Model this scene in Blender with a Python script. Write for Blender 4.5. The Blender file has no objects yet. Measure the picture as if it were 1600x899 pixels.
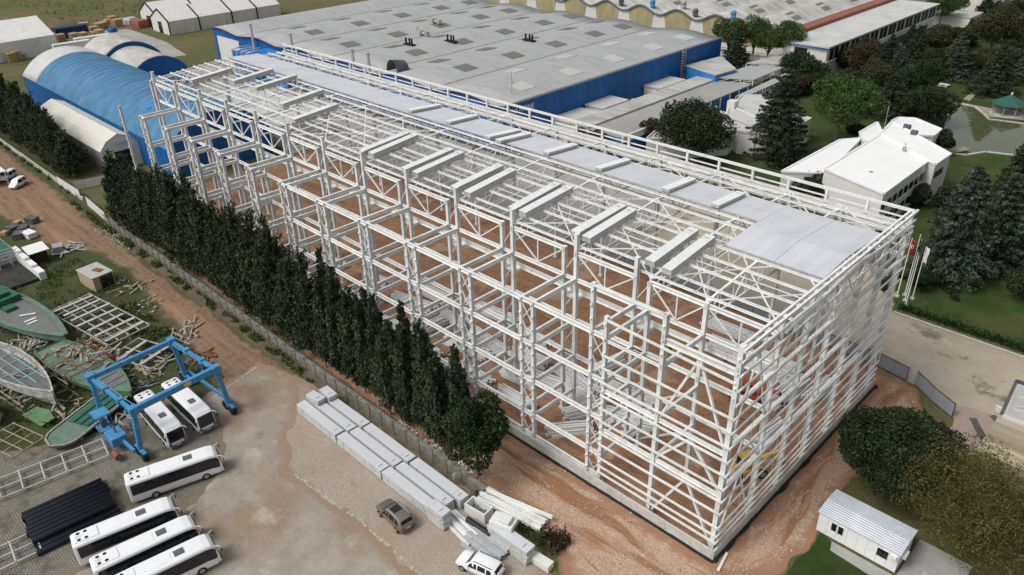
import bpy, math, random
import numpy as np
from mathutils import Vector, Matrix, noise
from mathutils.geometry import delaunay_2d_cdt
R = math.radians
scene = bpy.context.scene
COL = scene.collection
random.seed(11)

# ------------------------------------------------------------------ materials
def nd(nt, t, **kw):
    n = nt.nodes.new(t)
    for k, v in kw.items():
        if k in n.inputs: n.inputs[k].default_value = v
        else: setattr(n, k, v)
    return n
def rgb(c): return (c[0], c[1], c[2], 1)
def base(name, rough=.6, metal=0, spec=.3):
    m = bpy.data.materials.new(name); m.use_nodes = True
    nt = m.node_tree; b = nt.nodes['Principled BSDF']
    b.inputs['Roughness'].default_value = rough
    b.inputs['Metallic'].default_value = metal
    b.inputs['Specular IOR Level'].default_value = spec
    return m, nt, b
def coords(nt, scale=(1, 1, 1), space='Object'):
    tc = nt.nodes.new('ShaderNodeTexCoord')
    mp = nt.nodes.new('ShaderNodeMapping')
    mp.inputs['Scale'].default_value = scale
    nt.links.new(tc.outputs[space], mp.inputs['Vector'])
    return mp.outputs['Vector']
def noisefac(nt, vec, scale, lo=.35, hi=.65, detail=5, rough=.6):
    n = nd(nt, 'ShaderNodeTexNoise', Scale=scale, Detail=detail, Roughness=rough)
    nt.links.new(vec, n.inputs['Vector'])
    r = nd(nt, 'ShaderNodeMapRange', **{'From Min': lo, 'From Max': hi})
    nt.links.new(n.outputs['Fac'], r.inputs['Value'])
    return r.outputs['Result']
def mixc(nt, fac, a, b, mode='MIX'):
    m = nt.nodes.new('ShaderNodeMix'); m.data_type = 'RGBA'; m.blend_type = mode
    for s, v in ((0, fac), (6, a), (7, b)):
        if hasattr(v, 'is_linked') or hasattr(v, 'links'): nt.links.new(v, m.inputs[s])
        elif s == 0: m.inputs[0].default_value = v
        else: m.inputs[s].default_value = rgb(v)
    return m.outputs[2]
def math2(nt, op, a, b=None):
    n = nt.nodes.new('ShaderNodeMath'); n.operation = op
    for i, v in enumerate((a, b)):
        if v is None: continue
        if hasattr(v, 'links'): nt.links.new(v, n.inputs[i])
        else: n.inputs[i].default_value = v
    return n.outputs[0]
def bump(nt, b, h, strength=.3, dist=.05):
    n = nd(nt, 'ShaderNodeBump', Strength=strength, Distance=dist)
    nt.links.new(h, n.inputs['Height']); nt.links.new(n.outputs[0], b.inputs['Normal'])
def mat(name, c, rough=.6, var=.18, scale=.8, c2=None, metal=0, spec=.3, stretch=(1, 1, 1), dirt=None, dscale=.25, dlo=.5, dhi=.75, damt=.5, bmp=0, isl=0, objv=0):
    """paint, concrete, cloth: base colour with fine wear noise and optional larger stains"""
    m, nt, b = base(name, rough, metal, spec)
    v = coords(nt, stretch)
    f = noisefac(nt, v, scale)
    lo = tuple(x * (1 - var) for x in c); hi = c2 or tuple(min(.95, x * (1 + var)) for x in c)
    o = mixc(nt, f, lo, hi)
    if dirt:
        f2 = noisefac(nt, v, dscale, dlo, dhi, 7, .65)
        o = mixc(nt, math2(nt, 'MULTIPLY', f2, damt), o, dirt)
    if isl:
        g = nt.nodes.new('ShaderNodeNewGeometry')
        k = nd(nt, 'ShaderNodeMapRange', **{'To Min': 1 - isl, 'To Max': 1 + isl})
        nt.links.new(g.outputs['Random Per Island'], k.inputs['Value'])
        hs = nd(nt, 'ShaderNodeHueSaturation'); nt.links.new(k.outputs[0], hs.inputs['Value']); nt.links.new(o, hs.inputs['Color'])
        o = hs.outputs[0]
    if objv:
        oi = nt.nodes.new('ShaderNodeObjectInfo'); k = nd(nt, 'ShaderNodeMapRange', **{'To Min': 1 - objv, 'To Max': 1 + objv * .6}); nt.links.new(oi.outputs['Random'], k.inputs['Value'])
        hs = nd(nt, 'ShaderNodeHueSaturation'); nt.links.new(k.outputs[0], hs.inputs['Value']); nt.links.new(o, hs.inputs['Color']); o = hs.outputs[0]
    nt.links.new(o, b.inputs['Base Color'])
    if bmp: bump(nt, b, f, bmp)
    return m
def leafmat(name, c, c2, rough=.65, scale=.5, isl=.45):
    m = mat(name, c, rough, .2, scale, c2, spec=.15, isl=isl)
    return m
M = {}
M['steel'] = mat('white painted steel', (.77, .775, .76), .5, .05, 1.3, dirt=(.44, .41, .36), dscale=.6, dlo=.52, dhi=.7, damt=.5, objv=.07)
M['gusset'] = mat('grey primed plate', (.55, .56, .56), .6, .15, 3)
M['steel_old'] = mat('grey weathered steel', (.36, .36, .34), .6, .2, 1.5, dirt=(.2, .13, .09), dscale=.6)
M['galv'] = mat('galvanised steel', (.52, .54, .55), .4, .12, 2, metal=.3)
M['panel'] = mat('pale blue grey coated panel', (.57, .585, .615), .45, .03, .3, dirt=(.43, .45, .48), dscale=.2, damt=.5, isl=.035)
M['panel_edge'] = mat('panel foam edge', (.46, .47, .45), .6, .1, 4, dirt=(.34, .32, .25), dscale=1.2, damt=.35, isl=.22)
M['panel_top'] = mat('dull white panel top', (.70, .71, .70), .5, .05, .6, dirt=(.5, .5, .48), dscale=.5, damt=.5)
M['white'] = mat('white sheet', (.80, .80, .79), .5, .04, .6, dirt=(.55, .53, .49), dscale=.4, damt=.35)
M['cream'] = mat('stained cream cladding', (.66, .64, .57), .6, .08, .5, dirt=(.42, .37, .28), dscale=.5, damt=.6)
M['tent'] = mat('white tent cloth', (.68, .67, .64), .6, .05, .3, dirt=(.52, .48, .40), dscale=.25, damt=.6)
M['tent_grime'] = mat('grimy tent side', (.62, .60, .53), .6, .1, .8, dirt=(.42, .38, .27), dscale=.6, damt=.8, stretch=(1, 1, .25))
M['concrete'] = mat('concrete', (.44, .43, .40), .8, .12, 1.2, dirt=(.27, .25, .22), dscale=.6)
M['plinth'] = mat('pale precast concrete', (.52, .52, .49), .8, .1, 1.2, dirt=(.33, .31, .27), dscale=.5, damt=.6)
M['dark'] = mat('black membrane', (.02, .02, .022), .6)
M['roofgrey'] = mat('grey sheet roof', (.365, .37, .365), .7, .08, .7, dirt=(.25, .25, .245), dscale=.32, dlo=.48, dhi=.7, damt=.38, stretch=(.22, 1.2, 1))
M['rooflight'] = mat('light grey roof', (.52, .52, .50), .7, .08, .25, dirt=(.38, .37, .34), dscale=.1, damt=.6)
M['roofpale'] = mat('pale dusty roof', (.47, .46, .43), .75, .1, .5, dirt=(.27, .255, .225), dscale=.3, dlo=.46, dhi=.66, damt=.7, stretch=(.35, 1, 1))
M['roofdark'] = mat('dull grey sheet roof', (.33, .325, .31), .75, .1, .3, dirt=(.22, .21, .19), dscale=.15, damt=.7)
M['sky_dark'] = mat('weathered skylight', (.17, .17, .155), .6, .2, 4)
M['sky_light'] = mat('pale skylight', (.50, .50, .48), .5, .12, 4)
M['blue'] = mat('deep blue cladding', (.006, .10, .32), .5, .14, .6, stretch=(1, 1, .08), dirt=(.03, .16, .40), dscale=.5, damt=.6)
M['blue2'] = mat('mid blue cladding', (.03, .20, .55), .5, .1, .5)
M['tarp'] = mat('weathered blue cloth', (.055, .175, .31), .6, .16, .35, dirt=(.13, .275, .39), dscale=.22, damt=.8, stretch=(1, .4, 1))
M['tarp_rib'] = mat('darker cloth over rib', (.045, .155, .31), .6, .2, .5)
M['hoist'] = mat('bright blue machine paint', (.065, .26, .50), .45, .1, 1.5, dirt=(.05, .15, .26), dscale=1.2, dlo=.46, dhi=.68, damt=.6)
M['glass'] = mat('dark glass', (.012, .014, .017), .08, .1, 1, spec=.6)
M['glassd'] = mat('dull dark window', (.014, .016, .018), .4, .2, 1, spec=.2)
M['glass2'] = mat('grey window glass', (.06, .07, .08), .1, .2, 1, spec=.6)
M['bus'] = mat('white coach paint', (.80, .81, .82), .25, .02, .5, spec=.5)
M['busgrey'] = mat('grey hatch plastic', (.10, .10, .105), .5)
M['black'] = mat('black rubber', (.015, .015, .016), .7)
M['rim'] = mat('wheel rim', (.45, .45, .46), .3, .1, 3, metal=.6)
M['suv'] = mat('bronze brown car paint', (.20, .18, .145), .28, .04, .5, metal=.35, spec=.5)
M['red'] = mat('red paint', (.42, .06, .04), .5, .15, 1)
M['rust'] = mat('rusty steel', (.22, .10, .055), .8, .25, 2)
M['yellow'] = mat('yellow machine paint', (.62, .40, .07), .5, .15, 1)
M['pipe'] = mat('black plastic pipe', (.012, .014, .024), .38, .2, 1, spec=.4)
M['boatgreen'] = mat('faded green gelcoat', (.13, .20, .155), .6, .15, .8, dirt=(.075, .10, .08), dscale=.7, damt=.6)
M['boatgreen2'] = mat('bright green gelcoat', (.09, .22, .09), .6, .2, 1, dirt=(.15, .16, .12), dscale=1.2, dlo=.44, dhi=.6, damt=.8)
M['boatdeck'] = mat('grey deck', (.16, .165, .16), .7, .15, 1, dirt=(.14, .14, .13), dscale=.8)
M['darkgreen'] = mat('dark green panel', (.028, .12, .078), .5, .2, 1)
M['timber'] = mat('raw timber', (.46, .34, .19), .7, .2, 2.5)
M['wood_old'] = mat('grey old timber', (.33, .29, .23), .8, .3, 3)
M['fibre'] = mat('dirty white fibreglass', (.48, .47, .44), .5, .15, 1.2, dirt=(.22, .20, .16), dscale=1, dlo=.45, dhi=.65, damt=.8)
M['hoarding'] = mat('grey corrugated hoarding', (.30, .32, .35), .5, .1, 1, stretch=(1, 1, .2))
M['yellowpanel'] = mat('yellowed translucent sheet', (.37, .315, .175), .6, .15, .6, stretch=(1, 1, .3))
M['facade'] = mat('off white render', (.66, .65, .62), .75, .06, .4, dirt=(.45, .43, .39), dscale=.4, damt=.5)
M['brightwhite'] = mat('clean white roof', (.83, .83, .82), .5, .02, .2, dirt=(.68, .67, .65), dscale=.15, damt=.4)
M['brick'] = mat('red brown tiles', (.26, .10, .07), .75, .25, 1.5)
M['skin'] = mat('skin', (.45, .28, .2), .6)
M['cloth_dark'] = mat('dark work clothes', (.02, .022, .03), .8)
M['cloth_vest'] = mat('orange vest', (.5, .18, .05), .8)
M['bark'] = mat('bark', (.13, .10, .075), .9, .3, 4, stretch=(1, 1, .25))
M['cypbark'] = mat('grey cypress bark', (.24, .21, .17), .9, .25, 3, stretch=(1, 1, .2))
M['limewash'] = mat('limewashed bark', (.55, .54, .50), .9, .2, 3)
M['kerb'] = mat('kerb concrete', (.50, .48, .44), .85, .15, 1.5)
M['flagred'] = mat('red flag cloth', (.5, .015, .03), .7)
M['plastic'] = mat('white foam block', (.70, .71, .67), .6, .06, 1.5, dirt=(.5, .48, .42), dscale=.8, damt=.4)
M['stone'] = mat('pale rubble', (.42, .38, .33), .85, .3, 3, isl=.4)
M['cypress'] = leafmat('cypress foliage', (.026, .042, .022), (.07, .094, .048))
M['broad'] = leafmat('dark broadleaf', (.015, .028, .013), (.042, .066, .024))
M['broad2'] = leafmat('olive broadleaf', (.035, .042, .018), (.072, .072, .03))
M['willow'] = leafmat('yellow green foliage', (.05, .056, .02), (.135, .118, .038))
M['pine'] = leafmat('fresh pine foliage', (.032, .068, .02), (.082, .138, .038))
M['spruce'] = leafmat('blue green spruce', (.034, .05, .036), (.095, .12, .085))
M['cedar'] = leafmat('dark cedar', (.021, .036, .02), (.06, .082, .042))
M['hedge'] = leafmat('hedge', (.012, .03, .012), (.03, .055, .018))
M['weed'] = leafmat('weeds', (.045, .08, .018), (.115, .14, .04))
M['fieldweed'] = leafmat('dry field weeds', (.09, .095, .035), (.17, .16, .065))
M['autumn'] = leafmat('bronze foliage', (.04, .036, .02), (.075, .055, .03))

# ------------------------------------------------------------------ ground materials
def groundmat(name, kind):
    m, nt, b = base(name, .9, 0, .15); warp = 9 if kind[:6] in ('gravel', 'site', 'mudsla') else 3
    v = coords(nt)
    big = noisefac(nt, v, .045, .38, .62, 6)
    mid = noisefac(nt, v, .28, .35, .65, 6, .65)
    fine = noisefac(nt, v, 2.2, .3, .7, 4, .7)
    tiny = noisefac(nt, v, 9, .3, .7, 3, .7)
    wn = nd(nt, 'ShaderNodeTexNoise', Scale=.05, Detail=3); nt.links.new(v, wn.inputs['Vector'])
    wv = nt.nodes.new('ShaderNodeVectorMath'); wv.operation = 'MULTIPLY_ADD'; nt.links.new(wn.outputs['Color'], wv.inputs[0]); wv.inputs[1].default_value = (warp, warp, 0); nt.links.new(v, wv.inputs[2])
    def along(s):
        mp = nt.nodes.new('ShaderNodeMapping'); mp.inputs['Scale'].default_value = (1, s, 1) if kind == 'gravel_y' else (s, 1, 1); nt.links.new(wv.outputs[0], mp.inputs['Vector']); return mp.outputs[0]
    long_ = noisefac(nt, along(.06), 1.1, .42, .58, 6, .62)
    rut = noisefac(nt, along(.06), 1.3, .57, .66, 5, .6)
    wide = noisefac(nt, along(.12), .45, .48, .57, 6, .62)
    clod = noisefac(nt, v, 1.1, .44, .56, 6, .72)
    grit = noisefac(nt, v, 4.2, .36, .64, 3, .75)
    if kind == 'field':
        o = mixc(nt, mid, (.135, .15, .052), (.07, .098, .03))
        o = mixc(nt, big, o, (.18, .14, .075))
        o = mixc(nt, math2(nt, 'MULTIPLY', fine, .6), o, (.035, .048, .014))
    elif kind == 'lawn':
        o = mixc(nt, mid, (.03, .056, .015), (.055, .085, .022))
        o = mixc(nt, math2(nt, 'MULTIPLY', noisefac(nt, v, .12, .46, .6, 6), .55), o, (.105, .095, .04))
        o = mixc(nt, math2(nt, 'MULTIPLY', fine, .5), o, (.018, .042, .007))
    elif kind == 'lawn2':
        o = mixc(nt, mid, (.022, .052, .012), (.042, .078, .018))
        o = mixc(nt, math2(nt, 'MULTIPLY', clod, .35), o, (.07, .065, .03))
        o = mixc(nt, math2(nt, 'MULTIPLY', fine, .5), o, (.012, .03, .006))
    elif kind == 'scrap':
        o = mixc(nt, mid, (.06, .098, .022), (.115, .105, .055))
        o = mixc(nt, math2(nt, 'MULTIPLY', big, .6), o, (.05, .046, .03))
        o = mixc(nt, math2(nt, 'MULTIPLY', fine, .6), o, (.03, .045, .012))
    elif kind == 'road':
        o = mixc(nt, long_, (.15, .086, .05), (.265, .17, .105))
        o = mixc(nt, math2(nt, 'MULTIPLY', mid, .55), o, (.26, .175, .12))
        o = mixc(nt, math2(nt, 'MULTIPLY', noisefac(nt, coords(nt, (.1, 1, 1)), .35, .56, .66), .8), o, (.38, .215, .10))
        o = mixc(nt, math2(nt, 'MULTIPLY', rut, .7), o, (.115, .07, .045))
        o = mixc(nt, math2(nt, 'MULTIPLY', clod, .35), o, (.36, .27, .20))
        o = mixc(nt, math2(nt, 'MULTIPLY', fine, .4), o, (.16, .10, .068))
    elif kind == 'site':
        o = mixc(nt, mid, (.25, .115, .052), (.36, .20, .11))
        o = mixc(nt, math2(nt, 'MULTIPLY', wide, .75), o, (.165, .072, .034))
        o = mixc(nt, math2(nt, 'MULTIPLY', big, .4), o, (.40, .25, .15))
        o = mixc(nt, math2(nt, 'MULTIPLY', grit, .35), o, (.48, .35, .26))
        o = mixc(nt, math2(nt, 'MULTIPLY', rut, .65), o, (.13, .058, .032))
        o = mixc(nt, math2(nt, 'MULTIPLY', clod, .4), o, (.20, .09, .045))
        o = mixc(nt, math2(nt, 'MULTIPLY', noisefac(nt, v, .16, .58, .62, 5), .7), o, (.42, .30, .21))
    elif kind in ('gravel', 'gravel_y'):
        o = mixc(nt, grit, (.33, .215, .14), (.60, .455, .355))
        o = mixc(nt, math2(nt, 'MULTIPLY', mid, .35), o, (.42, .26, .16))
        o = mixc(nt, math2(nt, 'MULTIPLY', wide, .9), o, (.27, .118, .052))
        o = mixc(nt, math2(nt, 'MULTIPLY', clod, .3), o, (.34, .19, .11))
        o = mixc(nt, math2(nt, 'MULTIPLY', rut, .65), o, (.17, .075, .036))
    elif kind == 'paver':
        br = nd(nt, 'ShaderNodeTexBrick', Scale=1.0, **{'Mortar Size': .035, 'Brick Width': .46, 'Row Height': .23, 'Color1': (.45, .40, .34, 1), 'Color2': (.36, .31, .26, 1), 'Mortar': (.25, .205, .165, 1)})
        nt.links.new(v, br.inputs['Vector'])
        o = mixc(nt, math2(nt, 'MULTIPLY', mid, .55), br.outputs['Color'], (.36, .30, .24))
        o = mixc(nt, math2(nt, 'MULTIPLY', noisefac(nt, coords(nt, (.5, .5, 1)), .16, .48, .62, 6), .8), o, (.32, .235, .165))
        o = mixc(nt, math2(nt, 'MULTIPLY', noisefac(nt, v, .5, .6, .7, 6), .5), o, (.2, .16, .13))
    elif kind == 'oldpaver':
        br = nd(nt, 'ShaderNodeTexBrick', Scale=1.0, **{'Mortar Size': .05, 'Brick Width': .5, 'Row Height': .25, 'Color1': (.28, .265, .23, 1), 'Color2': (.21, .20, .17, 1), 'Mortar': (.12, .11, .085, 1)})
        nt.links.new(v, br.inputs['Vector'])
        o = mixc(nt, math2(nt, 'MULTIPLY', mid, .6), br.outputs['Color'], (.17, .15, .115))
        o = mixc(nt, math2(nt, 'MULTIPLY', noisefac(nt, v, .3, .5, .6, 7), .8), o, (.10, .09, .06))
    elif kind == 'mudslab':
        o = mixc(nt, mid, (.295, .26, .215), (.375, .34, .29))
        o = mixc(nt, math2(nt, 'MULTIPLY', noisefac(nt, v, .12, .44, .6, 7, .65), .8), o, (.27, .19, .13))
        o = mixc(nt, math2(nt, 'MULTIPLY', noisefac(nt, v, .35, .56, .68, 7, .7), .6), o, (.19, .15, .115))
        o = mixc(nt, math2(nt, 'MULTIPLY', noisefac(nt, v, .2, .57, .66, 7), .6), o, (.48, .44, .37))
    elif kind == 'concrete':
        o = mixc(nt, mid, (.38, .33, .255), (.45, .40, .325))
        o = mixc(nt, math2(nt, 'MULTIPLY', big, .5), o, (.33, .275, .21))
        o = mixc(nt, math2(nt, 'MULTIPLY', noisefac(nt, v, .12, .57, .63, 7, .7), .75), o, (.115, .10, .085))
    elif kind == 'pale':
        o = mixc(nt, mid, (.33, .325, .305), (.42, .41, .39))
        o = mixc(nt, math2(nt, 'MULTIPLY', big, .6), o, (.25, .235, .21))
    elif kind == 'pink':
        br = nd(nt, 'ShaderNodeTexBrick', Scale=1.0, **{'Mortar Size': .02, 'Brick Width': .5, 'Row Height': .25, 'Color1': (.44, .335, .285, 1), 'Color2': (.39, .29, .25, 1), 'Mortar': (.2, .15, .125, 1)})
        nt.links.new(v, br.inputs['Vector'])
        o = mixc(nt, math2(nt, 'MULTIPLY', mid, .5), br.outputs['Color'], (.31, .25, .21))
    elif kind == 'verge':
        o = mixc(nt, mid, (.10, .08, .055), (.17, .135, .10))
        o = mixc(nt, math2(nt, 'MULTIPLY', clod, .5), o, (.075, .08, .04))
        o = mixc(nt, math2(nt, 'MULTIPLY', grit, .3), o, (.22, .19, .15))
    elif kind == 'track':
        o = mixc(nt, long_, (.13, .075, .05), (.20, .125, .085))
        o = mixc(nt, math2(nt, 'MULTIPLY', fine, .5), o, (.16, .12, .07))
    soil = {'paver': (.28, .2, .14), 'mudslab': (.29, .21, .15), 'road': (.10, .085, .045), 'site': (.26, .15, .09), 'gravel': (.32, .18, .11), 'gravel_y': (.32, .18, .11), 'scrap': (.09, .075, .045), 'concrete': (.33, .285, .22), 'oldpaver': (.20, .16, .115)}.get(kind)
    if soil:
        at_ = nd(nt, 'ShaderNodeAttribute', attribute_name='edge')
        e = math2(nt, 'ADD', at_.outputs['Fac'], math2(nt, 'MULTIPLY', mid, -.6))
        e = math2(nt, 'ADD', e, math2(nt, 'MULTIPLY', fine, -.25))
        e2 = nd(nt, 'ShaderNodeMapRange', **{'From Min': -.15, 'From Max': .25}); nt.links.new(e, e2.inputs['Value'])
        o = mixc(nt, e2.outputs[0], soil, o)
    nt.links.new(o, b.inputs['Base Color'])
    bump(nt, b, math2(nt, 'ADD', mid, math2(nt, 'MULTIPLY', fine, .5)), .35, .12)
    if kind in ('mudslab', 'road', 'paver', 'concrete'):
        r = nd(nt, 'ShaderNodeMapRange', **{'To Min': .95, 'To Max': .55}); nt.links.new(noisefac(nt, v, .15, .5, .66, 6), r.inputs['Value'])
        nt.links.new(r.outputs[0], b.inputs['Roughness'])
    return m

# ------------------------------------------------------------------ mesh builder
class MB:
    def __init__(s): s.v = []; s.f = []; s.m = []; s.cm = 0
    def add(s, vs, fs):
        n = len(s.v); s.v += [tuple(p) for p in vs]; s.f += [tuple(i + n for i in f) for f in fs]; s.m += [s.cm] * len(fs); return s
    def bb(s, x0, x1, y0, y1, z0, z1):
        return s.add([(x0, y0, z0), (x1, y0, z0), (x1, y1, z0), (x0, y1, z0), (x0, y0, z1), (x1, y0, z1), (x1, y1, z1), (x0, y1, z1)],
                     [(3, 2, 1, 0), (4, 5, 6, 7), (0, 1, 5, 4), (1, 2, 6, 5), (2, 3, 7, 6), (3, 0, 4, 7)])
    def box(s, cx, cy, cz, sx, sy, sz, rz=0, rx=0, ry=0):
        m = Matrix.Translation((cx, cy, cz)) @ Matrix.Rotation(rz, 4, 'Z') @ Matrix.Rotation(ry, 4, 'Y') @ Matrix.Rotation(rx, 4, 'X')
        h = (sx / 2, sy / 2, sz / 2)
        vs = [m @ Vector((a * h[0], b_ * h[1], c * h[2])) for c in (-1, 1) for a, b_ in ((-1, -1), (1, -1), (1, 1), (-1, 1))]
        return s.add(vs, [(3, 2, 1, 0), (4, 5, 6, 7), (0, 1, 5, 4), (1, 2, 6, 5), (2, 3, 7, 6), (3, 0, 4, 7)])
    def prof(s, p, q, ring):
        """sweep a closed 2D ring (side, up) from p to q"""
        p, q = Vector(p), Vector(q); d = (q - p).normalized()
        up = Vector((0, 0, 1)) if abs(d.z) < .95 else Vector((0, 1, 0))
        a = d.cross(up).normalized(); u = a.cross(d)
        n = len(ring)
        vs = [o + a * x + u * y for o in (p, q) for x, y in ring]
        fs = [(i, (i + 1) % n, n + (i + 1) % n, n + i) for i in range(n)] + [tuple(range(n))[::-1], tuple(range(n, 2 * n))]
        return s.add(vs, fs)
    def beam(s, p, q, w, h): return s.prof(p, q, [(-w / 2, -h / 2), (w / 2, -h / 2), (w / 2, h / 2), (-w / 2, h / 2)])
    def ibeam(s, p, q, w, h, t=.035):
        a, b_ = w / 2, h / 2; k = t * .9
        return s.prof(p, q, [(-a, -b_), (a, -b_), (a, -b_ + t), (k, -b_ + t), (k, b_ - t), (a, b_ - t), (a, b_), (-a, b_), (-a, b_ - t), (-k, b_ - t), (-k, -b_ + t), (-a, -b_ + t)])
    def tube(s, p, q, r, n=8, r2=None):
        p, q = Vector(p), Vector(q); d = (q - p).normalized()
        up = Vector((0, 0, 1)) if abs(d.z) < .95 else Vector((0, 1, 0))
        a = d.cross(up).normalized(); u = a.cross(d); r2 = r if r2 is None else r2
        vs = [o + (a * math.cos(t * 2 * math.pi / n) + u * math.sin(t * 2 * math.pi / n)) * rr for o, rr in ((p, r), (q, r2)) for t in range(n)]
        fs = [(i, (i + 1) % n, n + (i + 1) % n, n + i) for i in range(n)] + [tuple(range(n))[::-1], tuple(range(n, 2 * n))]
        return s.add(vs, fs)
    def path(s, pts, r, n=6, taper=1):
        for i in range(len(pts) - 1):
            t0 = 1 + (taper - 1) * i / (len(pts) - 1); t1 = 1 + (taper - 1) * (i + 1) / (len(pts) - 1)
            s.tube(pts[i], pts[i + 1], r * t0, n, r * t1)
        return s
    def prism(s, poly, z0, z1, top=None):
        n = len(poly)
        zt = top or [z1] * n
        if sum(poly[i][0] * poly[(i + 1) % n][1] - poly[(i + 1) % n][0] * poly[i][1] for i in range(n)) < 0:
            poly = poly[::-1]; zt = zt[::-1]
        vs = [(x, y, z0) for x, y in poly] + [(p[0], p[1], z) for p, z in zip(poly, zt)]
        return s.add(vs, [(i, (i + 1) % n, n + (i + 1) % n, n + i) for i in range(n)] + [tuple(range(n))[::-1], tuple(range(n, 2 * n))])
    def loft(s, rings, cap=True, closed=True):
        n = len(rings[0]); vs = [p for r in rings for p in r]; fs = []
        for k in range(len(rings) - 1):
            for i in range(n if closed else n - 1):
                j = (i + 1) % n
                fs.append((k * n + i, k * n + j, (k + 1) * n + j, (k + 1) * n + i))
        if cap and closed: fs += [tuple(range(n))[::-1], tuple(range((len(rings) - 1) * n, len(rings) * n))]
        return s.add(vs, fs)
    def quad(s, *p): return s.add(p, [tuple(range(len(p)))])
    def slab(s, pts, th):
        """a thin solid from a planar polygon, thickness straight down"""
        n = len(pts)
        return s.add([tuple(p) for p in pts] + [(p[0], p[1], p[2] - th) for p in pts], [tuple(range(n)), tuple(range(n, 2 * n))[::-1]] + [(i, n + i, n + (i + 1) % n, (i + 1) % n) for i in range(n)])
    def build(s, name, mats, parent=None, smooth=False, bevel=0):
        me = bpy.data.meshes.new(name)
        o3 = Vector(parent_base(parent)) if parent else Vector((0, 0, 0))
        me.from_pydata([(x - o3.x, y - o3.y, z - o3.z) for x, y, z in s.v], [], s.f)
        mats = mats if isinstance(mats, (list, tuple)) else [mats]
        for m in mats: me.materials.append(m if not isinstance(m, str) else M[m])
        if len(mats) > 1: me.polygons.foreach_set('material_index', s.m)
        if smooth: me.polygons.foreach_set('use_smooth', [True] * len(me.polygons))
        me.update()
        o = bpy.data.objects.new(name, me); COL.objects.link(o)
        if parent: o.parent = parent
        if bevel:
            b = o.modifiers.new('b', 'BEVEL'); b.width = bevel; b.segments = 2; b.limit_method = 'ANGLE'
        return o
LOCAL = set()
def parent_base(p):
    v = Vector((0, 0, 0))
    while p and p.name not in LOCAL: v += p.location; p = p.parent
    return v
def tag(o, label, cat, group=None, kind=None):
    if label: o['label'] = label
    if cat: o['category'] = cat
    if group: o['group'] = group
    if kind: o['kind'] = kind
    return o
def thing(name, label, cat, loc=(0, 0, 0), group=None):
    o = bpy.data.objects.new(name, None); COL.objects.link(o); o.location = loc; o.empty_display_size = .5
    return tag(o, label, cat, group)
def structure(o): o['kind'] = 'structure'; return o
def dup(root, loc, rz=0, label=None, sc=None, group=None):
    r = root.copy(); COL.objects.link(r); r.location = loc; r.rotation_euler = (0, 0, rz)
    if sc: r.scale = sc if isinstance(sc, tuple) else (sc, sc, sc)
    if label: r['label'] = label
    if group: r['group'] = group
    for ch in list(root.children):
        c = ch.copy(); COL.objects.link(c); c.parent = r
        for g in ch.children:
            d = g.copy(); COL.objects.link(d); d.parent = c
    return r
def place(o, loc, rz=0, sc=None):
    o.location = loc; o.rotation_euler = (0, 0, rz)
    if sc: o.scale = sc if isinstance(sc, tuple) else (sc, sc, sc)
    return o
ORD = ['first', 'second', 'third', 'fourth', 'fifth', 'sixth', 'seventh', 'eighth', 'ninth', 'tenth', 'eleventh', 'twelfth', 'thirteenth', 'fourteenth', 'fifteenth', 'sixteenth', 'seventeenth', 'eighteenth', 'nineteenth', 'twentieth']

# ------------------------------------------------------------------ ground sheets
def sheet(name, poly, z, material, jit=.4, edge_w=2.0, cell=2.5, step=.7):
    pts = []
    n = len(poly)
    for i in range(n):
        a, b_ = Vector(poly[i]), Vector(poly[(i + 1) % n]); k = max(1, int((b_ - a).length / step))
        nn = Vector((-(b_ - a).y, (b_ - a).x)).normalized()
        for t in range(k):
            p = a.lerp(b_, t / k)
            d = noise.noise(Vector((p.x * .45, p.y * .45, 3))) + .5 * noise.noise(Vector((p.x * 1.4, p.y * 1.4, 7)))
            pts.append(p + nn * d * jit * 1.6)
    nb = len(pts)
    B = np.array([(p.x, p.y) for p in pts])
    xs = np.arange(B[:, 0].min() + .3, B[:, 0].max(), cell); ys = np.arange(B[:, 1].min() + .3, B[:, 1].max(), cell)
    if edge_w > 0 and len(xs) * len(ys) < 30000:
        G = np.array([(x + .1 * math.sin(y), y) for x in xs for y in ys])
        A = B; Bn = np.roll(B, -1, 0)
        inside = np.zeros(len(G), bool)
        for (x0, y0), (x1, y1) in zip(A, Bn):
            c = ((y0 > G[:, 1]) != (y1 > G[:, 1]))
            with np.errstate(all='ignore'):
                inside ^= c & (G[:, 0] < (x1 - x0) * (G[:, 1] - y0) / (y1 - y0 + 1e-12) + x0)
        G = G[inside]
        D = np.full(len(G), 1e9)
        for i in range(0, nb): D = np.minimum(D, (G[:, 0] - B[i, 0]) ** 2 + (G[:, 1] - B[i, 1]) ** 2)
        D = np.sqrt(D); G = G[D > .5]; D = D[D > .5]
    else: G = np.zeros((0, 2)); D = np.zeros(0)
    co = [Vector(p) for p in B] + [Vector(p) for p in G]
    r = delaunay_2d_cdt(co, [], [list(range(nb))], 1, 1e-4)
    me = bpy.data.meshes.new(name)
    fs = [f if (r[0][f[1]] - r[0][f[0]]).cross(r[0][f[2]] - r[0][f[0]]) > 0 else f[::-1] for f in r[2]]
    me.from_pydata([(v.x, v.y, z) for v in r[0]], [], fs)
    at_ = me.attributes.new('edge', 'FLOAT', 'POINT')
    vals = np.zeros(len(r[0]))
    for i, src in enumerate(r[3]):
        s_ = [k for k in src if k >= nb]
        if s_: vals[i] = min(1.0, D[s_[0] - nb] / edge_w)
    at_.data.foreach_set('value', vals)
    me.materials.append(material)
    o = bpy.data.objects.new(name, me); COL.objects.link(o)
    return structure(o)
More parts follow.
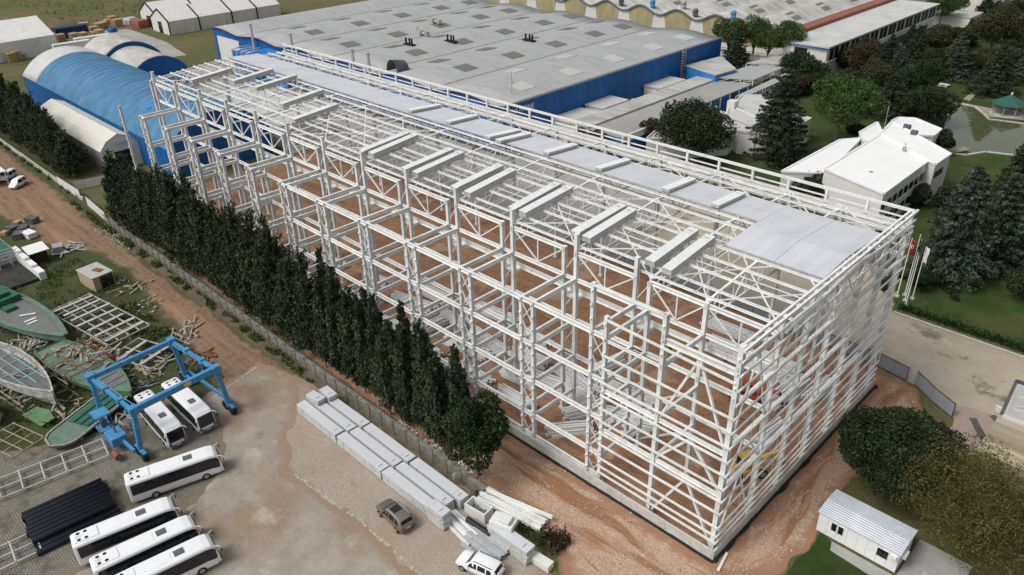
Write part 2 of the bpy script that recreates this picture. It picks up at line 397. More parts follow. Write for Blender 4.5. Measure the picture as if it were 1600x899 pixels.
g = MB().quad((-1500, -900, 0), (900, -900, 0), (900, 1500, 0), (-1500, 1500, 0)).build('ground', groundmat('rough field', 'field')); structure(g)
sheet('rough_ground', [(-230, -60), (-60, -60), (-66, -46), (-70, -33), (-62, -20), (-62, -8.5), (-140, -8.5), (-230, -4)], .004, groundmat('scrap yard ground', 'scrap'), cell=4)
sheet('building_site', [(-140, -9.3), (-31, -9.2), (-22.5, -8.6), (-17, -10.5), (-14.5, -12.6), (-7, -9.5), (1.0, 2.0), (1.0, 10), (.2, 20), (2.5, 25), (3.5, 33), (-.5, 41.5), (-6, 43), (-140, 43)], .008, groundmat('red building earth', 'site'), cell=2.2)
sheet('gravel_apron', [(-38, -9), (-31, -9.0), (-22.5, -8.4), (-17, -10.2), (-14.5, -12.2), (-7, -9.2), (.3, 1.2), (-4, .4), (-4.4, -1.2), (-38, -1.2)], .012, groundmat('pale crushed stone', 'gravel'), cell=1.2)
sheet('gravel_apron', [(-4.6, -2), (.2, .8), (.9, 3), (.9, 10), (0, 20), (2.2, 25), (3.2, 33), (-.8, 41.2), (-4.6, 41.2)], .013, groundmat('pale crushed stone beside the end wall', 'gravel_y'), cell=1.2)
sheet('verge', [(-136, -12.8), (-107, -12.8), (-69, -12.6), (-44, -11.6), (-28, -11.4), (-28, -9.2), (-60, -8.6), (-136, -8.6)], .011, groundmat('dark trodden soil', 'verge'), jit=.3, cell=3)
sheet('dirt_road', [(-240, -9.4), (-205, -10.4), (-159, -11.2), (-130, -12.3), (-107, -12.2), (-87, -12.4), (-69, -12.2), (-57, -11.6), (-44, -11.3), (-44, -24), (-49.8, -26), (-61, -23.4), (-74, -19.6), (-91, -18.6), (-112, -16.0), (-124, -17.5), (-129.5, -20.5), (-136, -22.8), (-148, -23), (-158, -25), (-175, -24), (-175, -16), (-205, -16), (-240, -18)], .014, groundmat('muddy track', 'road'), jit=.7, cell=1.5, edge_w=1.2)
sheet('yard_paving', [(-44.5, -24), (-60, -21), (-66.5, -21.8), (-70, -14.3), (-62, -12.2), (-50, -11.3), (-29, -11.2), (-22.4, -11.4), (-18, -12), (-14, -14), (-10, -40), (-30, -60), (-62, -60)], .018, groundmat('block paving', 'paver'), cell=1.6)
sheet('old_paving', [(-53, -60), (-49, -40), (-50.5, -33), (-53.5, -28.5), (-57, -26), (-62, -24.2), (-71.5, -24.2), (-71, -37), (-76, -46), (-80, -60)], .031, groundmat('old mossy paving', 'oldpaver'), cell=1.6)
sheet('mud_slab', [(-69.5, -14.5), (-67.5, -24.8), (-64, -30), (-60, -36), (-56, -46), (-43, -60), (-40, -60), (-22, -60), (-24.7, -22.2), (-35.5, -22.1), (-41.8, -22.8), (-46.5, -23.2), (-53, -20), (-57.5, -15.2), (-62, -13.2)], .026, groundmat('muddy concrete', 'mudslab'), jit=.6, cell=1.6)
sheet('lawn', [(1.2, 1.0), (1.3, 9.9), (2.9, 9.3), (6.6, 8.8), (9, 8.2), (12, 0), (8, -14), (-3, -5)], .016, groundmat('short lawn', 'lawn2'), jit=.2, cell=1.5)
sheet('path', [(2.6, 9.6), (3.0, 8.4), (9.5, 7.9), (14, 8), (14, 16), (9, 16), (9, 9.6)], .020, groundmat('path slabs', 'pale'), jit=.05, cell=2)
sheet('road', [(-60, 43), (-6, 43.2), (-1, 42), (2, 40.4), (5, 38.4), (5.5, 36), (60, 40), (60, 58.5), (7, 58.3), (-10.3, 58.2), (-14, 68), (-30, 76), (-60, 76)], .010, groundmat('concrete road', 'concrete'), jit=.1, cell=3)
sheet('service_yard', [(-240, 36), (-142, 36), (-142, 43), (-59, 43), (-58, 76), (-102, 84), (-102, 67), (-240, 67)], .009, groundmat('pale service yard', 'pale'), jit=.1, cell=4)
sheet('pavement', [(4.6, 41.5), (14, 44), (22, 42), (22, 24), (3.5, 24), (3.2, 33), (5.4, 37)], .016, groundmat('pink paving', 'pink'), jit=.1, cell=2)
sheet('park', [(-10.5, 59.6), (7, 59.6), (120, 66), (160, 420), (-75, 420), (-72, 290), (-74, 170), (-79.5, 150), (-79.5, 76.5), (-60, 76.5), (-30, 77.5), (-16, 74)], .0075, groundmat('park lawn', 'lawn'), jit=.3, cell=6)
sheet('back_yard', [(-345, 44), (-290, 40), (-268, 44), (-262, 66), (-290, 71), (-330, 72)], .004, groundmat('pale yard', 'pale'), jit=.3, cell=5)
sheet('farm_track', [(-420, 30), (-345, 46), (-325, 75), (-318, 130), (-330, 130), (-340, 78), (-356, 56), (-420, 44)], .008, groundmat('brown track', 'track'), jit=1, cell=6)
# painted and cast lines on the yard
for nm, pts, w in (('kerb_strip', [(-46.5, -23.0), (-41.8, -22.7), (-35.5, -22.0), (-24.7, -22.1), (-18, -23)], .45), ('kerb_strip', [(-66.3, -25.2), (-67.8, -19.5), (-69.2, -14.6)], .4)):
    mb = MB()
    for i in range(len(pts) - 1):
        a, b_ = Vector(pts[i]), Vector(pts[i + 1]); L = (b_ - a).length; k = int(L / .55)
        ang = math.atan2((b_ - a).y, (b_ - a).x)
        for t in range(k):
            if noise.noise(Vector((a.x + t * .9, i * 3, 1))) > .18: continue
            p = a.lerp(b_, (t + .5) / k)
            mb.box(p.x + random.uniform(-.05, .05), p.y + random.uniform(-.08, .08), .028, random.uniform(.3, .52), w * random.uniform(.5, 1), .02, ang + random.uniform(-.1, .1))
    structure(mb.build(nm, mat('worn concrete edging', (.40, .37, .32), .85, .2, 2)))
mb = MB()
for a, b_ in (((-9, 50), (60, 51)), ((4, 43.5), (9, 56)), ((7, 41), (5.6, 45))):
    L = math.dist(a, b_); mb.box((a[0] + b_[0]) / 2, (a[1] + b_[1]) / 2, .016, L, .12, .006, math.atan2(b_[1] - a[1], b_[0] - a[0]))
structure(mb.build('road_marking', mat('faded yellow line', (.40, .33, .16), .85, .2, 2)))
structure(MB().bb(-10.2, 60, 58.35, 58.6, 0, .14).build('kerb', 'kerb'))
mb = MB()
for p in ([(5.2, 34.5), (6.0, 34.8), (6.4, 30.2), (5.5, 30)], [(6.2, 39.8), (6.9, 40.3), (10.3, 35.4), (9.5, 34.8)], [(7.9, 41.8), (8.3, 42.5), (11.4, 40.2), (11, 39.2)]):
    mb.prism(p, .0165, .022)
structure(mb.build('drain_strip', mat('dark grey paving', (.10, .09, .085), .8)))
# pond
pond = [(-28.0, 134.8), (-31.6, 142.0), (-35.3, 155.8), (-37.9, 165.4), (-39.4, 173.0), (-38.5, 176.0), (-35.0, 176.0), (-31.3, 171.0), (-28.7, 166.9), (-25.4, 167.7), (-21.3, 168.5), (-14.1, 161.4), (-14.8, 143.5), (-21.9, 141.2), (-24.4, 136.3)]
m, nt, b = base('pond water', .03, 0, .5); b.inputs['Base Color'].default_value = (.085, .092, .045, 1)
bump(nt, b, noisefac(nt, coords(nt), 1.2), .04, .02)
w_ = sheet('pond', pond, .05, m, jit=.2, edge_w=0)
mb = MB()
for i in range(len(pond)):
    a, b_ = Vector(pond[i]), Vector(pond[(i + 1) % len(pond)]); L = (b_ - a).length
    mb.box((a.x + b_.x) / 2, (a.y + b_.y) / 2, .1, L + .3, .5, .24, math.atan2((b_ - a).y, (b_ - a).x))
tag(mb.build('pond_edge', 'kerb'), 'pale curved concrete rim round the park pond', 'pond edge')
sheet('path', [(-43.4, 168.9), (-40.8, 178.0), (-29.5, 177.0), (-23.4, 176.4), (-22.2, 171.8), (-29.1, 169.4), (-39.1, 177.9), (-41.1, 167.0)], .03, groundmat('garden path', 'concrete'), jit=.1, edge_w=0)
sheet('path', [(-39.5, 181.5), (-40.1, 196.0), (-38.9, 194.5), (-37.6, 180.7)], .034, groundmat('garden path two', 'concrete'), jit=.05, edge_w=0)
# ------------------------------------------------------------------ the steel building under construction
W, YM, XE = 37.66, 7.15, -5.52
def roofz(y): return 23.3 + 1.15 * (1 - abs(y - 22.4) / 15.25)
SB = thing('steel_building', 'huge white steel frame of a hall under construction on red earth', 'building frame', (-69, 19, 0))
XR = [-(14 - i) * 10.0 for i in range(1, 13)]; TW = 1.78; XM = [-140.0] + XR
LV = [4.0, 9.0, 14.0, 19.45]
rng = random.Random(4)
def column(x, y, z1, w=.38, h=.46, nubs=None, along='y'):
    mb = MB()
    ring = None
    a, b_, t, k = (w / 2, h / 2, .05, .03)
    pts = [(-a, -b_), (a, -b_), (a, -b_ + t), (k, -b_ + t), (k, b_ - t), (a, b_ - t), (a, b_), (-a, b_), (-a, b_ - t), (-k, b_ - t), (-k, -b_ + t), (-a, -b_ + t)]
    if along == 'x': pts = [(-q, p) for p, q in pts]
    n = 12
    mb.add([(x + p, y + q, 0.02) for p, q in pts] + [(x + p, y + q, z1) for p, q in pts], [(i, (i + 1) % n, n + (i + 1) % n, n + i) for i in range(n)] + [tuple(range(n))[::-1], tuple(range(n, 2 * n))])
    mb.bb(x - .34, x + .34, y - .36, y + .36, .02, .34)
    mb.bb(x - a - .03, x + a + .03, y - b_ - .03, y + b_ + .03, z1, z1 + .03)
    if nubs:
        dx, dy, zs = nubs
        for z in zs: mb.box(x + dx * (a + .1), y + dy * (b_ + .1), z, .2, .2, .16)
    mb.cm = 1
    for z in LV + ([22.85] if z1 > 22 else []):
        if z < z1: mb.bb(x - a - .03, x + a + .03, y - b_ - .025, y + b_ + .025, z - .36, z - .31); mb.bb(x - .1, x + .1, y - b_ - .05, y - b_ - .002, z - .28, z + .24)
    mb.build('column', ['steel', 'gusset'], SB)
NZ = [1.6 + 1.62 * k for k in range(12)]
for i, xr in enumerate(XR):
    hi = i == 11
    column(xr, 0, 22.0 if hi else 19.7, nubs=(0, -1, NZ + ([21.2] if hi else [])))
    column(xr - TW, 0, 25.15 if hi else 19.7, nubs=(0, -1, NZ + ([21.2, 22.8, 24.4] if hi else [])))
    column(xr, YM, 22.9 if hi else 25.2, .42, .5)
    column(xr - TW, YM, 25.2 if hi else 23.1, .42, .5)
    column(xr, W, 22.7, .42, .5)
column(-141.78, 0, 19.6, nubs=(0, -1, NZ)); column(-140, YM, 25.2, .42, .5); column(-141.78, YM, 23.1, .42, .5); column(-140, W, 22.7, .42, .5)
column(-13.26, 0, 25.15, .42, .55, (0, -1, [20.8, 22.4, 23.9])); column(-13.26, YM, 23.2, .42, .5); column(-13.26, W, 22.7)
GZ = [1.95, 2.85, 4.0, 5.9, 7.5, 9.1, 10.8, 12.5, 14.2, 16.0, 17.6, 19.2, 20.8, 22.4, 23.9, 25.05]
column(XE, 0, 25.2, .5, .6, (0, -1, [20.8, 22.4, 23.9]))
for y in (7.15, 13.2, 19.3, 25.4, 31.5, 37.66): column(XE, y, 25.0, .4, .55, along='x')
# lacing between twin columns
for i, xr in enumerate(XR):
    for y, z1, k in ((0, 19.3, 8), (YM, 22.7, 9)):
        mb = MB(); dz = (z1 - .6) / k
        for s in range(k):
            z = .5 + s * dz
            mb.beam((xr - TW + .1, y + .02, z), (xr - .1, y + .02, z + dz), .09, .09)
            if y == 0: mb.beam((xr - .1, y - .1, z), (xr - TW + .1, y - .1, z + dz), .09, .09)
        for z in LV: mb.ibeam((xr - TW + .1, y, z), (xr - .1, y, z), .26, .36)
        mb.build('lacing', 'steel', SB)
# beams across the annexe and along its two rows
for i, xr in enumerate(XR):
    for x in (xr - TW, xr):
        for z in LV:
            MB().ibeam((x, .24, z - .02), (x, YM - .26, z - .02), .28, .52).build('cross_beam', 'steel', SB)
def run(name, y, z, w, h, xs):
    for a, b_ in zip(xs, xs[1:]): MB().ibeam((a + .06, y, z), (b_ - .06, y, z), w, h).build(name, 'steel', SB)
for z in (.95, 4.05, 9.05, 14.05, 19.5): run('edge_beam', -.02, z, .3, .5, XR[5:] if z > 3 else XR[3:])
for z in (9.05, 14.05): run('inner_beam', YM, z, .3, .5, XR + [-13.26, XE])
for z in (7.73, 12.92): run('edge_beam', -.02, z, .3, .42, [-20, -13.26, XE])
run('edge_beam', -.02, 22.28, .4, .62, [-13.26, XE])
MB().ibeam((-13.26, -.02, 19.2), (-20, -.02, 19.2), .2, .3).build('edge_beam', 'steel', SB)
for x in (-13.26,):
    for z in (7.7, 12.9, 19.3): MB().ibeam((x, .3, z), (x, YM - .3, z), .3, .55).build('end_beam', 'steel', SB)
for y, z in ((8.3, 17.2), (36.4, 17.2)):
    mb = MB(); mb.ibeam((-131.8, y, z), (-6, y, z), .34, .6, .05); mb.bb(-131.8, -6, y - .05, y + .05, z + .3, z + .38)
    for xr in XR: mb.box(xr - .9, y - .55 if y < 20 else y + .55, z - .45, 2.2, .9, .3)
    mb.build('crane_beam', 'steel', SB)
# lattice girders along the main row and the back row
def girder(y, xs):
    for a, b_ in zip(xs, xs[1:]):
        if b_ - a < 2.5: continue
        mb = MB(); m_ = (a + b_) / 2
        mb.ibeam((a, y, 22.85), (b_, y, 22.85), .32, .44); mb.ibeam((a, y, 19.45), (b_, y, 19.45), .32, .42)
        for p, q in (((a + .3, 22.6), (m_, 19.7)), ((m_, 19.7), (b_ - .3, 22.6)), ((m_, 19.7), (m_, 22.6))):
            mb.beam((p[0], y, p[1]), (q[0], y, q[1]), .14, .14)
        mb.build('girder', 'steel', SB)
GX = sorted([x for x in XM] + [x - TW for x in XM] + [-13.26, XE])
girder(YM, GX); girder(W, GX)
# roof trusses
TX = XM + [-13.26, XE + .5, -141.6]
for x in TX:
    mb = MB(); ys = [YM + (W - YM) * k / 12 for k in range(13)]
    for a, b_ in zip(ys, ys[1:]): mb.beam((x, a, roofz(a)), (x, b_, roofz(b_)), .24, .24)
    mb.beam((x, YM, 21.0), (x, W, 21.0), .2, .2)
    for k in range(12):
        a, b_ = ys[k], ys[k + 1]
        if k % 2 == 0: mb.beam((x, a, 21.0), (x, b_, roofz(b_) - .1), .12, .12)
        else: mb.beam((x, a, roofz(a) - .1), (x, b_, 21.0), .12, .12)
        mb.beam((x, b_, 21.0), (x, b_, roofz(b_) - .1), .09, .09)
    mb.build('roof_truss', 'steel', SB)
PY = [7.5, 9.0, 11.5, 14.0, 16.5, 19.0, 21.4, 23.4, 26, 28.6, 31.2, 33.8, 36, 37.3]
for y in PY:
    MB().ibeam((-142, y, roofz(y) + .24), (XE + .2, y, roofz(y) + .24), .16, .26, .03).build('purlin', 'steel', SB)
for y in (12.75, 17.75): MB().beam((-142, y, roofz(y) + .2), (XE + .2, y, roofz(y) + .2), .07, .1).build('secondary_purlin', 'steel', SB)
# bridging between purlins and flat bracing of single bays
for i in range(len(TX) - 3):
    a, b_ = TX[i], TX[i + 1]
    for t in (.25, .5, .75):
        mb = MB(); x = a + (b_ - a) * t
        for p, q in zip(PY[:7], PY[1:7]): mb.beam((x, p, roofz(p) + .2), (x, q, roofz(q) + .2), .06, .06)
        if i % 2 == 0:
            for p, q in zip(PY[2:6], PY[3:6]):
                mb.beam((x, p, roofz(p) + .2), (x - 1.8, q, roofz(q) + .2), .05, .05)
        mb.build('bridging', 'steel', SB)
for a, b_ in ((-140, -130), (-110, -100), (-100, -90), (-90, -80), (-80, -70), (-40, -30), (-30, -20), (-20, -13.26), (-13.26, XE)):
    for y0, y1 in ((YM, 14.8), (14.8, 22.4), (30, W)):
        MB().beam((a, y0, roofz(y0) + .05), (b_, y1, roofz(y1) + .05), .13, .13).beam((b_, y0, roofz(y0) + .02), (a, y1, roofz(y1) + .02), .13, .13).build('roof_brace', 'steel', SB)
# roof sheets already laid
def rpanel(x0, x1, y0, y1, lift=.42):
    mb = MB()
    ys = [y0] + ([22.4] if y0 < 22.4 < y1 else []) + [y1]
    xs = [x0]
    while xs[-1] < x1 - .01: xs.append(min(x1, xs[-1] + 1.0))
    for xa, xb in zip(xs, xs[1:]):
        for a, b_ in zip(ys, ys[1:]):
            za, zb = roofz(a) + lift, roofz(b_) + lift
            w = .003
            mb.slab([(xa + w, a, za), (xb - w, a, za), (xb - w, b_, zb), (xa + w, b_, zb)], .1)
    mb.build('roof_panel', 'panel', SB)
xs = [-141.6, -131.9, -122.2, -112.3, -102, -92.4, -82.2, -72.1, -62.6, -58, -49.6, -42.8, -30.2, -23.8, -17.4, -11.6, XE - .7]
for a, b_ in zip(xs, xs[1:]): rpanel(a + .02, b_ - .02, 24.4, 31.4 - (.5 if int(a) % 3 == 0 else 0))
rpanel(-17.35, -11.62, 17.1, 24.38); rpanel(-11.58, XE - .72, 17.1, 24.38)
mb = MB(); mb.beam((-141.8, 24.25, roofz(24.3) + .32), (-17.5, 24.25, roofz(24.3) + .32), .1, .14); mb.beam((-17.45, 17.05, roofz(17) + .3), (-17.45, 24.3, roofz(24.3) + .3), .1, .14); mb.beam((-17.4, 17.03, roofz(17) + .3), (XE - .7, 17.03, roofz(17) + .3), .12, .16)
mb.build('edge_flashing', 'galv', SB)
# parapet frame on the back row and over the end wall
k = 0; x = -141.6
while x < -6:
    MB().beam((x, W + .1, 22.5), (x, W + .1, 25.0), .3, .3).build('parapet_post', 'steel', SB); x += 5.04
for z, h, w in ((25.05, .3, .34), (23.9, .16, .14), (23.1, .16, .14), (22.4, .34, .3)):
    MB().beam((-142, W + .12 + (.3 if h < .2 else 0), z), (XE + .25, W + .12 + (.3 if h < .2 else 0), z), w, h).build('parapet_rail', 'steel', SB)
for z in (21.6, 20.4): MB().beam((-142, W + .4, z), (XE + .4, W + .4, z), .14, .18).build('back_girt', 'steel', SB)
# wall rails of the open end and of the last two bays of the long side
for z in GZ:
    big = z > 25
    MB().beam((XE + .46, -.52, z), (XE + .46, W + .55, z), .24 if big else .15, .3 if big else .22).build('girt', 'steel', SB)
    if z < 18.0 or z > 99: MB().beam((-20.1, -.44, z), (XE + .36, -.44, z), .15, .22).build('girt', 'steel', SB)
MB().beam((-21.7, -.3, 25.1), (-13, -.3, 25.1), .2, .16).build('girt', 'steel', SB)
MB().beam((-20, -.3, 21.8), (XE, -.3, 21.3), .2, .2).build('girt', 'steel', SB)
MB().beam((-21.7, .12, 25.0), (-13, .12, 25.0), .14, .14).build('girt', 'steel', SB)
MB().beam((XE - .1, -.2, 25.06), (XE - .1, W + .3, 25.06), .22, .26).build('parapet_rail', 'steel', SB)
for z in (8.4, 13.4, 18.4, 22.9): MB().ibeam((XE - .1, .3, z), (XE - .1, W - .3, z), .34, .4).build('end_beam', 'steel', SB)
# bracing
def vbrace(p0, p1, ap, s=.24): 
    mb = MB()
    mb.beam(p0, ap, s, s); mb.beam(p1, ap, s, s); mb.build('wind_brace', 'steel', SB)
for zb, zt in ((13.1, 22.0), (8.0, 12.6), (.6, 7.5)): vbrace((-13.1, .05, zb), (XE - .2, .05, zb), ((-13.26 + XE) / 2, .05, zt))
for y0 in (0,):
    y1 = 7.15
    for zb, zt in ((.6, 8.3), (8.5, 13.3), (13.5, 22.8)): vbrace((XE - .05, y0 + .3, zb), (XE - .05, y1 - .3, zb), (XE - .05, (y0 + y1) / 2, zt), .16)
for y in (3.5, 10.2, 16.2, 22.3, 28.4, 34.6): MB().tube((XE + .46, y, GZ[0]), (XE + .46, y, GZ[-1]), .025, 4).build('sag_rod', 'steel', SB)
for a, b_ in ((-20, -13.26),):
    for zt in (6.9, 12.2): MB().beam((a, YM, zt - 5), (b_, YM, zt), .2, .2).build('wind_brace', 'steel', SB)
# plinth of concrete panels
mb = MB(); x = -61
while x < -4.9:
    x2 = min(x + 5.6, -4.81); mb.bb(x + .015, x2 - .015, -.95, -.71, 0, 1.3); x = x2
mb.build('plinth', 'plinth', SB)
mb = MB(); y = -.69
while y < 38.3:
    y2 = min(y + 6.2, 38.4); mb.bb(-5.05, -4.81, y + .015, y2 - .015, 0, 1.3); y = y2
mb.build('plinth', 'plinth', SB)
mb = MB()
for i in range(110):
    x = -60.8 + i * .51; mb.bb(x, x + .52, -1.18 - .14 * abs(noise.noise((x * .6, 0, 0))), -.96, 0, .2 + .1 * noise.noise((x * .8, 2, 0)))
for i in range(77):
    y = -.95 + i * .51; mb.bb(-4.8, -4.55 + .55 * max(0, noise.noise((y * .35, 0, 5))), y, y + .52, 0, .24 + .14 * noise.noise((y * .7, 2, 0)))
mb.build('membrane', 'dark', SB)

# ------------------------------------------------------------------ bundles of panels
def bundle(L, n=6, th=.1, w=1.15, label=None, name='panel_bundle', top='panel', y=True):
    """sandwich panels stacked flat, strapped, on timber feet; length along local x"""
    t = thing(name, label, 'panel bundle')
    mb = MB(); z = .1
    for k in range(n):
        s = .015 * (k % 2); mb.bb(-L / 2 + s, L / 2 - s, -w / 2 + s, w / 2 - s, z + .006, z + th - .006); z += th
    mb.build('panel_stack', 'panel_edge', t)
    mb = MB(); mb.bb(-L / 2 - .01, L / 2 + .01, -w / 2 - .012, w / 2 + .012, z - .004, z + .03); mb.build('top_sheet', top, t)
    mb = MB()
    for k in range(4): 
        x = -L / 2 + L * (k + .5) / 4; mb.bb(x - .1, x + .1, -w / 2 - .02, w / 2 + .02, 0, .1)
    mb.build('bearer', 'timber', t)
    mb = MB()
    for k in range(2):
        x = -L / 2 + L * (k * .7 + .15)
        mb.bb(x - .02, x + .02, -w / 2 - .03, w / 2 + .03, z + .031, z + .036); mb.bb(x - .02, x + .02, -w / 2 - .03, -w / 2 - .016, .1, z + .03); mb.bb(x - .02, x + .02, w / 2 + .016, w / 2 + .03, .1, z + .03)
    mb.build('strap', 'galv', t)
    mb = MB()
    mb.bb(L / 2 - .8, L / 2 - .7, -.3, .3, z + .031, z + .034)
    mb.build('printed_mark', 'busgrey', t)
    return t, z + .03
proto, ph = bundle(8.6, 7, label='x', top='panel_top')
spots = [(-140, 19.5), (-130.0, 14.6), (-121.7, 19), (-113.9, 19.4), (-101.5, 17.2), (-92.7, 14.2), (-72.0, 12.8), (-70.1, 13.0), (-61.6, 12.4), (-59.4, 12.5), (-51.6, 12.5), (-49.1, 12.5), (-41.4, 12.7), (-39.6, 12.8), (-31.3, 12.7), (-29.6, 12.6), (-21.2, 12.7), (-18.9, 12.4)]
first = True; slope = math.atan(1.15 / 15.25)
kk = 0
for i, (x, y) in enumerate(spots):
    if i == 0: continue
    lab = 'white panel bundle across the near roof slope, %s from the far left' % ORD[kk]; kk += 1
    o = proto if first else dup(proto, (0, 0, 0)); first = False
    o['label'] = lab; o['group'] = 'panel bundles on the near roof slope'
    o.location = (x, y, roofz(y) + .38); o.rotation_euler = (0, -slope if False else 0, math.pi / 2 + random.uniform(-.03, .03))
    o.rotation_mode = 'XYZ'; o.rotation_euler = (0, -slope, math.pi / 2 + random.uniform(-.03, .03))
proto2, ph2 = bundle(6.4, 4, label='x', top='white')
for i, (x, y) in enumerate([(-80.5, 27.5), (-71.3, 27.6), (-61.0, 26.6), (-58.6, 26.4), (-50.2, 27.4), (-40.8, 27.4), (-30.2, 27.3), (-23.1, 27.2)]):
    o = proto2 if i == 0 else dup(proto2, (0, 0, 0))
    o['label'] = 'low white bundle on the laid blue grey roof strip, %s from the left' % ORD[i]; o['group'] = 'panel bundles on the laid roof strip'
    o.location = (x, y, roofz(y) + .43); o.rotation_euler = (0, slope, math.pi / 2 + random.uniform(-.05, .05))
# stacks by the yard wall: three rows, three lengths
pY, hY = bundle(8.6, 5, .115, 1.25, 'x')
sY, hS = bundle(2.4, 5, .115, 1.25, 'x')
first = True; rows = ['row nearest the cars', 'middle row', 'row along the wall']; lens = ['far', 'middle', 'near']
for r, y in enumerate((-16.1, -14.55, -13.0)):
    for c, x in enumerate((-51.5, -42.6, -33.7)):
        x += (.0, .5, 1.1)[r]
        for lev in range(2):
            o = pY if first else dup(pY, (0, 0, 0)); first = False
            o['label'] = '%s long grey panel bundle at the %s end of the %s' % (('bottom', 'top')[lev], lens[c], rows[r]) if c != 1 else '%s long grey panel bundle midway along the %s' % (('bottom', 'top')[lev], rows[r])
            o['group'] = 'panel bundles stacked in the yard'
            o.location = (x + random.uniform(-.1, .1), y, .02 + lev * (hY + .02)); o.rotation_euler = (0, 0, random.uniform(-.006, .006))
for k, (x, y, z, rz, lab) in enumerate([(-54.6, -14.5, .02 + 2 * (hY + .02), .1, 'short panel bundle topping the far end of the middle row'), (-54.2, -12.9, .02 + 2 * (hY + .02), -.05, 'short panel bundle topping the far end of the row along the wall'),
      (-28.5, -16.3, .02, .04, 'bottom short panel bundle in the pile behind the brown car'), (-28.5, -16.25, .04 + hS, 0, 'middle short panel bundle in the pile behind the brown car'), (-28.6, -16.3, .06 + 2 * hS, .03, 'topmost short panel bundle in the pile behind the brown car')]):
    o = sY if k == 0 else dup(sY, (0, 0, 0)); o['label'] = lab; o['group'] = 'short panel bundles'; place(o, (x, y, z), rz)
tB, hB = bundle(5.4, 5, .1, 1.3, 'x')
for k, (dx, dz) in enumerate(((0, 0), (.1, 1), (0, 2))):
    o = tB if k == 0 else dup(tB, (0, 0, 0)); o['label'] = '%s panel bundle of the silvery stack beside the white car' % ('bottom', 'middle', 'topmost')[k]; o['group'] = 'silvery stack by the white car'
    place(o, (-20.6 + dx, -13.6, .02 + dz * (hB + .01)), 0.02 * k)

# ------------------------------------------------------------------ steel stored inside the hall
def steelpile(seed, L, n, lay):
    rg = random.Random(seed); t = thing('steel_pile', 'x', 'steel pile')
    mb = MB()
    for l in range(lay):
        for k in range(n - l):
            y = (k - (n - l - 1) / 2) * .42; dx = rg.uniform(-.4, .4)
            mb.ibeam((-L / 2 + dx, y, .25 + l * .42), (L / 2 + dx, y + rg.uniform(-.1, .1), .25 + l * .42), .3, .34)
    mb.build('beam_stack', 'steel', t)
    mb = MB(); [mb.bb(x - .08, x + .08, -n * .25, n * .25, 0, .08) for x in (-L * .3, L * .3)]; mb.build('bearer', 'timber', t)
    return t
P1, P2 = steelpile(1, 8, 6, 2), steelpile(2, 5.5, 5, 3)
sp = [(-62, 4.2, .1), (-54.5, 3.6, -.05), (-46, 3.8, .05), (-37, 4.0, 0), (-66, 10.5, .2), (-57, 11.5, .05), (-49, 10.8, -.1), (-42, 12, .1), (-36, 9.8, .2), (-73, 5, 0), (-82, 4, .1), (-28, 4.2, .9), (-24.5, 10.5, .3), (-31.5, 10, .1), (-27, 14.5, .05), (-45, 16, .05), (-17.5, 31.5, .02), (-16, 34, .02), (-12.5, 29, 1.5), (-93, 4, 0), (-103, 5, .1), (-58.5, 7.5, 1.5), (-50.5, 7.8, .1), (-40, 7.6, .05), (-34, 12.5, -.2), (-29, 8.2, 1.1), (-66, 14.5, .02), (-76, 11, .1), (-54, 17, .1), (-33, 17.5, 1.4), (-22, 33, .05), (-10, 20, 1.5), (-88, 9.5, .1), (-9.5, 32, 1.5), (-25.5, 37, .02)]
for i, (x, y, rz) in enumerate(sp):
    p = (P1, P2)[i % 2]
    o = p if i < 2 else dup(p, (0, 0, 0))
    place(o, (x, y, .015), rz)
    o['label'] = 'pile of white steel beams lying on the earth inside the frame'; o['group'] = 'steel piles inside the hall'
# a few pale blockwork crates
for i, (x, y, rz) in enumerate([(-22.5, 8.6, .2), (-21.5, 11.6, .4), (-23.6, 13.4, .1), (-25.6, 8, .5)]):
    mb = MB(); rg = random.Random(i)
    for k in range(26): mb.box(rg.uniform(-1, 1), rg.uniform(-.8, .8), .2 + .25 * (k // 9), .5, .22, .22, rg.uniform(0, 3))
    o = mb.build('block_heap', 'white'); o.location = (x, y, .015); o.rotation_euler = (0, 0, rz)
    tag(o, 'loose heap of white blocks and offcuts on the earth inside the frame', 'block heap', 'block heaps inside the hall')
# loose beams outside
for k, (p, q, lab) in enumerate([((-3.8, -1.6), (-4.3, 0.9), 'single white beam lying by the near corner of the plinth'), ((-2.6, 25.8), (-1.7, 28.0), 'white beam offcut on the gravel by the dark tree'), ((-2.0, 29.0), (-1.6, 31.3), 'short white offcut nearest the hoarding on the gravel')]):
    tag(MB().beam((p[0], p[1], .12), (q[0], q[1], .12), .26, .2).build('steel_beam', 'steel'), lab, 'beam')
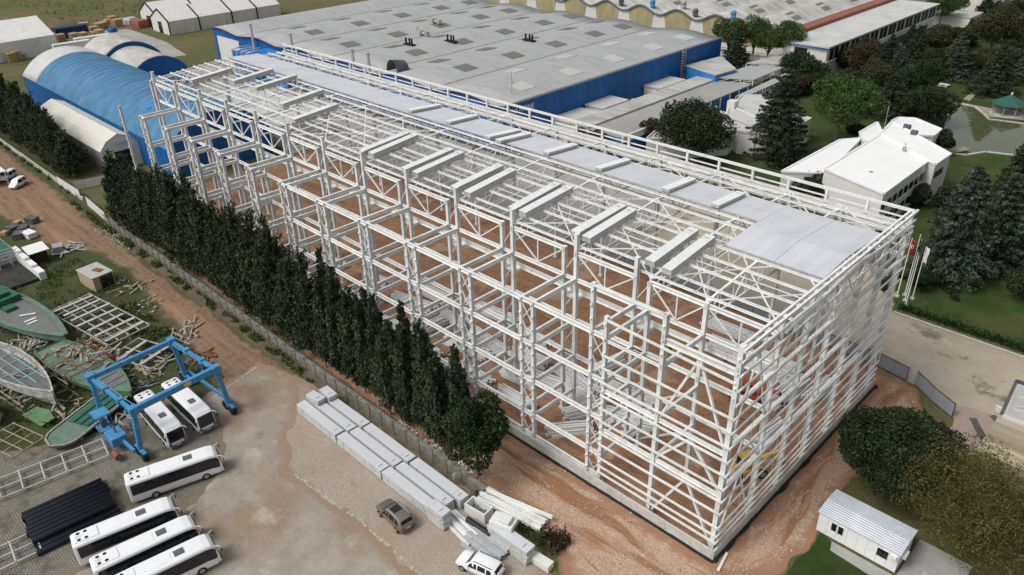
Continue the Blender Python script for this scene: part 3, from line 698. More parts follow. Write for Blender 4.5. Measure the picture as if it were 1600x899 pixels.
# site fence of grey corrugated sheets
def hoarding(p, q, lab, h=2.1, posts=True):
    t = thing('site_hoarding', lab, 'hoarding', (p[0], p[1], 0), 'grey hoarding panels')
    a, b_ = Vector(p), Vector(q); L = (b_ - a).length; d = (b_ - a) / L; n = Vector((-d.y, d.x))
    k = int(L / .16); ring = []
    mb = MB(); vs = []
    for i in range(k + 1):
        o_ = a + d * (L * i / k) + n * (.035 * (1 if i % 2 else -1))
        vs += [(o_.x, o_.y, .08), (o_.x, o_.y, h)]
    mb.add(vs, [(2 * i, 2 * i + 2, 2 * i + 3, 2 * i + 1) for i in range(k)])
    o = mb.build('sheet', 'hoarding', t); sm = o.modifiers.new('s', 'SOLIDIFY'); sm.thickness = .012
    MB().beam((a.x, a.y, h), (b_.x, b_.y, h), .09, .07).build('rail', mats_hfr, t); MB().beam((a.x, a.y, .1), (b_.x, b_.y, .1), .09, .07).build('rail', mats_hfr, t)
    for i in range(max(2, int(L / 2.6) + 1)):
        s = a + d * (L * i / (max(2, int(L / 2.6) + 1) - 1)); MB().beam((s.x + n.x * .06, s.y + n.y * .06, 0), (s.x + n.x * .06, s.y + n.y * .06, h + .06), .1, .1).build('post', mats_hfr, t)
mats_hfr = mat('dark red frame', (.07, .035, .035), .6)
hoarding((-6.2, 43.0), (-2.3, 42.2), 'grey hoarding panel closest to the end wall of the frame')
hoarding((-1.2, 42.2), (1.4, 40.3), 'grey hoarding panel between the gap and the leaning last one')
hoarding((1.45, 40.2), (4.6, 38.4), 'grey hoarding panel beside the dark broadleaf tree')
for i in range(7): hoarding((-14.5 - i * 8, 43.0), (-6.6 - i * 8, 43.0), 'grey hoarding panel along the road behind the frame, %s from the end wall' % ORD[i])

M['gutter'] = mat('dark wet gutter', (.24, .24, .235), .8, .3, 2)
# ------------------------------------------------------------------ blue factory beyond
BF = thing('blue_factory', 'large low factory with grey waved roof and deep blue walls', 'factory', (-170, 110, 0))
def bz(x):
    t = ((x + 116) / 24.0) % 1.0
    return 11.2 + 1.05 * (.5 + .5 * math.cos(2 * math.pi * t)) ** .8 if x < -103.5 else 11.6
y0, y1 = 68.0, 161.0
xs = [-241 + k * 2.0 for k in range(70)]; xs = [x for x in xs if x < -103.2] + [-103.0]
mb = MB(); n = len(xs)
YS = [y0 - .3] + [y0 + (y1 - y0) * k / 10 for k in range(1, 10)] + [y1]
mb.add([(x, y, bz(x)) for y in YS for x in xs], [(j * n + i, j * n + i + 1, (j + 1) * n + i + 1, (j + 1) * n + i) for j in range(10) for i in range(n - 1)])
o = mb.build('roof', 'roofgrey', BF, smooth=True); s_ = o.modifiers.new('s', 'SOLIDIFY'); s_.thickness = .3; s_.offset = -1
mb = MB()
for a, b_ in zip(xs, xs[1:]):
    mb.add([(a, y0, 0), (b_, y0, 0), (b_, y0, bz(b_) - .3), (a, y0, bz(a) - .3)], [(0, 1, 2, 3)])
    mb.add([(a, y1 - .2, 0), (b_, y1 - .2, 0), (b_, y1 - .2, bz(b_) - .3), (a, y1 - .2, bz(a) - .3)], [(0, 1, 2, 3)])
mb.quad((-103.1, y0, 0), (-103.1, y1, 0), (-103.1, y1, 11.3), (-103.1, y0, 11.3)); mb.quad((-240.9, y0, 0), (-240.9, y1, 0), (-240.9, y1, bz(-241) - .3), (-240.9, y0, bz(-241) - .3))
mb.build('wall', 'blue', BF)
mb = MB()
for a, b_ in zip(xs, xs[1:]): mb.beam((a, y0 - .36, bz(a) - .15), (b_, y0 - .36, bz(b_) - .15), .14, .5)
mb.build('eave_trim', mat('navy trim', (.03, .045, .14), .5), BF)
for x in [-128, -152, -176, -200, -224]:
    mb = MB()
    for y in np.arange(y0, y1 - 1, 1.5): mb.box(x + random.uniform(-.15, .15), y + .75, bz(x) + .06, .5, 1.4, .1)
    mb.build('valley_gutter', M['gutter'], BF)
def skyl(x, y, m_, sx=4.6, sy=5.0):
    vs = []
    mb = MB()
    for k in range(5):
        xa, xb = x - sx / 2 + sx * k / 5 + .03, x - sx / 2 + sx * (k + 1) / 5 - .03
        mb.slab([(xa, y - sy / 2, bz(xa) + .12), (xb, y - sy / 2, bz(xb) + .12), (xb, y + sy / 2, bz(xb) + .12), (xa, y + sy / 2, bz(xa) + .12)], .1)
    mb.build('skylight', m_, BF)
for y in (82, 100, 118, 136, 152): skyl(-110.5, y, 'sky_light')
for y in (92, 112, 132, 150): skyl(-122.5, y, 'sky_light')
for x in (-134.5, -146, -158.5, -170, -182.5, -194, -206.5, -218):
    for y in (86, 104, 122, 140, 154): skyl(x, y + ((x * 7) % 9 - 4), 'sky_dark')
txt = bpy.data.curves.new('lettering', 'FONT'); txt.body = 'SIRENA MARINE'; txt.size = 1.75; txt.extrude = .03; txt.space_character = 1.0
to = bpy.data.objects.new('lettering', txt); COL.objects.link(to)
dg = bpy.context.evaluated_depsgraph_get(); me = bpy.data.meshes.new_from_object(to.evaluated_get(dg)); bpy.data.objects.remove(to)
wx = max(v.co.x for v in me.vertices)
to = bpy.data.objects.new('lettering', me); COL.objects.link(to); me.materials.clear(); me.materials.append(M['white']); to.parent = BF
to.rotation_euler = (R(90), 0, R(90)); to.location = (-102.98 + 170, 68.3 - 110, 8.95); to.scale = (9.9 / wx, 1, 1)
mb = MB()
for k in range(14): mb.bb(-103.0, -102.3, 139.2, 141.0, 1.0 + k * .75, 1.08 + k * .75)
for y in (139.2, 141.0): mb.beam((-102.4, y, 0), (-102.4, y, 12), .1, .1)
for k in range(7): mb.beam((-102.35, 139.2 if k % 2 else 141, 1 + k * 1.5), (-102.35, 141 if k % 2 else 139.2, 2.5 + k * 1.5), .07, .07)
mb.build('ladder_tower', 'steel_old', BF)
def vent(x, y, h, r, kind):
    mb = MB(); z = bz(x)
    if kind == 0:
        mb.tube((x, y, z - .2), (x, y, z + h), r, 10); mb.tube((x, y, z + h), (x, y, z + h + .15), r * 1.3, 10)
        return mb.build('flue', 'galv', BF)
    mb.bb(x - 1, x + 1, y - .8, y + .8, z, z + 1.5); mb.tube((x + .9, y, z + .8), (x + 3.4, y, z + .8), .45, 10); mb.tube((x + 3.4, y, z + .3), (x + 3.4, y, z + 1.5), .8, 10); mb.tube((x - 1.2, y, z), (x - 1.2, y, z + 2.4), .25, 8)
    return mb.build('extractor', 'steel_old', BF)
for u in ((-186, 118), (-178, 106)): vent(u[0], u[1], 1, 1, 1)
for x, y in ((-166, 92), (-160, 103), (-142, 118)):
    mb = MB(); z = bz(x)
    mb.bb(x - 2.2, x + 2.2, y - .7, y + .7, z + .25, z + .5)
    for dx in (-1.4, .2, 1.3): mb.tube((x + dx, y, z), (x + dx, y, z + 2.1), .28, 8)
    for dx in (-2, 2): mb.bb(x + dx - .1, x + dx + .1, y - .6, y + .6, z, z + .3)
    mb.build('extractor', 'black', BF)
for x, y in ((-212, 66.8), (-189, 66.8), (-158, 66.5), (-151, 66.5)):
    mb = MB(); mb.tube((x, y, 0), (x, y, 16.5), .45, 10); mb.tube((x, y, 16.5), (x, y, 16.8), .6, 10); mb.build('flue', 'galv', BF)
mb = MB()
for k in range(16):
    a, b_ = math.pi * k / 16, math.pi * (k + 1) / 16
    mb.quad((-146 + 2.2 * math.cos(a), 70, 11.8 + 3.2 * math.sin(a)), (-146 + 2.2 * math.cos(b_), 70, 11.8 + 3.2 * math.sin(b_)), (-146 + 2.2 * math.cos(b_), 74, 11.8 + 2.4 * math.sin(b_)), (-146 + 2.2 * math.cos(a), 74, 11.8 + 2.4 * math.sin(a)))
o = mb.build('roof_cowl', 'busgrey', BF); o.modifiers.new('s', 'SOLIDIFY').thickness = .1
mb = MB(); mb.bb(-238.5, -224, y0 - .25, y0 - .05, 0, 9.6); mb.build('hall_door', 'facade', BF)
mb = MB(); mb.bb(-218, -206, y0 - 6, y0 - .1, 0, 8.5); mb.bb(-206, -194, y0 - 2.5, y0 - .1, 0, 10); mb.build('side_bay', 'blue2', BF)
mb = MB()
for x in (-217, -214, -211, -208): mb.path([(x, y0 - 6.3, 0), (x, y0 - 6.3, 9.2), (x + 1.2, y0 - 5, 9.6), (x + 1.2, y0 - .5, 9.6)], .22, 8)
mb.build('duct', 'galv', BF)
MB().bb(-103.05, -102.95, y0, y1, 11.15, 11.55).build('eave_trim', 'roofgrey', BF)
# roof mast
mb = MB(); mb.tube((-108, 76, 11.4), (-108, 76, 17), .07, 6); mb.box(-108, 76.4, 14.2, .1, .8, .2); mb.build('mast', 'steel_old', BF)

# low annexes along the blue wall
def lowbld(name, lab, poly, z, wallm='facade', roofm='roofpale', over=.25, z0=0, cat='building', tops=None, group=None):
    cx = sum(p[0] for p in poly) / len(poly); cy = sum(p[1] for p in poly) / len(poly)
    t = thing(name, lab, cat, (cx, cy, 0), group)
    MB().prism(poly, z0, z - .28, [zz - .28 for zz in tops] if tops else None).build('wall', wallm, t)
    pl = [(cx + (p[0] - cx) * (1 + over / max(1, math.dist(p, (cx, cy)))), cy + (p[1] - cy) * (1 + over / max(1, math.dist(p, (cx, cy))))) for p in poly]
    tt = tops or [z] * len(pl)
    mb = MB(); mb.slab([(p[0], p[1], zz) for p, zz in zip(pl, tt)] if sum(pl[i][0] * pl[(i + 1) % len(pl)][1] - pl[(i + 1) % len(pl)][0] * pl[i][1] for i in range(len(pl))) > 0 else [(p[0], p[1], zz) for p, zz in zip(pl, tt)][::-1], .26)
    mb.build('roof', roofm, t)
    return t
def rect(x0, x1, y0_, y1_): return [(x0, y0_), (x1, y0_), (x1, y1_), (x0, y1_)]
lowbld('lean_to', 'white flat lean-to against the blue wall, lower left one', rect(-102.8, -96.5, 84, 95), 5.2, roofm='rooflight')
lowbld('lean_to', 'small white flat lean-to roof midway along the blue wall', rect(-102.8, -97, 97, 107), 5.6, roofm='rooflight')
lowbld('lean_to', 'small pale lean-to with white gable at the ladder tower', rect(-102.8, -97.5, 122, 134), 5.2, roofm='rooflight')
t = lowbld('long_shed', 'long pale roofed shed running parallel to the blue wall', rect(-96.6, -91.0, 84, 138), 5.4, roofm='roofpale')
MB().bb(-96.9, -90.7, 108, 109.2, 5.36, 5.48).build('roof_joint', 'concrete', t)
t = lowbld('covered_walk', 'long grey canopy with blue side panels behind the frame', rect(-90.6, -81.5, 84, 141), 5.0, wallm='blue', roofm='roofdark')
mb = MB()
for y in np.arange(112, 141, 4.6): mb.bb(-81.5, -81.3, y, y + .25, 0, 4.7)
mb.build('post', 'white', t)
mb = MB()
for y in np.arange(113.5, 141, 9): mb.bb(-81.5, -81.42, y, y + 2.2, 1.4, 4.4)
mb.build('window', 'glass2', t)
MB().bb(-81.4, -80.9, 84, 112, 3.7, 5.2).build('parapet', 'facade', t)
t = lowbld('blue_store', 'light blue flat roofed store at the far end of the blue wall', [(-102.3, 141.3), (-90.3, 137.4), (-89.3, 146.4), (-100.3, 156.9)], 7, wallm='blue2', roofm='roofpale')
for nm, lab, poly, z in (('canopy', 'grey flat canopy on white trusses behind the dark cedar', [(-90.6, 138.7), (-81.7, 142.6), (-81.8, 160.5), (-90.6, 155.2)], 6), ('canopy', 'pale flat canopy on white trusses beside the umbrella pines', [(-92.4, 157.7), (-81.5, 164.6), (-80.1, 187.3), (-89.7, 175.3)], 6), ('canopy', 'narrow dark grey canopy below the trussed canopies', [(-79.0, 129.3), (-76.8, 131.2), (-78.0, 178.8), (-81.2, 181.3)], 5)):
    cx = sum(p[0] for p in poly) / 4; cy = sum(p[1] for p in poly) / 4
    t = thing(nm, lab, 'canopy', (cx, cy, 0), 'roadside canopies')
    pts = [(p[0], p[1], z) for p in poly]
    ar = sum(poly[i][0] * poly[(i + 1) % 4][1] - poly[(i + 1) % 4][0] * poly[i][1] for i in range(4))
    MB().slab(pts if ar > 0 else pts[::-1], .25).build('roof', 'roofpale' if 'dark' not in lab else 'roofgrey', t)
    mb = MB()
    for k in range(4):
        a, b_ = Vector(pts[k]), Vector(pts[(k + 1) % 4]); n_ = max(3, int((b_ - a).length / 2.5))
        mb.beam(a - Vector((0, 0, 1.1)), b_ - Vector((0, 0, 1.1)), .12, .12)
        for i in range(n_):
            p = a.lerp(b_, i / n_); q = a.lerp(b_, (i + 1) / n_)
            mb.beam(p - Vector((0, 0, 1.1)), q - Vector((0, 0, .3)), .09, .09)
            if i % 2 == 0: mb.beam((p.x, p.y, 0), (p.x, p.y, z - .25), .18, .18)
    mb.build('truss', 'steel', t)

# white multi-bay plant with waved gables behind the blue factory
SP = thing('waved_roof_plant', 'white plant with waved gables and yellowed glazing behind the blue factory', 'factory', (-150, 200, 0))
def wz(x): return 9.5 + 2.6 * (.5 + .5 * math.cos(2 * math.pi * ((x + 105.5) / 15.6)))
yf = 188.0
xs = [-250 + k * 1.3 for k in range(127)]; xs = [x for x in xs if x < -94]
n = len(xs)
mb = MB(); ys_ = [yf - .5 + k * 20 for k in range(10)]
mb.add([(x, y, wz(x)) for y in ys_ for x in xs], [(j * n + i, j * n + i + 1, (j + 1) * n + i + 1, (j + 1) * n + i) for j in range(9) for i in range(n - 1)])
o = mb.build('roof', 'roofpale', SP, smooth=True); s_ = o.modifiers.new('s', 'SOLIDIFY'); s_.thickness = .3; s_.offset = -1
mb = MB()
for a, b_ in zip(xs, xs[1:]): mb.add([(a, yf, 0), (b_, yf, 0), (b_, yf, wz(b_) - .3), (a, yf, wz(a) - .3)], [(0, 1, 2, 3)])
mb.quad((xs[-1], yf, 0), (xs[-1], yf + 175, 0), (xs[-1], yf + 175, wz(xs[-1]) - .3), (xs[-1], yf, wz(xs[-1]) - .3))
mb.build('wall', 'facade', SP)
mb = MB()
for a, b_ in zip(xs, xs[1:]): mb.beam((a, yf - .6, wz(a) - .1), (b_, yf - .6, wz(b_) - .1), .16, .45)
mb.build('eave_trim', mat('slate blue trim', (.12, .16, .2), .6), SP)
for k in range(11):
    c = -105.5 - 15.6 * k
    mb = MB(); top = [(c + d, yf - .06, wz(c + d) - .6) for d in np.linspace(-5.7, 5.7, 9)]
    mb.add([(c - 4.4, yf - .06, 3.4), (c + 4.4, yf - .06, 3.4)] + top[::-1], [tuple(range(11))]); mb.build('glazing', 'yellowpanel', SP)
for k, (x, y) in enumerate([(-170, 189), (-163, 190), (-149, 190), (-136, 190), (-131, 190), (-117, 191), (-111, 191), (-98, 191)]):
    mb = MB(); z = wz(x); mb.tube((x, y, z - .3), (x, y, z + 1.6), .9, 10); mb.loft([[(x + r_ * math.cos(t), y + r_ * math.sin(t), z + h_) for t in np.linspace(0, 6.283, 11)[:-1]] for r_, h_ in ((.95, 1.3), (1.05, 1.9), (.8, 2.5), (.3, 2.7))])
    mb.build('roof_fan', ('steel_old', 'busgrey', 'hoist')[k % 3], SP, smooth=True)
for i in range(9):
    for j in range(3):
        x = -101.5 - 15.6 * i - 1; y = 205 + j * 22 + (i % 3) * 4
        mb = MB(); mb.slab([(x - 2, y - 2.5, wz(x - 2) + .12), (x + 2, y - 2.5, wz(x + 2) + .12), (x + 2, y + 2.5, wz(x + 2) + .12), (x - 2, y + 2.5, wz(x - 2) + .12)], .1); mb.build('skylight', 'sky_dark', SP)
t = thing('perimeter_wall', 'long white wall with red handrail in front of the waved gables', 'wall', (-150, 172, 0))
MB().bb(-215, -88, 171.8, 172.2, 0, 5.2).build('wall_panel', 'facade', t)
mb = MB(); mb.beam((-140, 171.4, 5.9), (-90, 171.4, 5.9), .12, .12); mb.beam((-140, 171.4, 5.3), (-90, 171.4, 5.3), .12, .12)
for x in np.arange(-140, -89, 4): mb.beam((x, 171.4, 0), (x, 171.4, 6), .1, .1)
mb.build('handrail', 'brick', t)
# long white office block
OB = thing('office_block', 'long white two storey block with a band of dark windows', 'building', (-76, 210, 0))
MB().bb(-89.5, -76.0, 174, 262, 0, 9.7).build('wall', 'facade', OB)
MB().bb(-90, -75.4, 173.4, 262.6, 9.7, 10.1).build('roof', 'rooflight', OB)
MB().bb(-94.0, -90.0, 174, 262.6, 9.6, 11.2).build('tile_strip', 'brick', OB)
for k in range(12):
    y = 175.5 + k * 7.2
    w = MB(); w.bb(-76.02, -75.9, y, y + 6.2, 5.9, 9.2); f_ = w.build('window', 'glassd', OB)
    fr = MB(); [fr.bb(-75.9, -75.84, y + t_ - .07, y + t_ + .07, 6.2, 9.0) for t_ in (0, 3.1, 6.2)]; fr.build('frame', 'white', f_)
MB().bb(-76.05, -75.7, 174, 262, 5.4, 5.7).build('string_course', 'white', OB)
MB().bb(-76.03, -75.85, 190, 256, 1.6, 4.0).build('lower_glazing', 'glass2', OB)
mb = MB(); mb.bb(-86, -82, 173.86, 173.98, 6.0, 8.8); mb.build('window', 'glassd', OB)
MB().bb(-90.1, -75.3, 173.2, 173.42, 9.5, 9.75).build('eave_trim', 'blue', OB)
# distant white houses at the upper right
for k, (u, lab) in enumerate([((-79.4, 319.0), 'pale house with flat roof at the far upper right behind conifers'), ((-70.2, 333.3), 'white house seen between trees at the far upper right edge'), ((-74.9, 282.4), 'low pale building with sloped roof beyond the office block')]):
    lowbld('house', lab, rect(u[0] - 7, u[0] + 7, u[1] - 6, u[1] + 8), (8, 9, 4)[k], roofm=('roofpale', 'rooflight', 'roofpale')[k])
# ------------------------------------------------------------------ coaches
def wheel(parent, x, y, r=.48, w=.28, side=1):
    o = MB().tube((x, y - w / 2, r), (x, y + w / 2, r), r, 20).build('wheel', 'black', parent, bevel=.03)
    MB().tube((x, y + side * (w / 2 - .02), r), (x, y + side * (w / 2 + .02), r), r * .58, 14).build('rim', 'rim', o)
    return o
def coach(L=10.2):
    t = thing('coach', 'x', 'coach')
    W2, H = 1.24, 3.15
    def ring(x, s=1., ztop=H, zb=.38, wt=.93):
        r = .26; w = W2 * s
        pts = [(w * .94, zb), (w, zb + .35), (w, 1.5), (w * .985, 2.3)]
        for k in range(5):
            a = k / 4 * math.pi / 2; pts.append((w * wt - r + r * math.cos(a), ztop - r + r * math.sin(a)))
        return [(x, y, z) for y, z in pts] + [(x, -y, z) for y, z in pts[::-1]]
    xs = [(-L / 2, .90, H - .12, .55), (-L / 2 + .12, .97, H - .03, .42), (-L / 2 + .5, 1, H, .38), (-L / 2 + 3, 1, H + .02, .38), (0, 1, H, .38), (L / 2 - 2.4, 1, H, .38), (L / 2 - 1.2, 1, H - .02, .38), (L / 2 - .55, .98, H - .13, .38), (L / 2 - .2, .93, H - .42, .4)]
    rings = [ring(x, s, zt, zb) for x, s, zt, zb in xs]
    fr = [(L / 2 + .06 * (1 - abs(p[1]) / 1.3) + (.10 if p[2] < 1.3 else -.12 if p[2] > 2.2 else 0), p[1] * .97, p[2] if p[2] < 2.4 else p[2] - .22) for p in rings[-1]]
    MB().loft(rings + [fr]).build('body', 'bus', t, smooth=False, bevel=.06)
    for s in (1, -1):
        def wy(sc, z): return s * (W2 * sc * (1 if z < 1.5 else 1 - .015 * (z - 1.5) / .8 if z < 2.3 else .985 - .055 * (z - 2.3) / .59) + .012)
        rows = [[(x, wy(sc, z), z) for z in zs] for x, sc, zs in ((-L / 2 + .35, 1, (1.42, 2.3, 2.82)), (L / 2 - 1.25, 1, (1.38, 2.3, 2.82)), (L / 2 - .56, .98, (1.24, 2.2, 2.68)), (L / 2 - .22, .935, (1.22, 2.0, 2.42)))]
        o = MB().loft(rows, cap=False, closed=False).build('side_window', 'glass', t); sm = o.modifiers.new('s', 'SOLIDIFY'); sm.thickness = .02; sm.offset = 0
    mb = MB()
    for s in (1, -1):
        for k in range(1, 6):
            x = -L / 2 + .5 + k * (L - 1.5) / 6; mb.box(x, s * (W2 + .012), 2.1, .05, .02, 1.2)
    mb.build('window_divider', 'black', t)
    mb = MB(); mb.add([(L / 2 + .13, -.98, 1.2), (L / 2 + .13, .98, 1.2), (L / 2 - .15, .95, 2.7), (L / 2 - .15, -.95, 2.7)], [(0, 1, 2, 3)])
    mb.add([(L / 2 + .16, -.98, 1.2), (L / 2 + .17, 1.0, 1.2), (L / 2 - .10, .97, 2.72), (L / 2 - .10, -.97, 2.72)], [(0, 1, 2, 3)])
    o = mb.build('windscreen', 'glass', t)
    mb = MB(); mb.add([(-L / 2 - .015, .9, 1.75), (-L / 2 - .015, -.9, 1.75), (-L / 2 - .015, -.85, 2.65), (-L / 2 - .015, .85, 2.65)], [(0, 1, 2, 3)]); mb.build('rear_window', 'glass', t)
    mb = MB(); mb.bb(-L / 2 + .25, -L / 2 + 2.6, -.78, .78, H - .05, H + .10); o = mb.build('air_conditioner', 'bus', t, bevel=.04)
    f = MB()
    for x in (-L / 2 + .75, -L / 2 + 1.45):
        for y in (-.5, .5): f.tube((x, y, H + .09), (x, y, H + .115), .19, 12)
    f.build('fan', 'black', o)
    MB().bb(-L / 2 + .45, -L / 2 + 1.0, -.22, .22, H + .1, H + .112).build('cover', 'cream', o)
    MB().bb(L / 2 - 3.9, L / 2 - 2.9, -.42, .42, H - .03, H + .07).build('roof_hatch', 'busgrey', t, bevel=.04)
    MB().bb(-L / 2 + 2.7, L / 2 - 4.2, -.62, .62, H - .04, H + .03).build('roof_pod', 'bus', t, bevel=.03)
    mb = MB(); mb.bb(L / 2 - 1.05, L / 2 - .3, -W2 - .012, -W2 + .01, .5, 1.16); mb.build('door', 'bus', t)
    for s in (1, -1):
        o = MB().path([(L / 2 - .25, s * 1.0, 2.75), (L / 2 + .2, s * 1.3, 2.75), (L / 2 + .3, s * 1.38, 2.45)], .04, 6).build('mirror', 'bus', t)
        MB().box(L / 2 + .3, s * 1.38, 2.25, .1, .18, .4).build('mirror_glass', 'black', o)
        MB().box(L / 2 + .12, s * .95, .95, .16, .4, .2).build('headlight', 'glass2', t)
        wheel(t, L / 2 - 2.0, s * (W2 - .12), side=s); wheel(t, -L / 2 + 2.6, s * (W2 - .12), side=s)
        MB().box(-L / 2 - .01, s * .95, 1.2, .06, .18, .5).build('tail_light', 'red', t)
    MB().bb(L / 2 + .10, L / 2 + .18, -1.0, 1.0, .5, .72).build('bumper', 'busgrey', t)
    MB().box(L / 2 + .2, 0, .62, .02, .5, .12).build('number_plate', 'white', t)
    return t
C0 = coach()
cs = [((-65.7, -26.3), 0, 'white coach under the blue hoist, the one nearer the dirt road'), ((-65.7, -30.0), -.03, 'white coach under the blue hoist, the one beside the hoist engine'),
      ((-54.95, -33.0), 1.30, 'white coach parked across in front of the hoist, first of the parked row'), ((-50.4, -40.2), 1.37, 'white coach parked beside the black pipes, second of the row'), ((-46.1, -39.9), 1.42, 'white coach third from the hoist in the parked row'), ((-42.3, -39.8), 1.42, 'white coach last of the parked row at the bottom edge')]
for i, (p, rz, lab) in enumerate(cs):
    o = C0 if i == 0 else dup(C0, (0, 0, 0)); place(o, (p[0], p[1], .03), rz, .97); o['label'] = lab; o['group'] = 'white coaches in the yard'

# ------------------------------------------------------------------ cars
def car(kind, paint, label, cat):
    t = thing({'suv': 'suv_car', 'van': 'small_van'}[kind], label, cat)
    if kind == 'suv':
        L, Wd = 4.6, .93
        st = [(-2.3, .55, .95, .62, .80), (-2.22, .40, 1.02, .7, .86), (-1.95, .32, 1.05, 1.55, .92), (-1.5, .3, 1.04, 1.66, .93), (-.6, .3, 1.02, 1.70, .93), (.3, .3, 1.0, 1.66, .93), (.62, .3, .99, 1.5, .93), (1.15, .3, .98, 1.05, .93), (1.9, .32, .88, .93, .9), (2.2, .4, .74, .80, .84), (2.3, .5, .62, .66, .74)]
    else:
        L, Wd = 4.2, .88
        st = [(-2.1, .5, 1.0, 1.75, .82), (-2.05, .36, 1.02, 1.82, .87), (-1.4, .3, 1.02, 1.86, .88), (0, .3, 1.0, 1.86, .88), (.5, .3, 1.0, 1.78, .88), (1.15, .3, .98, 1.12, .88), (1.7, .32, .9, .98, .86), (2.0, .4, .76, .84, .8), (2.1, .5, .64, .68, .7)]
    rings = []
    for x, zb, belt, top, w in st:
        cab = top > belt + .25
        wr = w * (.76 if cab else .9); zt = max(top, belt + .02)
        rings.append([(x, w * .9, zb), (x, w, .6 if zb < .6 else zb + .05), (x, w * .985, belt), (x, wr, zt - .02 if cab else zt - .01), (x, wr * .6, zt + .03), (x, -wr * .6, zt + .03), (x, -wr, zt - .02 if cab else zt - .01), (x, -w * .985, belt), (x, -w, .6 if zb < .6 else zb + .05), (x, -w * .9, zb)])
    o = MB().loft(rings).build('body', paint, t, smooth=True, bevel=.05)
    def side(x, f, s):   # point on the cabin side at height fraction f
        for a, b_ in zip(st, st[1:]):
            if a[0] <= x <= b_[0]:
                k = (x - a[0]) / (b_[0] - a[0]); be = a[2] + (b_[2] - a[2]) * k; to_ = a[3] + (b_[3] - a[3]) * k; w = a[4] + (b_[4] - a[4]) * k
                return (x, s * (w * .985 + (w * .76 - w * .985) * f + .015), be + (to_ - .02 - be) * f)
    wins = [(-1.85, -1.2), (-1.1, -.25), (-.15, .55)] if kind == 'suv' else [(-.75, .45), (-1.8, -.9)]
    for s in (1, -1):
        mb = MB()
        for a, b_ in wins:
            p = [side(a, .1, s), side(b_ + (.3 if b_ > .4 else 0), .1, s), side(b_, .86, s), side(a + (.05 if a > -1.5 else .25), .86, s)]
            mb.add(p + [(q[0], q[1] - s * .03, q[2]) for q in p], [(0, 1, 2, 3), (7, 6, 5, 4)])
        mb.build('side_window', 'glass', t)
        for x in (L / 2 - .85, -L / 2 + .85): wheel(t, x, s * (Wd - .1), .36, .24, s)
        MB().box(L / 2 - .98 if kind != 'suv' else .75, s * (Wd + .1), 1.05, .14, .2, .14).build('mirror', paint, t, bevel=.03)
        MB().box(L / 2 - .14, s * .66, .72, .22, .34, .14).build('headlight', 'rim', t, bevel=.04)
        MB().box(-L / 2 + .06, s * .7, 1.0, .12, .2, .22).build('tail_light', 'red', t, bevel=.03)
    x0, x1 = (.66, 1.12) if kind == 'suv' else (.56, 1.1)
    zt0, zt1 = (1.52, 1.10) if kind == 'suv' else (1.74, 1.2)
    mb = MB(); mb.slab([(x0, -.66, zt0 + .035), (x1, -.78, zt1 + .02), (x1, .78, zt1 + .02), (x0, .66, zt0 + .035)], .03); mb.build('windscreen', 'glass', t)
    mb = MB()
    if kind == 'suv':
        mb.slab([(-2.2, -.62, 1.09), (-1.98, -.6, 1.57), (-1.98, .6, 1.57), (-2.2, .62, 1.09)][::-1], .03)
    else: mb.quad((-2.112, .6, 1.15), (-2.112, -.6, 1.15), (-2.09, -.58, 1.65), (-2.09, .58, 1.65))
    mb.build('rear_window', 'glass', t)
    if kind == 'suv':
        for s in (1, -1): MB().beam((-1.7, s * .66, 1.74), (.3, s * .64, 1.74), .05, .05).build('roof_rail', 'galv' if paint == 'suv' else 'black', t)
    MB().box(-L / 2 - .01, 0, .75, .02, .5, .12).build('number_plate', 'white', t)
    MB().bb(-L / 2 - .03, -L / 2 + .2, -.8, .8, .42, .62).build('bumper', 'busgrey', t, bevel=.03)
    return t
S1 = car('suv', 'suv', 'bronze brown SUV with dark glass sunroof parked by the panel stacks', 'car'); place(S1, (-32.35, -19.3, .03), math.pi - .06, 1.08); LOCAL.add(S1.name)
MB().slab([(-.75, -.46, 1.745), (.15, -.46, 1.72), (.15, .46, 1.72), (-.75, .46, 1.745)], .02).build('sunroof', 'glass', S1)
S2 = car('suv', 'bus', 'white SUV partly cut off at the bottom edge by the silvery stack', 'car'); place(S2, (-20.9, -17.65, .03), math.pi + .25, 1.06)
V1 = car('van', 'bus', 'white van at the left edge with its dark rear window showing, nearer one', 'van'); place(V1, (*(-169.4, -16.2), .02), -.9)
V2 = car('van', 'bus', 'white van at the left edge, the farther one behind its twin', 'van'); place(V2, (*(-176.2, -16.2), .02), -.9)

# ------------------------------------------------------------------ blue boat hoist
BH = thing('boat_hoist', 'bright blue travelling boat hoist straddling two white coaches', 'boat hoist', (-68, -29, 0))
HZ = 6.3
corners = {'a': (-73.4, -34.2), 'b': (-73.9, -23.6), 'c': (-63.6, -22.6), 'd': (-63.0, -33.2)}
def hb(p, q, w=.5, h=.7, z=HZ): MB().beam((p[0], p[1], z), (q[0], q[1], z), w, h).build('top_beam', 'hoist', BH, bevel=.03)
hb(corners['a'], corners['b'], .5, .6); hb(corners['b'], corners['c'], .42, .5, HZ - .15); hb(corners['a'], corners['d'], .42, .5, HZ - .15); hb(corners['d'], corners['c'], .55, .8)
feet = {'a': (-72.3, -34.6), 'b': (-72.9, -23.4), 'c': (-62.7, -22.4), 'd': (-62.4, -33.9)}
for k in 'abcd':
    c, f = corners[k], feet[k]
    MB().beam((c[0], c[1], HZ - .2), (f[0], f[1], 1.2), .5, .55).build('leg', 'hoist', BH, bevel=.03)
    o = MB().box(f[0], f[1], .95, 2.6, .5, .6).build('bogie', 'hoist', BH)
    w = MB()
    for dx in (-.85, .85): w.tube((f[0] + dx, f[1] - .3, .62), (f[0] + dx, f[1] + .3, .62), .62, 16)
    w.build('wheel', 'black', o)
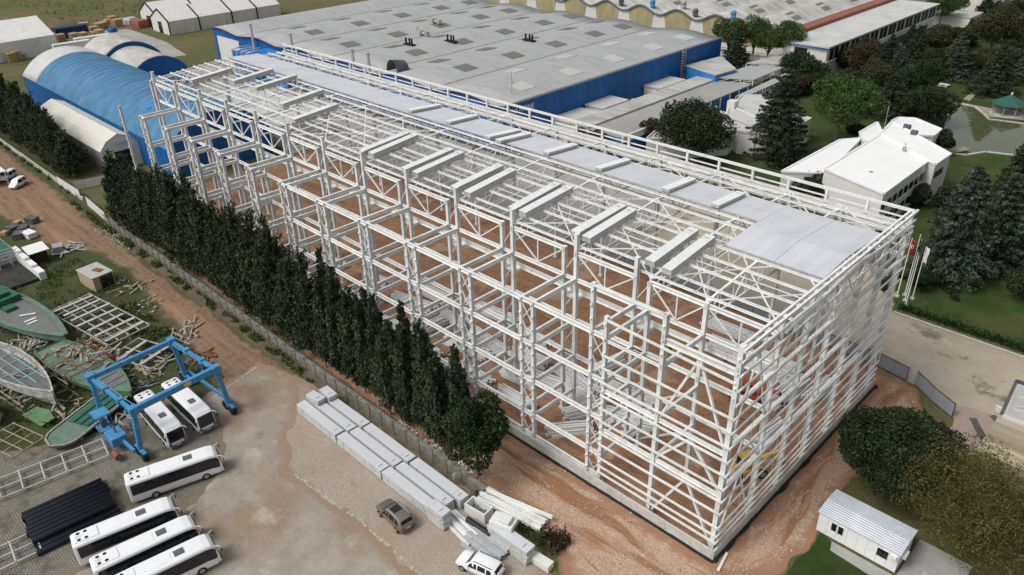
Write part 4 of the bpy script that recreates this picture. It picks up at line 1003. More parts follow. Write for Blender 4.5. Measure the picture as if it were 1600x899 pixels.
for k in 'abcd':
    c = corners[k]; MB().box(c[0], c[1], HZ, 1.0, 1.0, 1.0).build('corner_joint', 'hoist', BH, bevel=.05)
for (p, q) in (('b', 'c'), ('a', 'd')):
    a, b_ = corners[p], corners[q]
    for t_ in (.35, .7):
        mb = MB(); x, y = a[0] + (b_[0] - a[0]) * t_, a[1] + (b_[1] - a[1]) * t_
        mb.box(x, y, HZ - .1, .7, .75, .75); mb.tube((x, y, HZ - .4), (x + .1, y + (1 if p == 'a' else -1) * .3, HZ - 1.5), .05, 5); mb.box(x + .1, y + (1 if p == 'a' else -1) * .3, HZ - 1.7, .35, .25, .5)
        mb.build('trolley', 'hoist', BH)
    MB().tube((a[0] + 1, a[1] + (.42 if p == 'a' else -.42), HZ + .1), (b_[0] - 1, b_[1] + (.42 if p == 'a' else -.42), HZ + .1), .07, 6).build('hydraulic_pipe', 'hoist', BH)
MB().beam((-73.2, -35.3, 1.35), (-62.3, -34.6, 1.35), .3, .4).build('sill_beam', 'hoist', BH); MB().beam((-73.2, -22.8, 1.25), (-62.6, -22.0, 1.25), .3, .4).build('sill_beam', 'hoist', BH)
MB().box(-63.3, -26.5, HZ + .0, .62, .9, .42).build('warning_plate', 'yellow', BH)
mb = MB(); mb.bb(-67.6, -65.2, -36.0, -34.2, .9, 2.1); mb.build('engine_housing', 'hoist', BH, bevel=.08)
mb = MB(); mb.slab([(-70.6, -36.2, 3.5), (-68.6, -36.2, 3.55), (-68.6, -34.4, 3.55), (-70.6, -34.4, 3.5)], .12)
for x in (-70.5, -68.7):
    for y in (-36.1, -34.5): mb.beam((x, y, 1.3), (x, y, 3.45), .08, .08)
mb.bb(-70.5, -68.7, -36.1, -34.5, 1.1, 1.35); mb.build('cab', 'hoist', BH)
MB().bb(-70.2, -69.4, -35.6, -34.9, 1.35, 2.3).build('driver_seat', 'busgrey', BH); MB().tube((-66.4, -35, 2.1), (-66.4, -35, 3.1), .09, 8).build('exhaust', 'busgrey', BH)
mb = MB(); mb.tube((-64.6, -36.2, .75), (-63.4, -36.2, .75), .42, 12); mb.build('tank', 'rust', BH)

# ------------------------------------------------------------------ black pipes
PX0, PX1 = Vector((-59.4, -47.4)), Vector((-62.5, -43.2))
d = Vector((.72, .69)).normalized()
# rows of pipes lying towards +y-ish, side by side along d
dirp = Vector((.10, .995)).normalized(); side = Vector((.995, -.10))
L = 8.2
k = 0
for lay, n_, off in ((0, 11, 0), (1, 7, .33)):
    for i in range(n_):
        big = (i == 0 and lay == 0) or (i == 0 and lay == 1)
        r = .34
        c = Vector((-62.3, -47.1)) + side * (i * .69 + off + (1.1 if lay else 0)) + dirp * random.uniform(-.2, .25)
        z = .03 + r + lay * .6
        t = thing('plastic_pipe', ('thick black pipe in the bottom layer of the pile behind the coaches' if lay == 0 else 'thick black pipe in the upper layer of the pile behind the coaches'), 'pipe', (c.x, c.y, 0), 'black pipes behind the coaches')
        nn = 18; rings = []
        for s_, rr in ((0, r), (L, r), (L, r * .86), (L - 1.2, r * .86)): rings.append([(c.x + dirp.x * s_ + side.x * rr * math.cos(a), c.y + dirp.y * s_ + side.y * rr * math.cos(a), z + rr * math.sin(a)) for a in np.linspace(0, 6.2832, nn + 1)[:-1]])
        for s_, rr in ((0, r * .86), (1.2, r * .86)): pass
        MB().loft(rings, cap=False).build('pipe_wall', 'pipe', t, smooth=True)
        rg = [[(c.x + dirp.x * s_ + side.x * rr * math.cos(a), c.y + dirp.y * s_ + side.y * rr * math.cos(a), z + rr * math.sin(a)) for a in np.linspace(0, 6.2832, nn + 1)[:-1]] for s_, rr in ((1.2, r * .86), (0, r * .86), (0, r))]
        MB().loft(rg, cap=False).build('pipe_mouth', 'pipe', t, smooth=True)

# ------------------------------------------------------------------ boats and cradles in the scrap yard
def hull(name, label, cx, cy, L, B, H, ang, hullm, deckm, bow=.35, sheer=.5, z0=.4, rub=None, group='old boats in the scrap yard', decklow=.25, pw=2.2, gw=.22):
    t = thing(name, label, 'boat', (0, 0, 0), group)
    rings, dk = [], []
    n = 14
    for i in range(n + 1):
        u = i / n; x = -L / 2 + L * u
        w = B / 2 * (min(1, .72 + u * 1.2) if u < .3 else (max(.015, 1 - ((u - (1 - bow - .2)) / (bow + .2)) ** pw) if u > 1 - bow - .2 else 1))
        zt = z0 + H + sheer * u ** 2.5
        rings.append([(x, w, zt), (x, w * .97, z0 + H * .55), (x - .25 * u, w * .62, z0 + .15 + .3 * u ** 3), (x - .3 * u, 0, z0 + .5 * u ** 4), (x - .25 * u, -w * .62, z0 + .15 + .3 * u ** 3), (x, -w * .97, z0 + H * .55), (x, -w, zt)])
        dk.append((x, w * .96, zt - decklow))
    mb = MB(); mb.loft(rings, cap=False, closed=False); mb.add([rings[0][k] for k in range(7)], [tuple(range(7))]); o = mb.build('hull', hullm, t, smooth=False)
    s_ = o.modifiers.new('s', 'SOLIDIFY'); s_.thickness = .06
    mb = MB(); mb.loft([[(x, w, z), (x, -w, z)] for x, w, z in dk], cap=False, closed=False); mb.build('deck', deckm, t)
    mb = MB()
    for i in range(n):
        for s in (0, 6):
            mb.beam((rings[i][s][0], rings[i][s][1] * .9 if gw > .3 else rings[i][s][1], rings[i][s][2]), (rings[i + 1][s][0], rings[i + 1][s][1] * .9 if gw > .3 else rings[i + 1][s][1], rings[i + 1][s][2]), gw, .12)
    mb.build('gunwale', rub or hullm, t)
    for k in (-.3, .25):
        mb = MB(); mb.bb(L * k - .15, L * k + .15, -B / 2 * .8, B / 2 * .8, 0, z0 + .25); mb.build('chock', 'wood_old', t)
    place(t, (cx, cy, .01), ang); LOCAL.add(t.name)
    return t, dk
# big faded green hull, bow towards the coaches
a0, b0 = Vector((-116.5, -36.0)), Vector((-93.2, -31.6)); c0 = (a0 + b0) / 2
t, dk = hull('motor_boat', 'big faded green boat shell with grey deck and its bow towards the cradle frames', c0.x, c0.y, (b0 - a0).length, 6.4, 1.7, math.atan2((b0 - a0).y, (b0 - a0).x), 'boatgreen', 'boatdeck', bow=.5, rub='boatgreen', gw=.8)
mb = MB(); mb.bb(-11, -5.5, -2.6, 2.6, 1.85, 2.9); mb.bb(-9.5, -6.5, -1.6, 1.6, 2.9, 3.5); mb.build('coaming', 'darkgreen', t, bevel=.1)
mb = MB(); mb.bb(-4.6, -3.0, -1.0, .6, 1.86, 2.4); mb.build('hatch', 'darkgreen', t)
mb = MB(); mb.box(.5, .4, 2.1, 2.2, .3, .1, .9); mb.box(2.4, -.2, 2.05, 1.6, .35, .2, 1.5); mb.box(3.4, -.4, 2.05, 1.4, .3, .2, 1.5); mb.build('loose_plank', 'white', t)
# green deck mould with rusty frames
a0, b0 = Vector((-93.6, -34.0)), Vector((-73.6, -30.3)); c0 = (a0 + b0) / 2
t, dk = hull('boat_mould', 'bright green boat mould with rusty frames across it beside the hoist', c0.x, c0.y, (b0 - a0).length, 5.6, 1.3, math.atan2((b0 - a0).y, (b0 - a0).x), 'boatgreen2', 'boatgreen', bow=.35, sheer=.2, decklow=.15)
mb = MB()
for x in (-6, -3, 0, 1.5): mb.beam((x, -3, 2.6), (x, 3, 2.6), .12, .12); mb.beam((x, -3, .1), (x, -3, 2.6), .1, .1); mb.beam((x, 3, .1), (x, 3, 2.6), .1, .1)
for y in (-3, -1, 1, 3): mb.beam((-6, y, 2.6), (1.5, y, 2.6), .1, .1)
mb.build('rusty_frame', 'rust', t)
mb = MB()
for x in (3.0, 4.6, 6.0): mb.bb(x, x + 1.2, -1.6, 1.6, 1.62, 1.75)
mb.build('deck_board', 'boatdeck', t)
rg = random.Random(5); mb = MB()
for k in range(30): mb.box(rg.uniform(-8, 2), rg.uniform(-2, 2), 1.7 + rg.uniform(0, .3), rg.uniform(.5, 2), rg.uniform(.1, .4), .12, rg.uniform(0, 3))
mb.build('scrap', 'wood_old', t)
# timber cradled mould with blue frames
a0, b0 = Vector((-98.5, -40.8)), Vector((-79.3, -37.7)); c0 = (a0 + b0) / 2
t, dk = hull('boat_mould', 'grey cradled boat mould with pale blue inner frames at the left edge', c0.x, c0.y, (b0 - a0).length, 5.2, 2.2, math.atan2((b0 - a0).y, (b0 - a0).x), 'fibre', 'boatdeck', bow=.5, decklow=1.2)
mb = MB()
for x in (-7, -4.5, -2, .5, 3): mb.beam((x, -2.4, 2.7), (x, 2.4, 2.7), .1, .1)
for y in (-1.2, 0, 1.2): mb.beam((-7.5, y, 2.75), (5.5, y, 2.75), .1, .1)
mb.build('inner_frame', mat('pale blue frame', (.28, .42, .45), .6, .2, 2), t)
mb = MB()
for x in np.arange(-9, 8, 2.2):
    for s in (1, -1): mb.beam((x, s * 3, 0), (x, s * 2.9, 2.4), .14, .14); mb.beam((x, s * 3, .1), (x, s * 1.5, .4), .14, .14)
for s in (1, -1): mb.beam((-9, s * 3, 1.2), (7, s * 2.9, 1.2), .14, .14); mb.beam((-9, s * 3.05, .12), (9, s * 3.0, .12), .14, .14)
mb.build('cradle', 'wood_old', t)
# long flat green deck by the hoist
a0, b0 = Vector((-71.2, -41.2)), Vector((-76.3, -30.5)); c0 = (a0 + b0) / 2
t, dk = hull('deck_mould', 'flat grey and green deck mould lying under the hoist left leg', c0.x, c0.y, (b0 - a0).length, 4.4, .7, math.atan2((b0 - a0).y, (b0 - a0).x) + math.pi, 'boatdeck', 'boatgreen', bow=.1, pw=5, sheer=0, z0=.35, decklow=.1, rub='wood_old')
mb = MB()
for k in range(3): mb.bb(-4.8 + k * .2, 1.6, -1.6 + k * 1.15, -.75 + k * 1.15, 1.0, 1.12)
mb.build('green_panel', 'darkgreen', t)
# white and green piece at the left edge
c = (-83.0, -43.6)
t, dk = hull('boat_shell', 'dirty white and green boat shell cut off by the left edge', c[0] - 2, c[1] - 2.0, 9, 4, 1.6, .4, 'fibre', 'boatgreen2', bow=.4)
c = (-79.1, -40.0)
rg = random.Random(9); mb = MB()
mb.slab([(-2.2, -.9, .6), (2.0, -1.2, .5), (2.4, .4, .75), (.5, 1.1, .9), (-2.0, .9, .7)], .12); mb.slab([(1.2, -1, .95), (2.6, -.6, .9), (2.6, .4, .95), (1.4, .2, 1.0)], .1); mb.bb(-1.8, 1.8, -.7, .7, 0, .5)
o = mb.build('boat_part', 'boatgreen2'); place(o, (c[0], c[1], .01), .3); tag(o, 'small bright green broken boat part lying in the weeds', 'boat part')
# boat superstructure with white stair sides, upper left of the scrap yard
c = (-126.8, -30.1)
t = thing('boat_superstructure', 'dark green and white boat superstructure with pipe rails at the left edge', 'boat', (c[0], c[1], 0), 'old boats in the scrap yard')
place(t, (c[0], c[1], 0), .05)
MB().bb(-9, -1, -3.4, 2.6, 0, 3.2).build('cabin', 'fibre', t) if False else None
def loc(mb, name, m_): 
    o = mb.build(name, m_); o.parent = t; return o
loc(MB().bb(-9.5, -2.4, -3.2, 2.4, .2, 2.6), 'cabin', 'fibre'); loc(MB().bb(-9.3, -2.6, -3.0, 2.2, 2.6, 2.75), 'cabin_roof', 'darkgreen')
mb = MB()
for k in range(4): mb.bb(-3 + k * 2.8, -.21 + k * 2.8, 2.2, 2.9 + .12 * k, .2, 3.0 - k * .45)
loc(mb, 'stair_side', 'white')
loc(MB().bb(-2.4, 7.5, -3.2, 2.2, .1, .5), 'floor', mat('near black floor', (.035, .035, .03), .6, .4, .8))  # floor between cabin and stair sides in a near-black tone
mb = MB()
for y in (-3, -1, 1):
    for x in (-1.8, -.6): mb.tube((x, y, .5), (x, y, 3.4), .06, 6)
for z in (2.2, 2.8, 3.4):
    for x in (-1.8, -.6): mb.tube((x, -3.2, z), (x, 2.4, z), .06, 6)
for k in range(3): mb.path([(-9.0, -2.2 + k * 1.6, 2.8), (-9.0, -2.2 + k * 1.6, 3.7), (-8.9, -1.2 + k * 1.6, 3.7), (-8.9, -1.2 + k * 1.6, 2.8)], .07, 6)
loc(mb, 'pipe_rail', 'galv')
# welded cradle grids
def grid(label, cx, cy, sx, sy, nx, ny, ang, z=.7, w=.16, m_='steel_old', legs=True, boards=0, group='steel cradle frames'):
    t = thing('cradle_frame', label, 'steel frame', (0, 0, 0), group)
    mb = MB()
    for i in range(nx): x = -sx / 2 + sx * i / (nx - 1); mb.beam((x, -sy / 2, z), (x, sy / 2, z), w, w)
    for j in range(ny): y = -sy / 2 + sy * j / (ny - 1); mb.beam((-sx / 2, y, z + .12), (sx / 2, y, z + .12), w, w)
    mb.build('grid', m_, t)
    if legs:
        mb = MB()
        for i in range(nx):
            for y in (-sy / 2, 0, sy / 2): x = -sx / 2 + sx * i / (nx - 1); mb.beam((x, y, 0), (x, y, z), w * .8, w * .8)
        mb.build('leg', m_, t)
    if boards:
        mb = MB(); rg = random.Random(int(cx * 7))
        for k in range(boards): mb.box(-sx / 2 + sx * (k + .5) / boards, rg.uniform(-.3, .3), z + .26, .55, sy * rg.uniform(.7, 1.05), .1, rg.uniform(-.05, .05))
        mb.build('board', 'concrete', t)
    place(t, (cx, cy, .01), ang); return t
grid('large grey cradle frame with pale boards across it below the kiosk', -97.2, -25.9, 17, 6.6, 9, 5, .16, 1.0, boards=7)
grid('collapsed grey frame with pipes between the cradle and the hoist', -83.2, -24.8, 8, 5, 5, 3, .35, .5, boards=2)
grid('rusty low frame behind the green mould', -88.5, -29.2, 7, 2.5, 4, 3, .2, .8, m_='rust')
grid('long galvanised ladder frame lying on the mossy paving', -67.9, -43.2, 3.7, 13.5, 3, 7, -.15, .45, .14, 'galv')
grid('galvanised frame at the bottom left corner beyond the pipes', -57.4, -50.6, 3.4, 7, 3, 4, -.1, .5, .14, 'galv')
grid('timber scaffold at the left edge below the white boat shell', (-75.5, -44.0)[0], (-75.5, -44.0)[1], 6, 4, 4, 4, .3, 1.2, .1, 'wood_old')
def scrap(label, cx, cy, n, r, m_, seed, L=(1, 3), z=.5, name='scrap_pile', mats_=None):
    rg = random.Random(seed); mb = MB()
    for k in range(n):
        a = rg.uniform(0, 6.28); q = r * rg.random() ** .6
        l = rg.uniform(*L)
        mb.box(math.cos(a) * q, math.sin(a) * q, .08 + z * rg.random() * (1 - q / r * .7), l, rg.uniform(.08, .35), rg.uniform(.06, .16), rg.uniform(0, 3.14), rg.uniform(-.2, .2), rg.uniform(-.25, .25))
    o = mb.build(name, m_); o.location = (cx, cy, .02); tag(o, label, 'scrap pile', 'scrap piles in the yard'); return o
P_ = [((-98.0, -37.9), 60, 4.5, 'wood_old', (1.5, 4.5), 'heap of pale timber poles beside the big green boat'), ((-99.8, -33.9), 35, 3, 'galv', (1, 4), 'heap of pipes at the foot of the big green boat'), ((-79.9, -25.5), 24, 2.2, 'wood_old', (1, 3.5), 'planks lying inside the hoist frame'), ((-85.0, -17.9), 26, 3, 'wood_old', (.8, 3), 'scattered boards beside the muddy road'), ((-76.4, -19.1), 20, 2.2, 'rust', (.6, 2), 'rusty odds and ends by the hoist front leg'), ((-128.5, -20.0), 36, 3, 'galv', (.5, 2.2), 'grey racks and pipes between the white roof and the kiosk'), ((-105.1, -17.9), 26, 3.5, 'wood_old', (.5, 2), 'rubbish scattered by the kiosk'), ((-96.7, -18.6), 22, 3.5, 'fibre', (.3, 1), 'pale rubbish scattered on grass by the road'), ((-70.5, -32.8), 16, 2, 'steel_old', (.8, 2.4), 'grey steel odds by the hoist cab'), ((-77.8, -28.6), 20, 2.5, 'boatdeck', (.8, 2.5), 'dark offcuts under the hoist'), ((-91.5, -33.0), 40, 3.2, 'rust', (1, 3.5), 'rusty tangle between the big green boat and the bright mould'), ((-88.9, -38.9), 46, 3.6, 'steel_old', (1, 4), 'grey tangle of bars inside the cradled mould'), ((-85.6, -30.8), 50, 4, 'steel_old', (1, 4), 'grey bars heaped across the bright green mould'), ((-78.4, -36.7), 22, 2.6, 'wood_old', (1, 3), 'planks in the weeds between the moulds'), ((-108.8, -34.8), 26, 3, 'rust', (.8, 3), 'rusty scraps lying on the big boat deck'), ((-94.0, -28.6), 30, 2.8, 'steel_old', (.8, 3.4), 'grey bars beside the bow of the big boat')]
for k, (p, n_, r_, m_, L_, lab) in enumerate(P_): scrap(lab, p[0], p[1], n_, r_, m_, k + 3, L_, 2.6 if k in (11, 12) else 2.3 if k == 14 else .9 if k > 9 else .5)
# crates and bins at the upper left of the scrap yard
rg = random.Random(2)
for k, (u, m_, lab) in enumerate([((-144.0, -26.0), 'timber', 'orange brown pallet stack at the left edge near the bins'), ((-147.3, -22.8), 'timber', 'short pallet stack behind the grey bins'), ((-140.7, -24.5), 'busgrey', 'grey bin nearest the white wrapped block'), ((-143.1, -22.9), 'busgrey', 'grey bin in the middle of the bin group'), ((-146.3, -20.4), 'busgrey', 'grey bin farthest along the bin group'), ((-144.8, -24.5), 'busgrey', 'grey bin beside the pallet stacks'), ((-139.4, -23.0), 'white', 'white wrapped block beside the grey bins'), ((-129.1, -21.3), 'steel_old', 'grey tipped crate on the grass by the white roofed stall')]):
    mb = MB()
    if m_ == 'timber':
        for z in range(5): 
            for j in range(5): mb.box(0, -.5 + j * .25, .16 + z * .16, 1.2, .16, .03)
            for j in (-.5, 0, .5): mb.box(j, 0, .08 + z * .16, .1, 1.1, .11)
        nm, cat = 'pallet_stack', 'pallets'
    else:
        s = 1.1 if m_ != 'white' else 1.3
        mb.bb(-s, s, -.8, .8, .1, 1.1); mb.bb(-s - .06, s + .06, -.86, -.8, 1.0, 1.15); mb.bb(-s - .06, s + .06, .8, .86, 1.0, 1.15); mb.bb(-s - .06, -s, -.8, .8, 1.0, 1.15); mb.bb(s, s + .06, -.8, .8, 1.0, 1.15)
        for j in (-.8, 0, .8): mb.bb(j - .05, j + .05, -.84, .84, .1, 1.0)
        nm, cat = ('bin', 'bin') if m_ == 'busgrey' else (('wrapped_block', 'block') if m_ == 'white' else ('crate', 'crate'))
    o = mb.build(nm, m_); place(o, (u[0], u[1], .01), rg.uniform(-.6, .6)); tag(o, lab, cat)
# white roofed stall, kiosk
c = (-127.3, -25.1)
t = thing('stall', 'small stall with white flat roof and dark brown side on the grass', 'stall', (c[0], c[1], 0))
MB().box(c[0], c[1], 1.2, 2.6, 2.6, 2.4).build('wall', mat('dark brown board', (.05, .03, .022), .8), t); MB().slab([(c[0] - 2.2, c[1] - 1.6, 2.6), (c[0] + 1.9, c[1] - 1.7, 2.5), (c[0] + 1.9, c[1] + 1.7, 2.5), (c[0] - 2.2, c[1] + 1.8, 2.6)], .1).build('roof', 'white', t)
t = thing('kiosk', 'old beige box kiosk with a dark open side on the grass', 'kiosk', (-110.5, -21.2, 0)); t.location = (0, 0, 0)
MB().bb(-2.6, 2.6, -1.7, 1.7, 0, 2.5).build('wall', mat('stained beige board', (.44, .36, .24), .7, .1, 1, dirt=(.26, .2, .12), dscale=1, damt=.7), t); MB().bb(-2.7, 2.7, -1.8, 1.8, 2.5, 2.62).build('roof', 'concrete', t)
MB().bb(2.6, 2.66, -.6, 1.5, .2, 2.3).build('opening_shade', 'glass', t); MB().box(.5, .3, 2.7, 1.6, 1.0, .14, .3).build('scrap', 'rust', t); place(t, (-110.6, -21.1, 0), .12)  # dark panel on the solid wall paints the shade of the open side

# ------------------------------------------------------------------ stuff along the yard wall
BW = thing('boundary_wall', 'low rough concrete wall running the length of the cypress row', 'wall', (-90, -10, 0))
mb = MB(); rg = random.Random(7); x = -135
while x < -29.5:
    x2 = x + rg.uniform(2.0, 3.2); mb.bb(x, x2 - .015, -10.35 + rg.uniform(-.04, .04), -9.75, 0, .95 + rg.uniform(-.06, .06)); x = x2
mb.build('wall_block', mat('weathered wall concrete', (.21, .20, .17), .9, .2, 1.5, dirt=(.09, .085, .065), dscale=.8, damt=.7), BW)
mb = MB(); x = -240
while x < -152: x2 = x + 3; mb.bb(x, x2 - .02, -9.6, -9.2, 0, .8 + rg.uniform(-.05, .05)); x = x2
tag(mb.build('boundary_wall', 'concrete'), 'low concrete wall in front of the far left cypress group', 'wall')
def wpanel(p, q, h, lab):
    a, b_ = Vector(p), Vector(q); t = thing('white_hoarding', lab, 'hoarding', (a.x, a.y, 0), 'white hoardings by the shed')
    L_ = (b_ - a).length; n_ = int(L_ / 2) + 1; mb = MB()
    for i in range(n_): p0, p1 = a.lerp(b_, i / n_), a.lerp(b_, (i + 1) / n_ - .004); mb.beam((p0.x, p0.y, h / 2 + .1), (p1.x, p1.y, h / 2 + .1), .05, h)
    mb.build('sheet', 'facade', t)
    mb = MB(); [mb.beam((a.lerp(b_, i / n_).x, a.lerp(b_, i / n_).y + .08, 0), (a.lerp(b_, i / n_).x, a.lerp(b_, i / n_).y + .08, h + .15), .08, .08) for i in range(n_ + 1)]; mb.build('post', 'steel_old', t)
wpanel((-163.3, -9.8), (-151.2, -9.5), 2, 'white hoarding panel along the road before the gap'); wpanel((-146.6, -9.8), (-135.4, -10.3), 2, 'white hoarding panel along the road after the gap'); wpanel((-157.4, -8.5), (-156.3, -2.7), 1.8, 'pale blue grey gate panel across the gap by the shed')
FN = thing('wire_fence', 'rusty wire fence on dark posts along the concrete wall', 'fence', (-90, -10.9, 0))
for k in range(43):
    x = -134 + k * 2.45
    MB().path([(x, -10.85, 0), (x, -10.85, 2.0), (x, -11.2, 2.4)], .06, 5).tube((x, -10.85, 2.0), (x, -10.5, 2.4), .05, 5).build('post', 'busgrey', FN)
mb = MB()
for z in (.35, .8, 1.25, 1.7, 2.0): mb.beam((-134, -10.85, z), (-31, -10.85, z), .012, .012)
mb.beam((-134, -11.15, 2.35), (-31, -11.15, 2.35), .012, .012); mb.build('wire', 'steel_old', FN)
tag(MB().box(-31.9, -11.1, .9, .04, .6, .8).box(-31.87, -11.1, 1.0, .03, .5, .3).build('sign', ['white']), 'small white notice hanging on the wire fence by the wall end', 'sign')
# troughs, foam blocks and beams beside the white car
t = thing('trough', 'white open foam trough by the end of the panel stacks', 'trough', (0, 0, 0))
mb = MB(); mb.bb(-1.4, 1.4, -.75, .75, .05, .25); mb.bb(-1.4, 1.4, -.75, -.6, .25, 1.3); mb.bb(-1.4, 1.4, .6, .75, .25, 1.3); mb.bb(-1.4, -1.25, -.6, .6, .25, 1.3); mb.bb(1.25, 1.4, -.6, .6, .25, 1.3); mb.build('box', 'plastic', t)
mb = MB(); mb.bb(-1.2, 1.2, -.58, .58, .26, .3); mb.build('bottom', 'boatdeck', t); place(t, (-26.4, -12.6, .02), .12)
t = thing('foam_block', 'white foam block with raised lump on top of the silvery stack', 'block', (0, 0, 0)); MB().bb(-1.3, 1.3, -.8, .8, 0, .55).build('block', 'plastic', t, bevel=.04); MB().bb(-.3, .9, -.6, .5, .56, 1.0).build('lump', 'plastic', t, bevel=.06); place(t, (-22.2, -13.0, 1.96), .3)
t = thing('foam_block', 'low white foam block on the ground beyond the silvery stack', 'block', (0, 0, 0)); MB().bb(-1.1, 1.1, -.5, .5, 0, .8).build('block', 'plastic', t, bevel=.04); place(t, (-16.9, -12.9, .02), .1)
def longs(name, label, cat, pcs, loc_, rz, m_='steel'):
    t = thing(name, label, cat, (0, 0, 0)); 
    for k, (p, q, w, h) in enumerate(pcs): MB().ibeam(p, q, w, h, .03).build('member', m_, t)
    place(t, loc_, rz); return t
longs('steel_pile', 'pile of loose white beams beside the trough', 'steel pile', [((-2.6, -.9 + k * .42, .16), (2.4, -.8 + k * .45, .16 + .02 * k), .3, .26) for k in range(5)] + [((-2.2, -.5, .45), (2.0, -.1, .42), .28, .24), ((-2.4, .3, .47), (2.1, .5, .45), .28, .24)], (-26.2, -15.3, .02), -.12)
longs('steel_pile', 'silvery channel sections lying next to the white car', 'steel pile', [((-2.4, -.6 + k * .5, .3 + .25 * (k % 2)), (2.4, -.6 + k * .5, .3 + .25 * (k % 2)), .44, .4) for k in range(4)] + [((-2.2, -1.2, .15), (2.8, -1.25, .15), .3, .26)], (-22.6, -15.4, .02), .02, 'galv')
t = thing('film_roll', 'black wrapped roll between the loose beams and the trough', 'roll', (0, 0, 0)); MB().tube((-1.7, 0, .35), (1.7, 0, .35), .32, 12).build('roll', 'pipe', t); MB().tube((-1.85, 0, .35), (1.85, 0, .35), .1, 8).build('core', 'wood_old', t); place(t, (-24.6, -14.3, .4), .05)
longs('steel_pile', 'long white beams leaning on timber behind the wire fence', 'steel pile', [((-4.2, -.8 + k * .45, .3 + (k % 2) * .34), (4.0, -.6 + k * .34, .3 + (k % 2) * .34), .36, .36) for k in range(5)] + [((-3.6, .2, 1.0), (4.4, 1.1, .9), .3, .3)], (-24.0, -9.9, .02), .14)
# people and machines inside the hall
def person(x, y, rz, label, vest, stride=.25):
    me = bpy.data.meshes.new('person')
    J = {'pel': (0, 0, .95), 'ch': (.03, 0, 1.38), 'nk': (.04, 0, 1.53), 'hd': (.06, 0, 1.70), 'lk': (stride * .6, .1, .5), 'lf': (stride * .4, .1, .06), 'lt': (stride * .4 + .18, .1, .03), 'rk': (-stride * .2, -.1, .5), 'rf': (-stride, -.1, .1), 'rt': (-stride + .17, -.1, .03),
         'ls': (.02, .2, 1.45), 'le': (-.08, .27, 1.17), 'lh': (.08, .29, .93), 'rs': (.02, -.2, 1.45), 're': (.0, -.28, 1.17), 'rh': (.18, -.28, .98)}
    ks = list(J); E_ = [('pel', 'ch'), ('ch', 'nk'), ('nk', 'hd'), ('pel', 'lk'), ('lk', 'lf'), ('lf', 'lt'), ('pel', 'rk'), ('rk', 'rf'), ('rf', 'rt'), ('ch', 'ls'), ('ls', 'le'), ('le', 'lh'), ('ch', 'rs'), ('rs', 're'), ('re', 'rh')]
    RR = {'pel': .15, 'ch': .17, 'nk': .07, 'hd': .11, 'lk': .075, 'rk': .075, 'lf': .05, 'rf': .05, 'lt': .045, 'rt': .045, 'ls': .08, 'rs': .08, 'le': .055, 're': .055, 'lh': .045, 'rh': .045}
    me.from_pydata([J[k] for k in ks], [(ks.index(a), ks.index(b_)) for a, b_ in E_], [])
    o = bpy.data.objects.new('person', me); COL.objects.link(o); me.materials.append(M['cloth_dark'])
    o.modifiers.new('skin', 'SKIN'); sd = me.skin_vertices[0].data
    for i, k in enumerate(ks): sd[i].radius = (RR[k], RR[k])
    sd[0].use_root = True
    s_ = o.modifiers.new('sub', 'SUBSURF'); s_.levels = 1; s_.render_levels = 1
    h = MB(); h.loft([[(.06 + r_ * math.cos(a), r_ * math.sin(a), z) for a in np.linspace(0, 6.283, 11)[:-1]] for r_, z in ((.125, 1.74), (.13, 1.79), (.1, 1.86), (.03, 1.89))]); hh = h.build('helmet', vest); hh.parent = o
    place(o, (x, y, .02), rz); tag(o, label, 'person'); return o
p = (-21.9, 29.9); person(p[0], p[1], .8, 'person in dark clothes walking across the earth floor behind the corner column', 'white')
p = (-28.4, 26.2); person(p[0], p[1], 2.2, 'person in dark clothes standing near the tall column inside the frame', 'yellow', .1)
def telehandler(label, loc_, rz, m_):
    t = thing('telehandler', label, 'telehandler', (0, 0, 0))
    MB().bb(-2.4, 1.6, -.75, .75, .6, 1.25).build('chassis', m_, t, bevel=.06)
    MB().bb(-2.5, -1.3, -.9, .9, 1.0, 1.7).build('engine_cover', m_, t, bevel=.08)
    c_ = MB().bb(-.9, .6, .05, .95, 1.2, 2.6).build('cab', 'glass', t, bevel=.05)
    MB().bb(-1, .7, .0, 1.0, 2.6, 2.7).build('cab_roof', m_, c_)
    MB().beam((-2.2, -.35, 1.9), (3.6, -.35, 2.6), .42, .5).build('boom', m_, t); MB().beam((3.6, -.35, 2.6), (4.1, -.35, 1.0), .3, .3).build('fork_carriage', 'black', t)
    for y in (-.8, .1): MB().beam((4.1, y, .8), (5.2, y, .8), .12, .06).build('fork', 'black', t)
    for x in (-1.6, 1.3):
        for s in (1, -1): wheel(t, x, s * 1.0, .6, .42, s)
    place(t, loc_, rz); return t
telehandler('yellow telehandler parked inside the frame behind the corner column', (-8.6, 12.3, .02), 1.1, 'yellow')
telehandler('red telehandler standing on the earth near the end wall', (-15.2, 24.2, .02), .4, 'red')
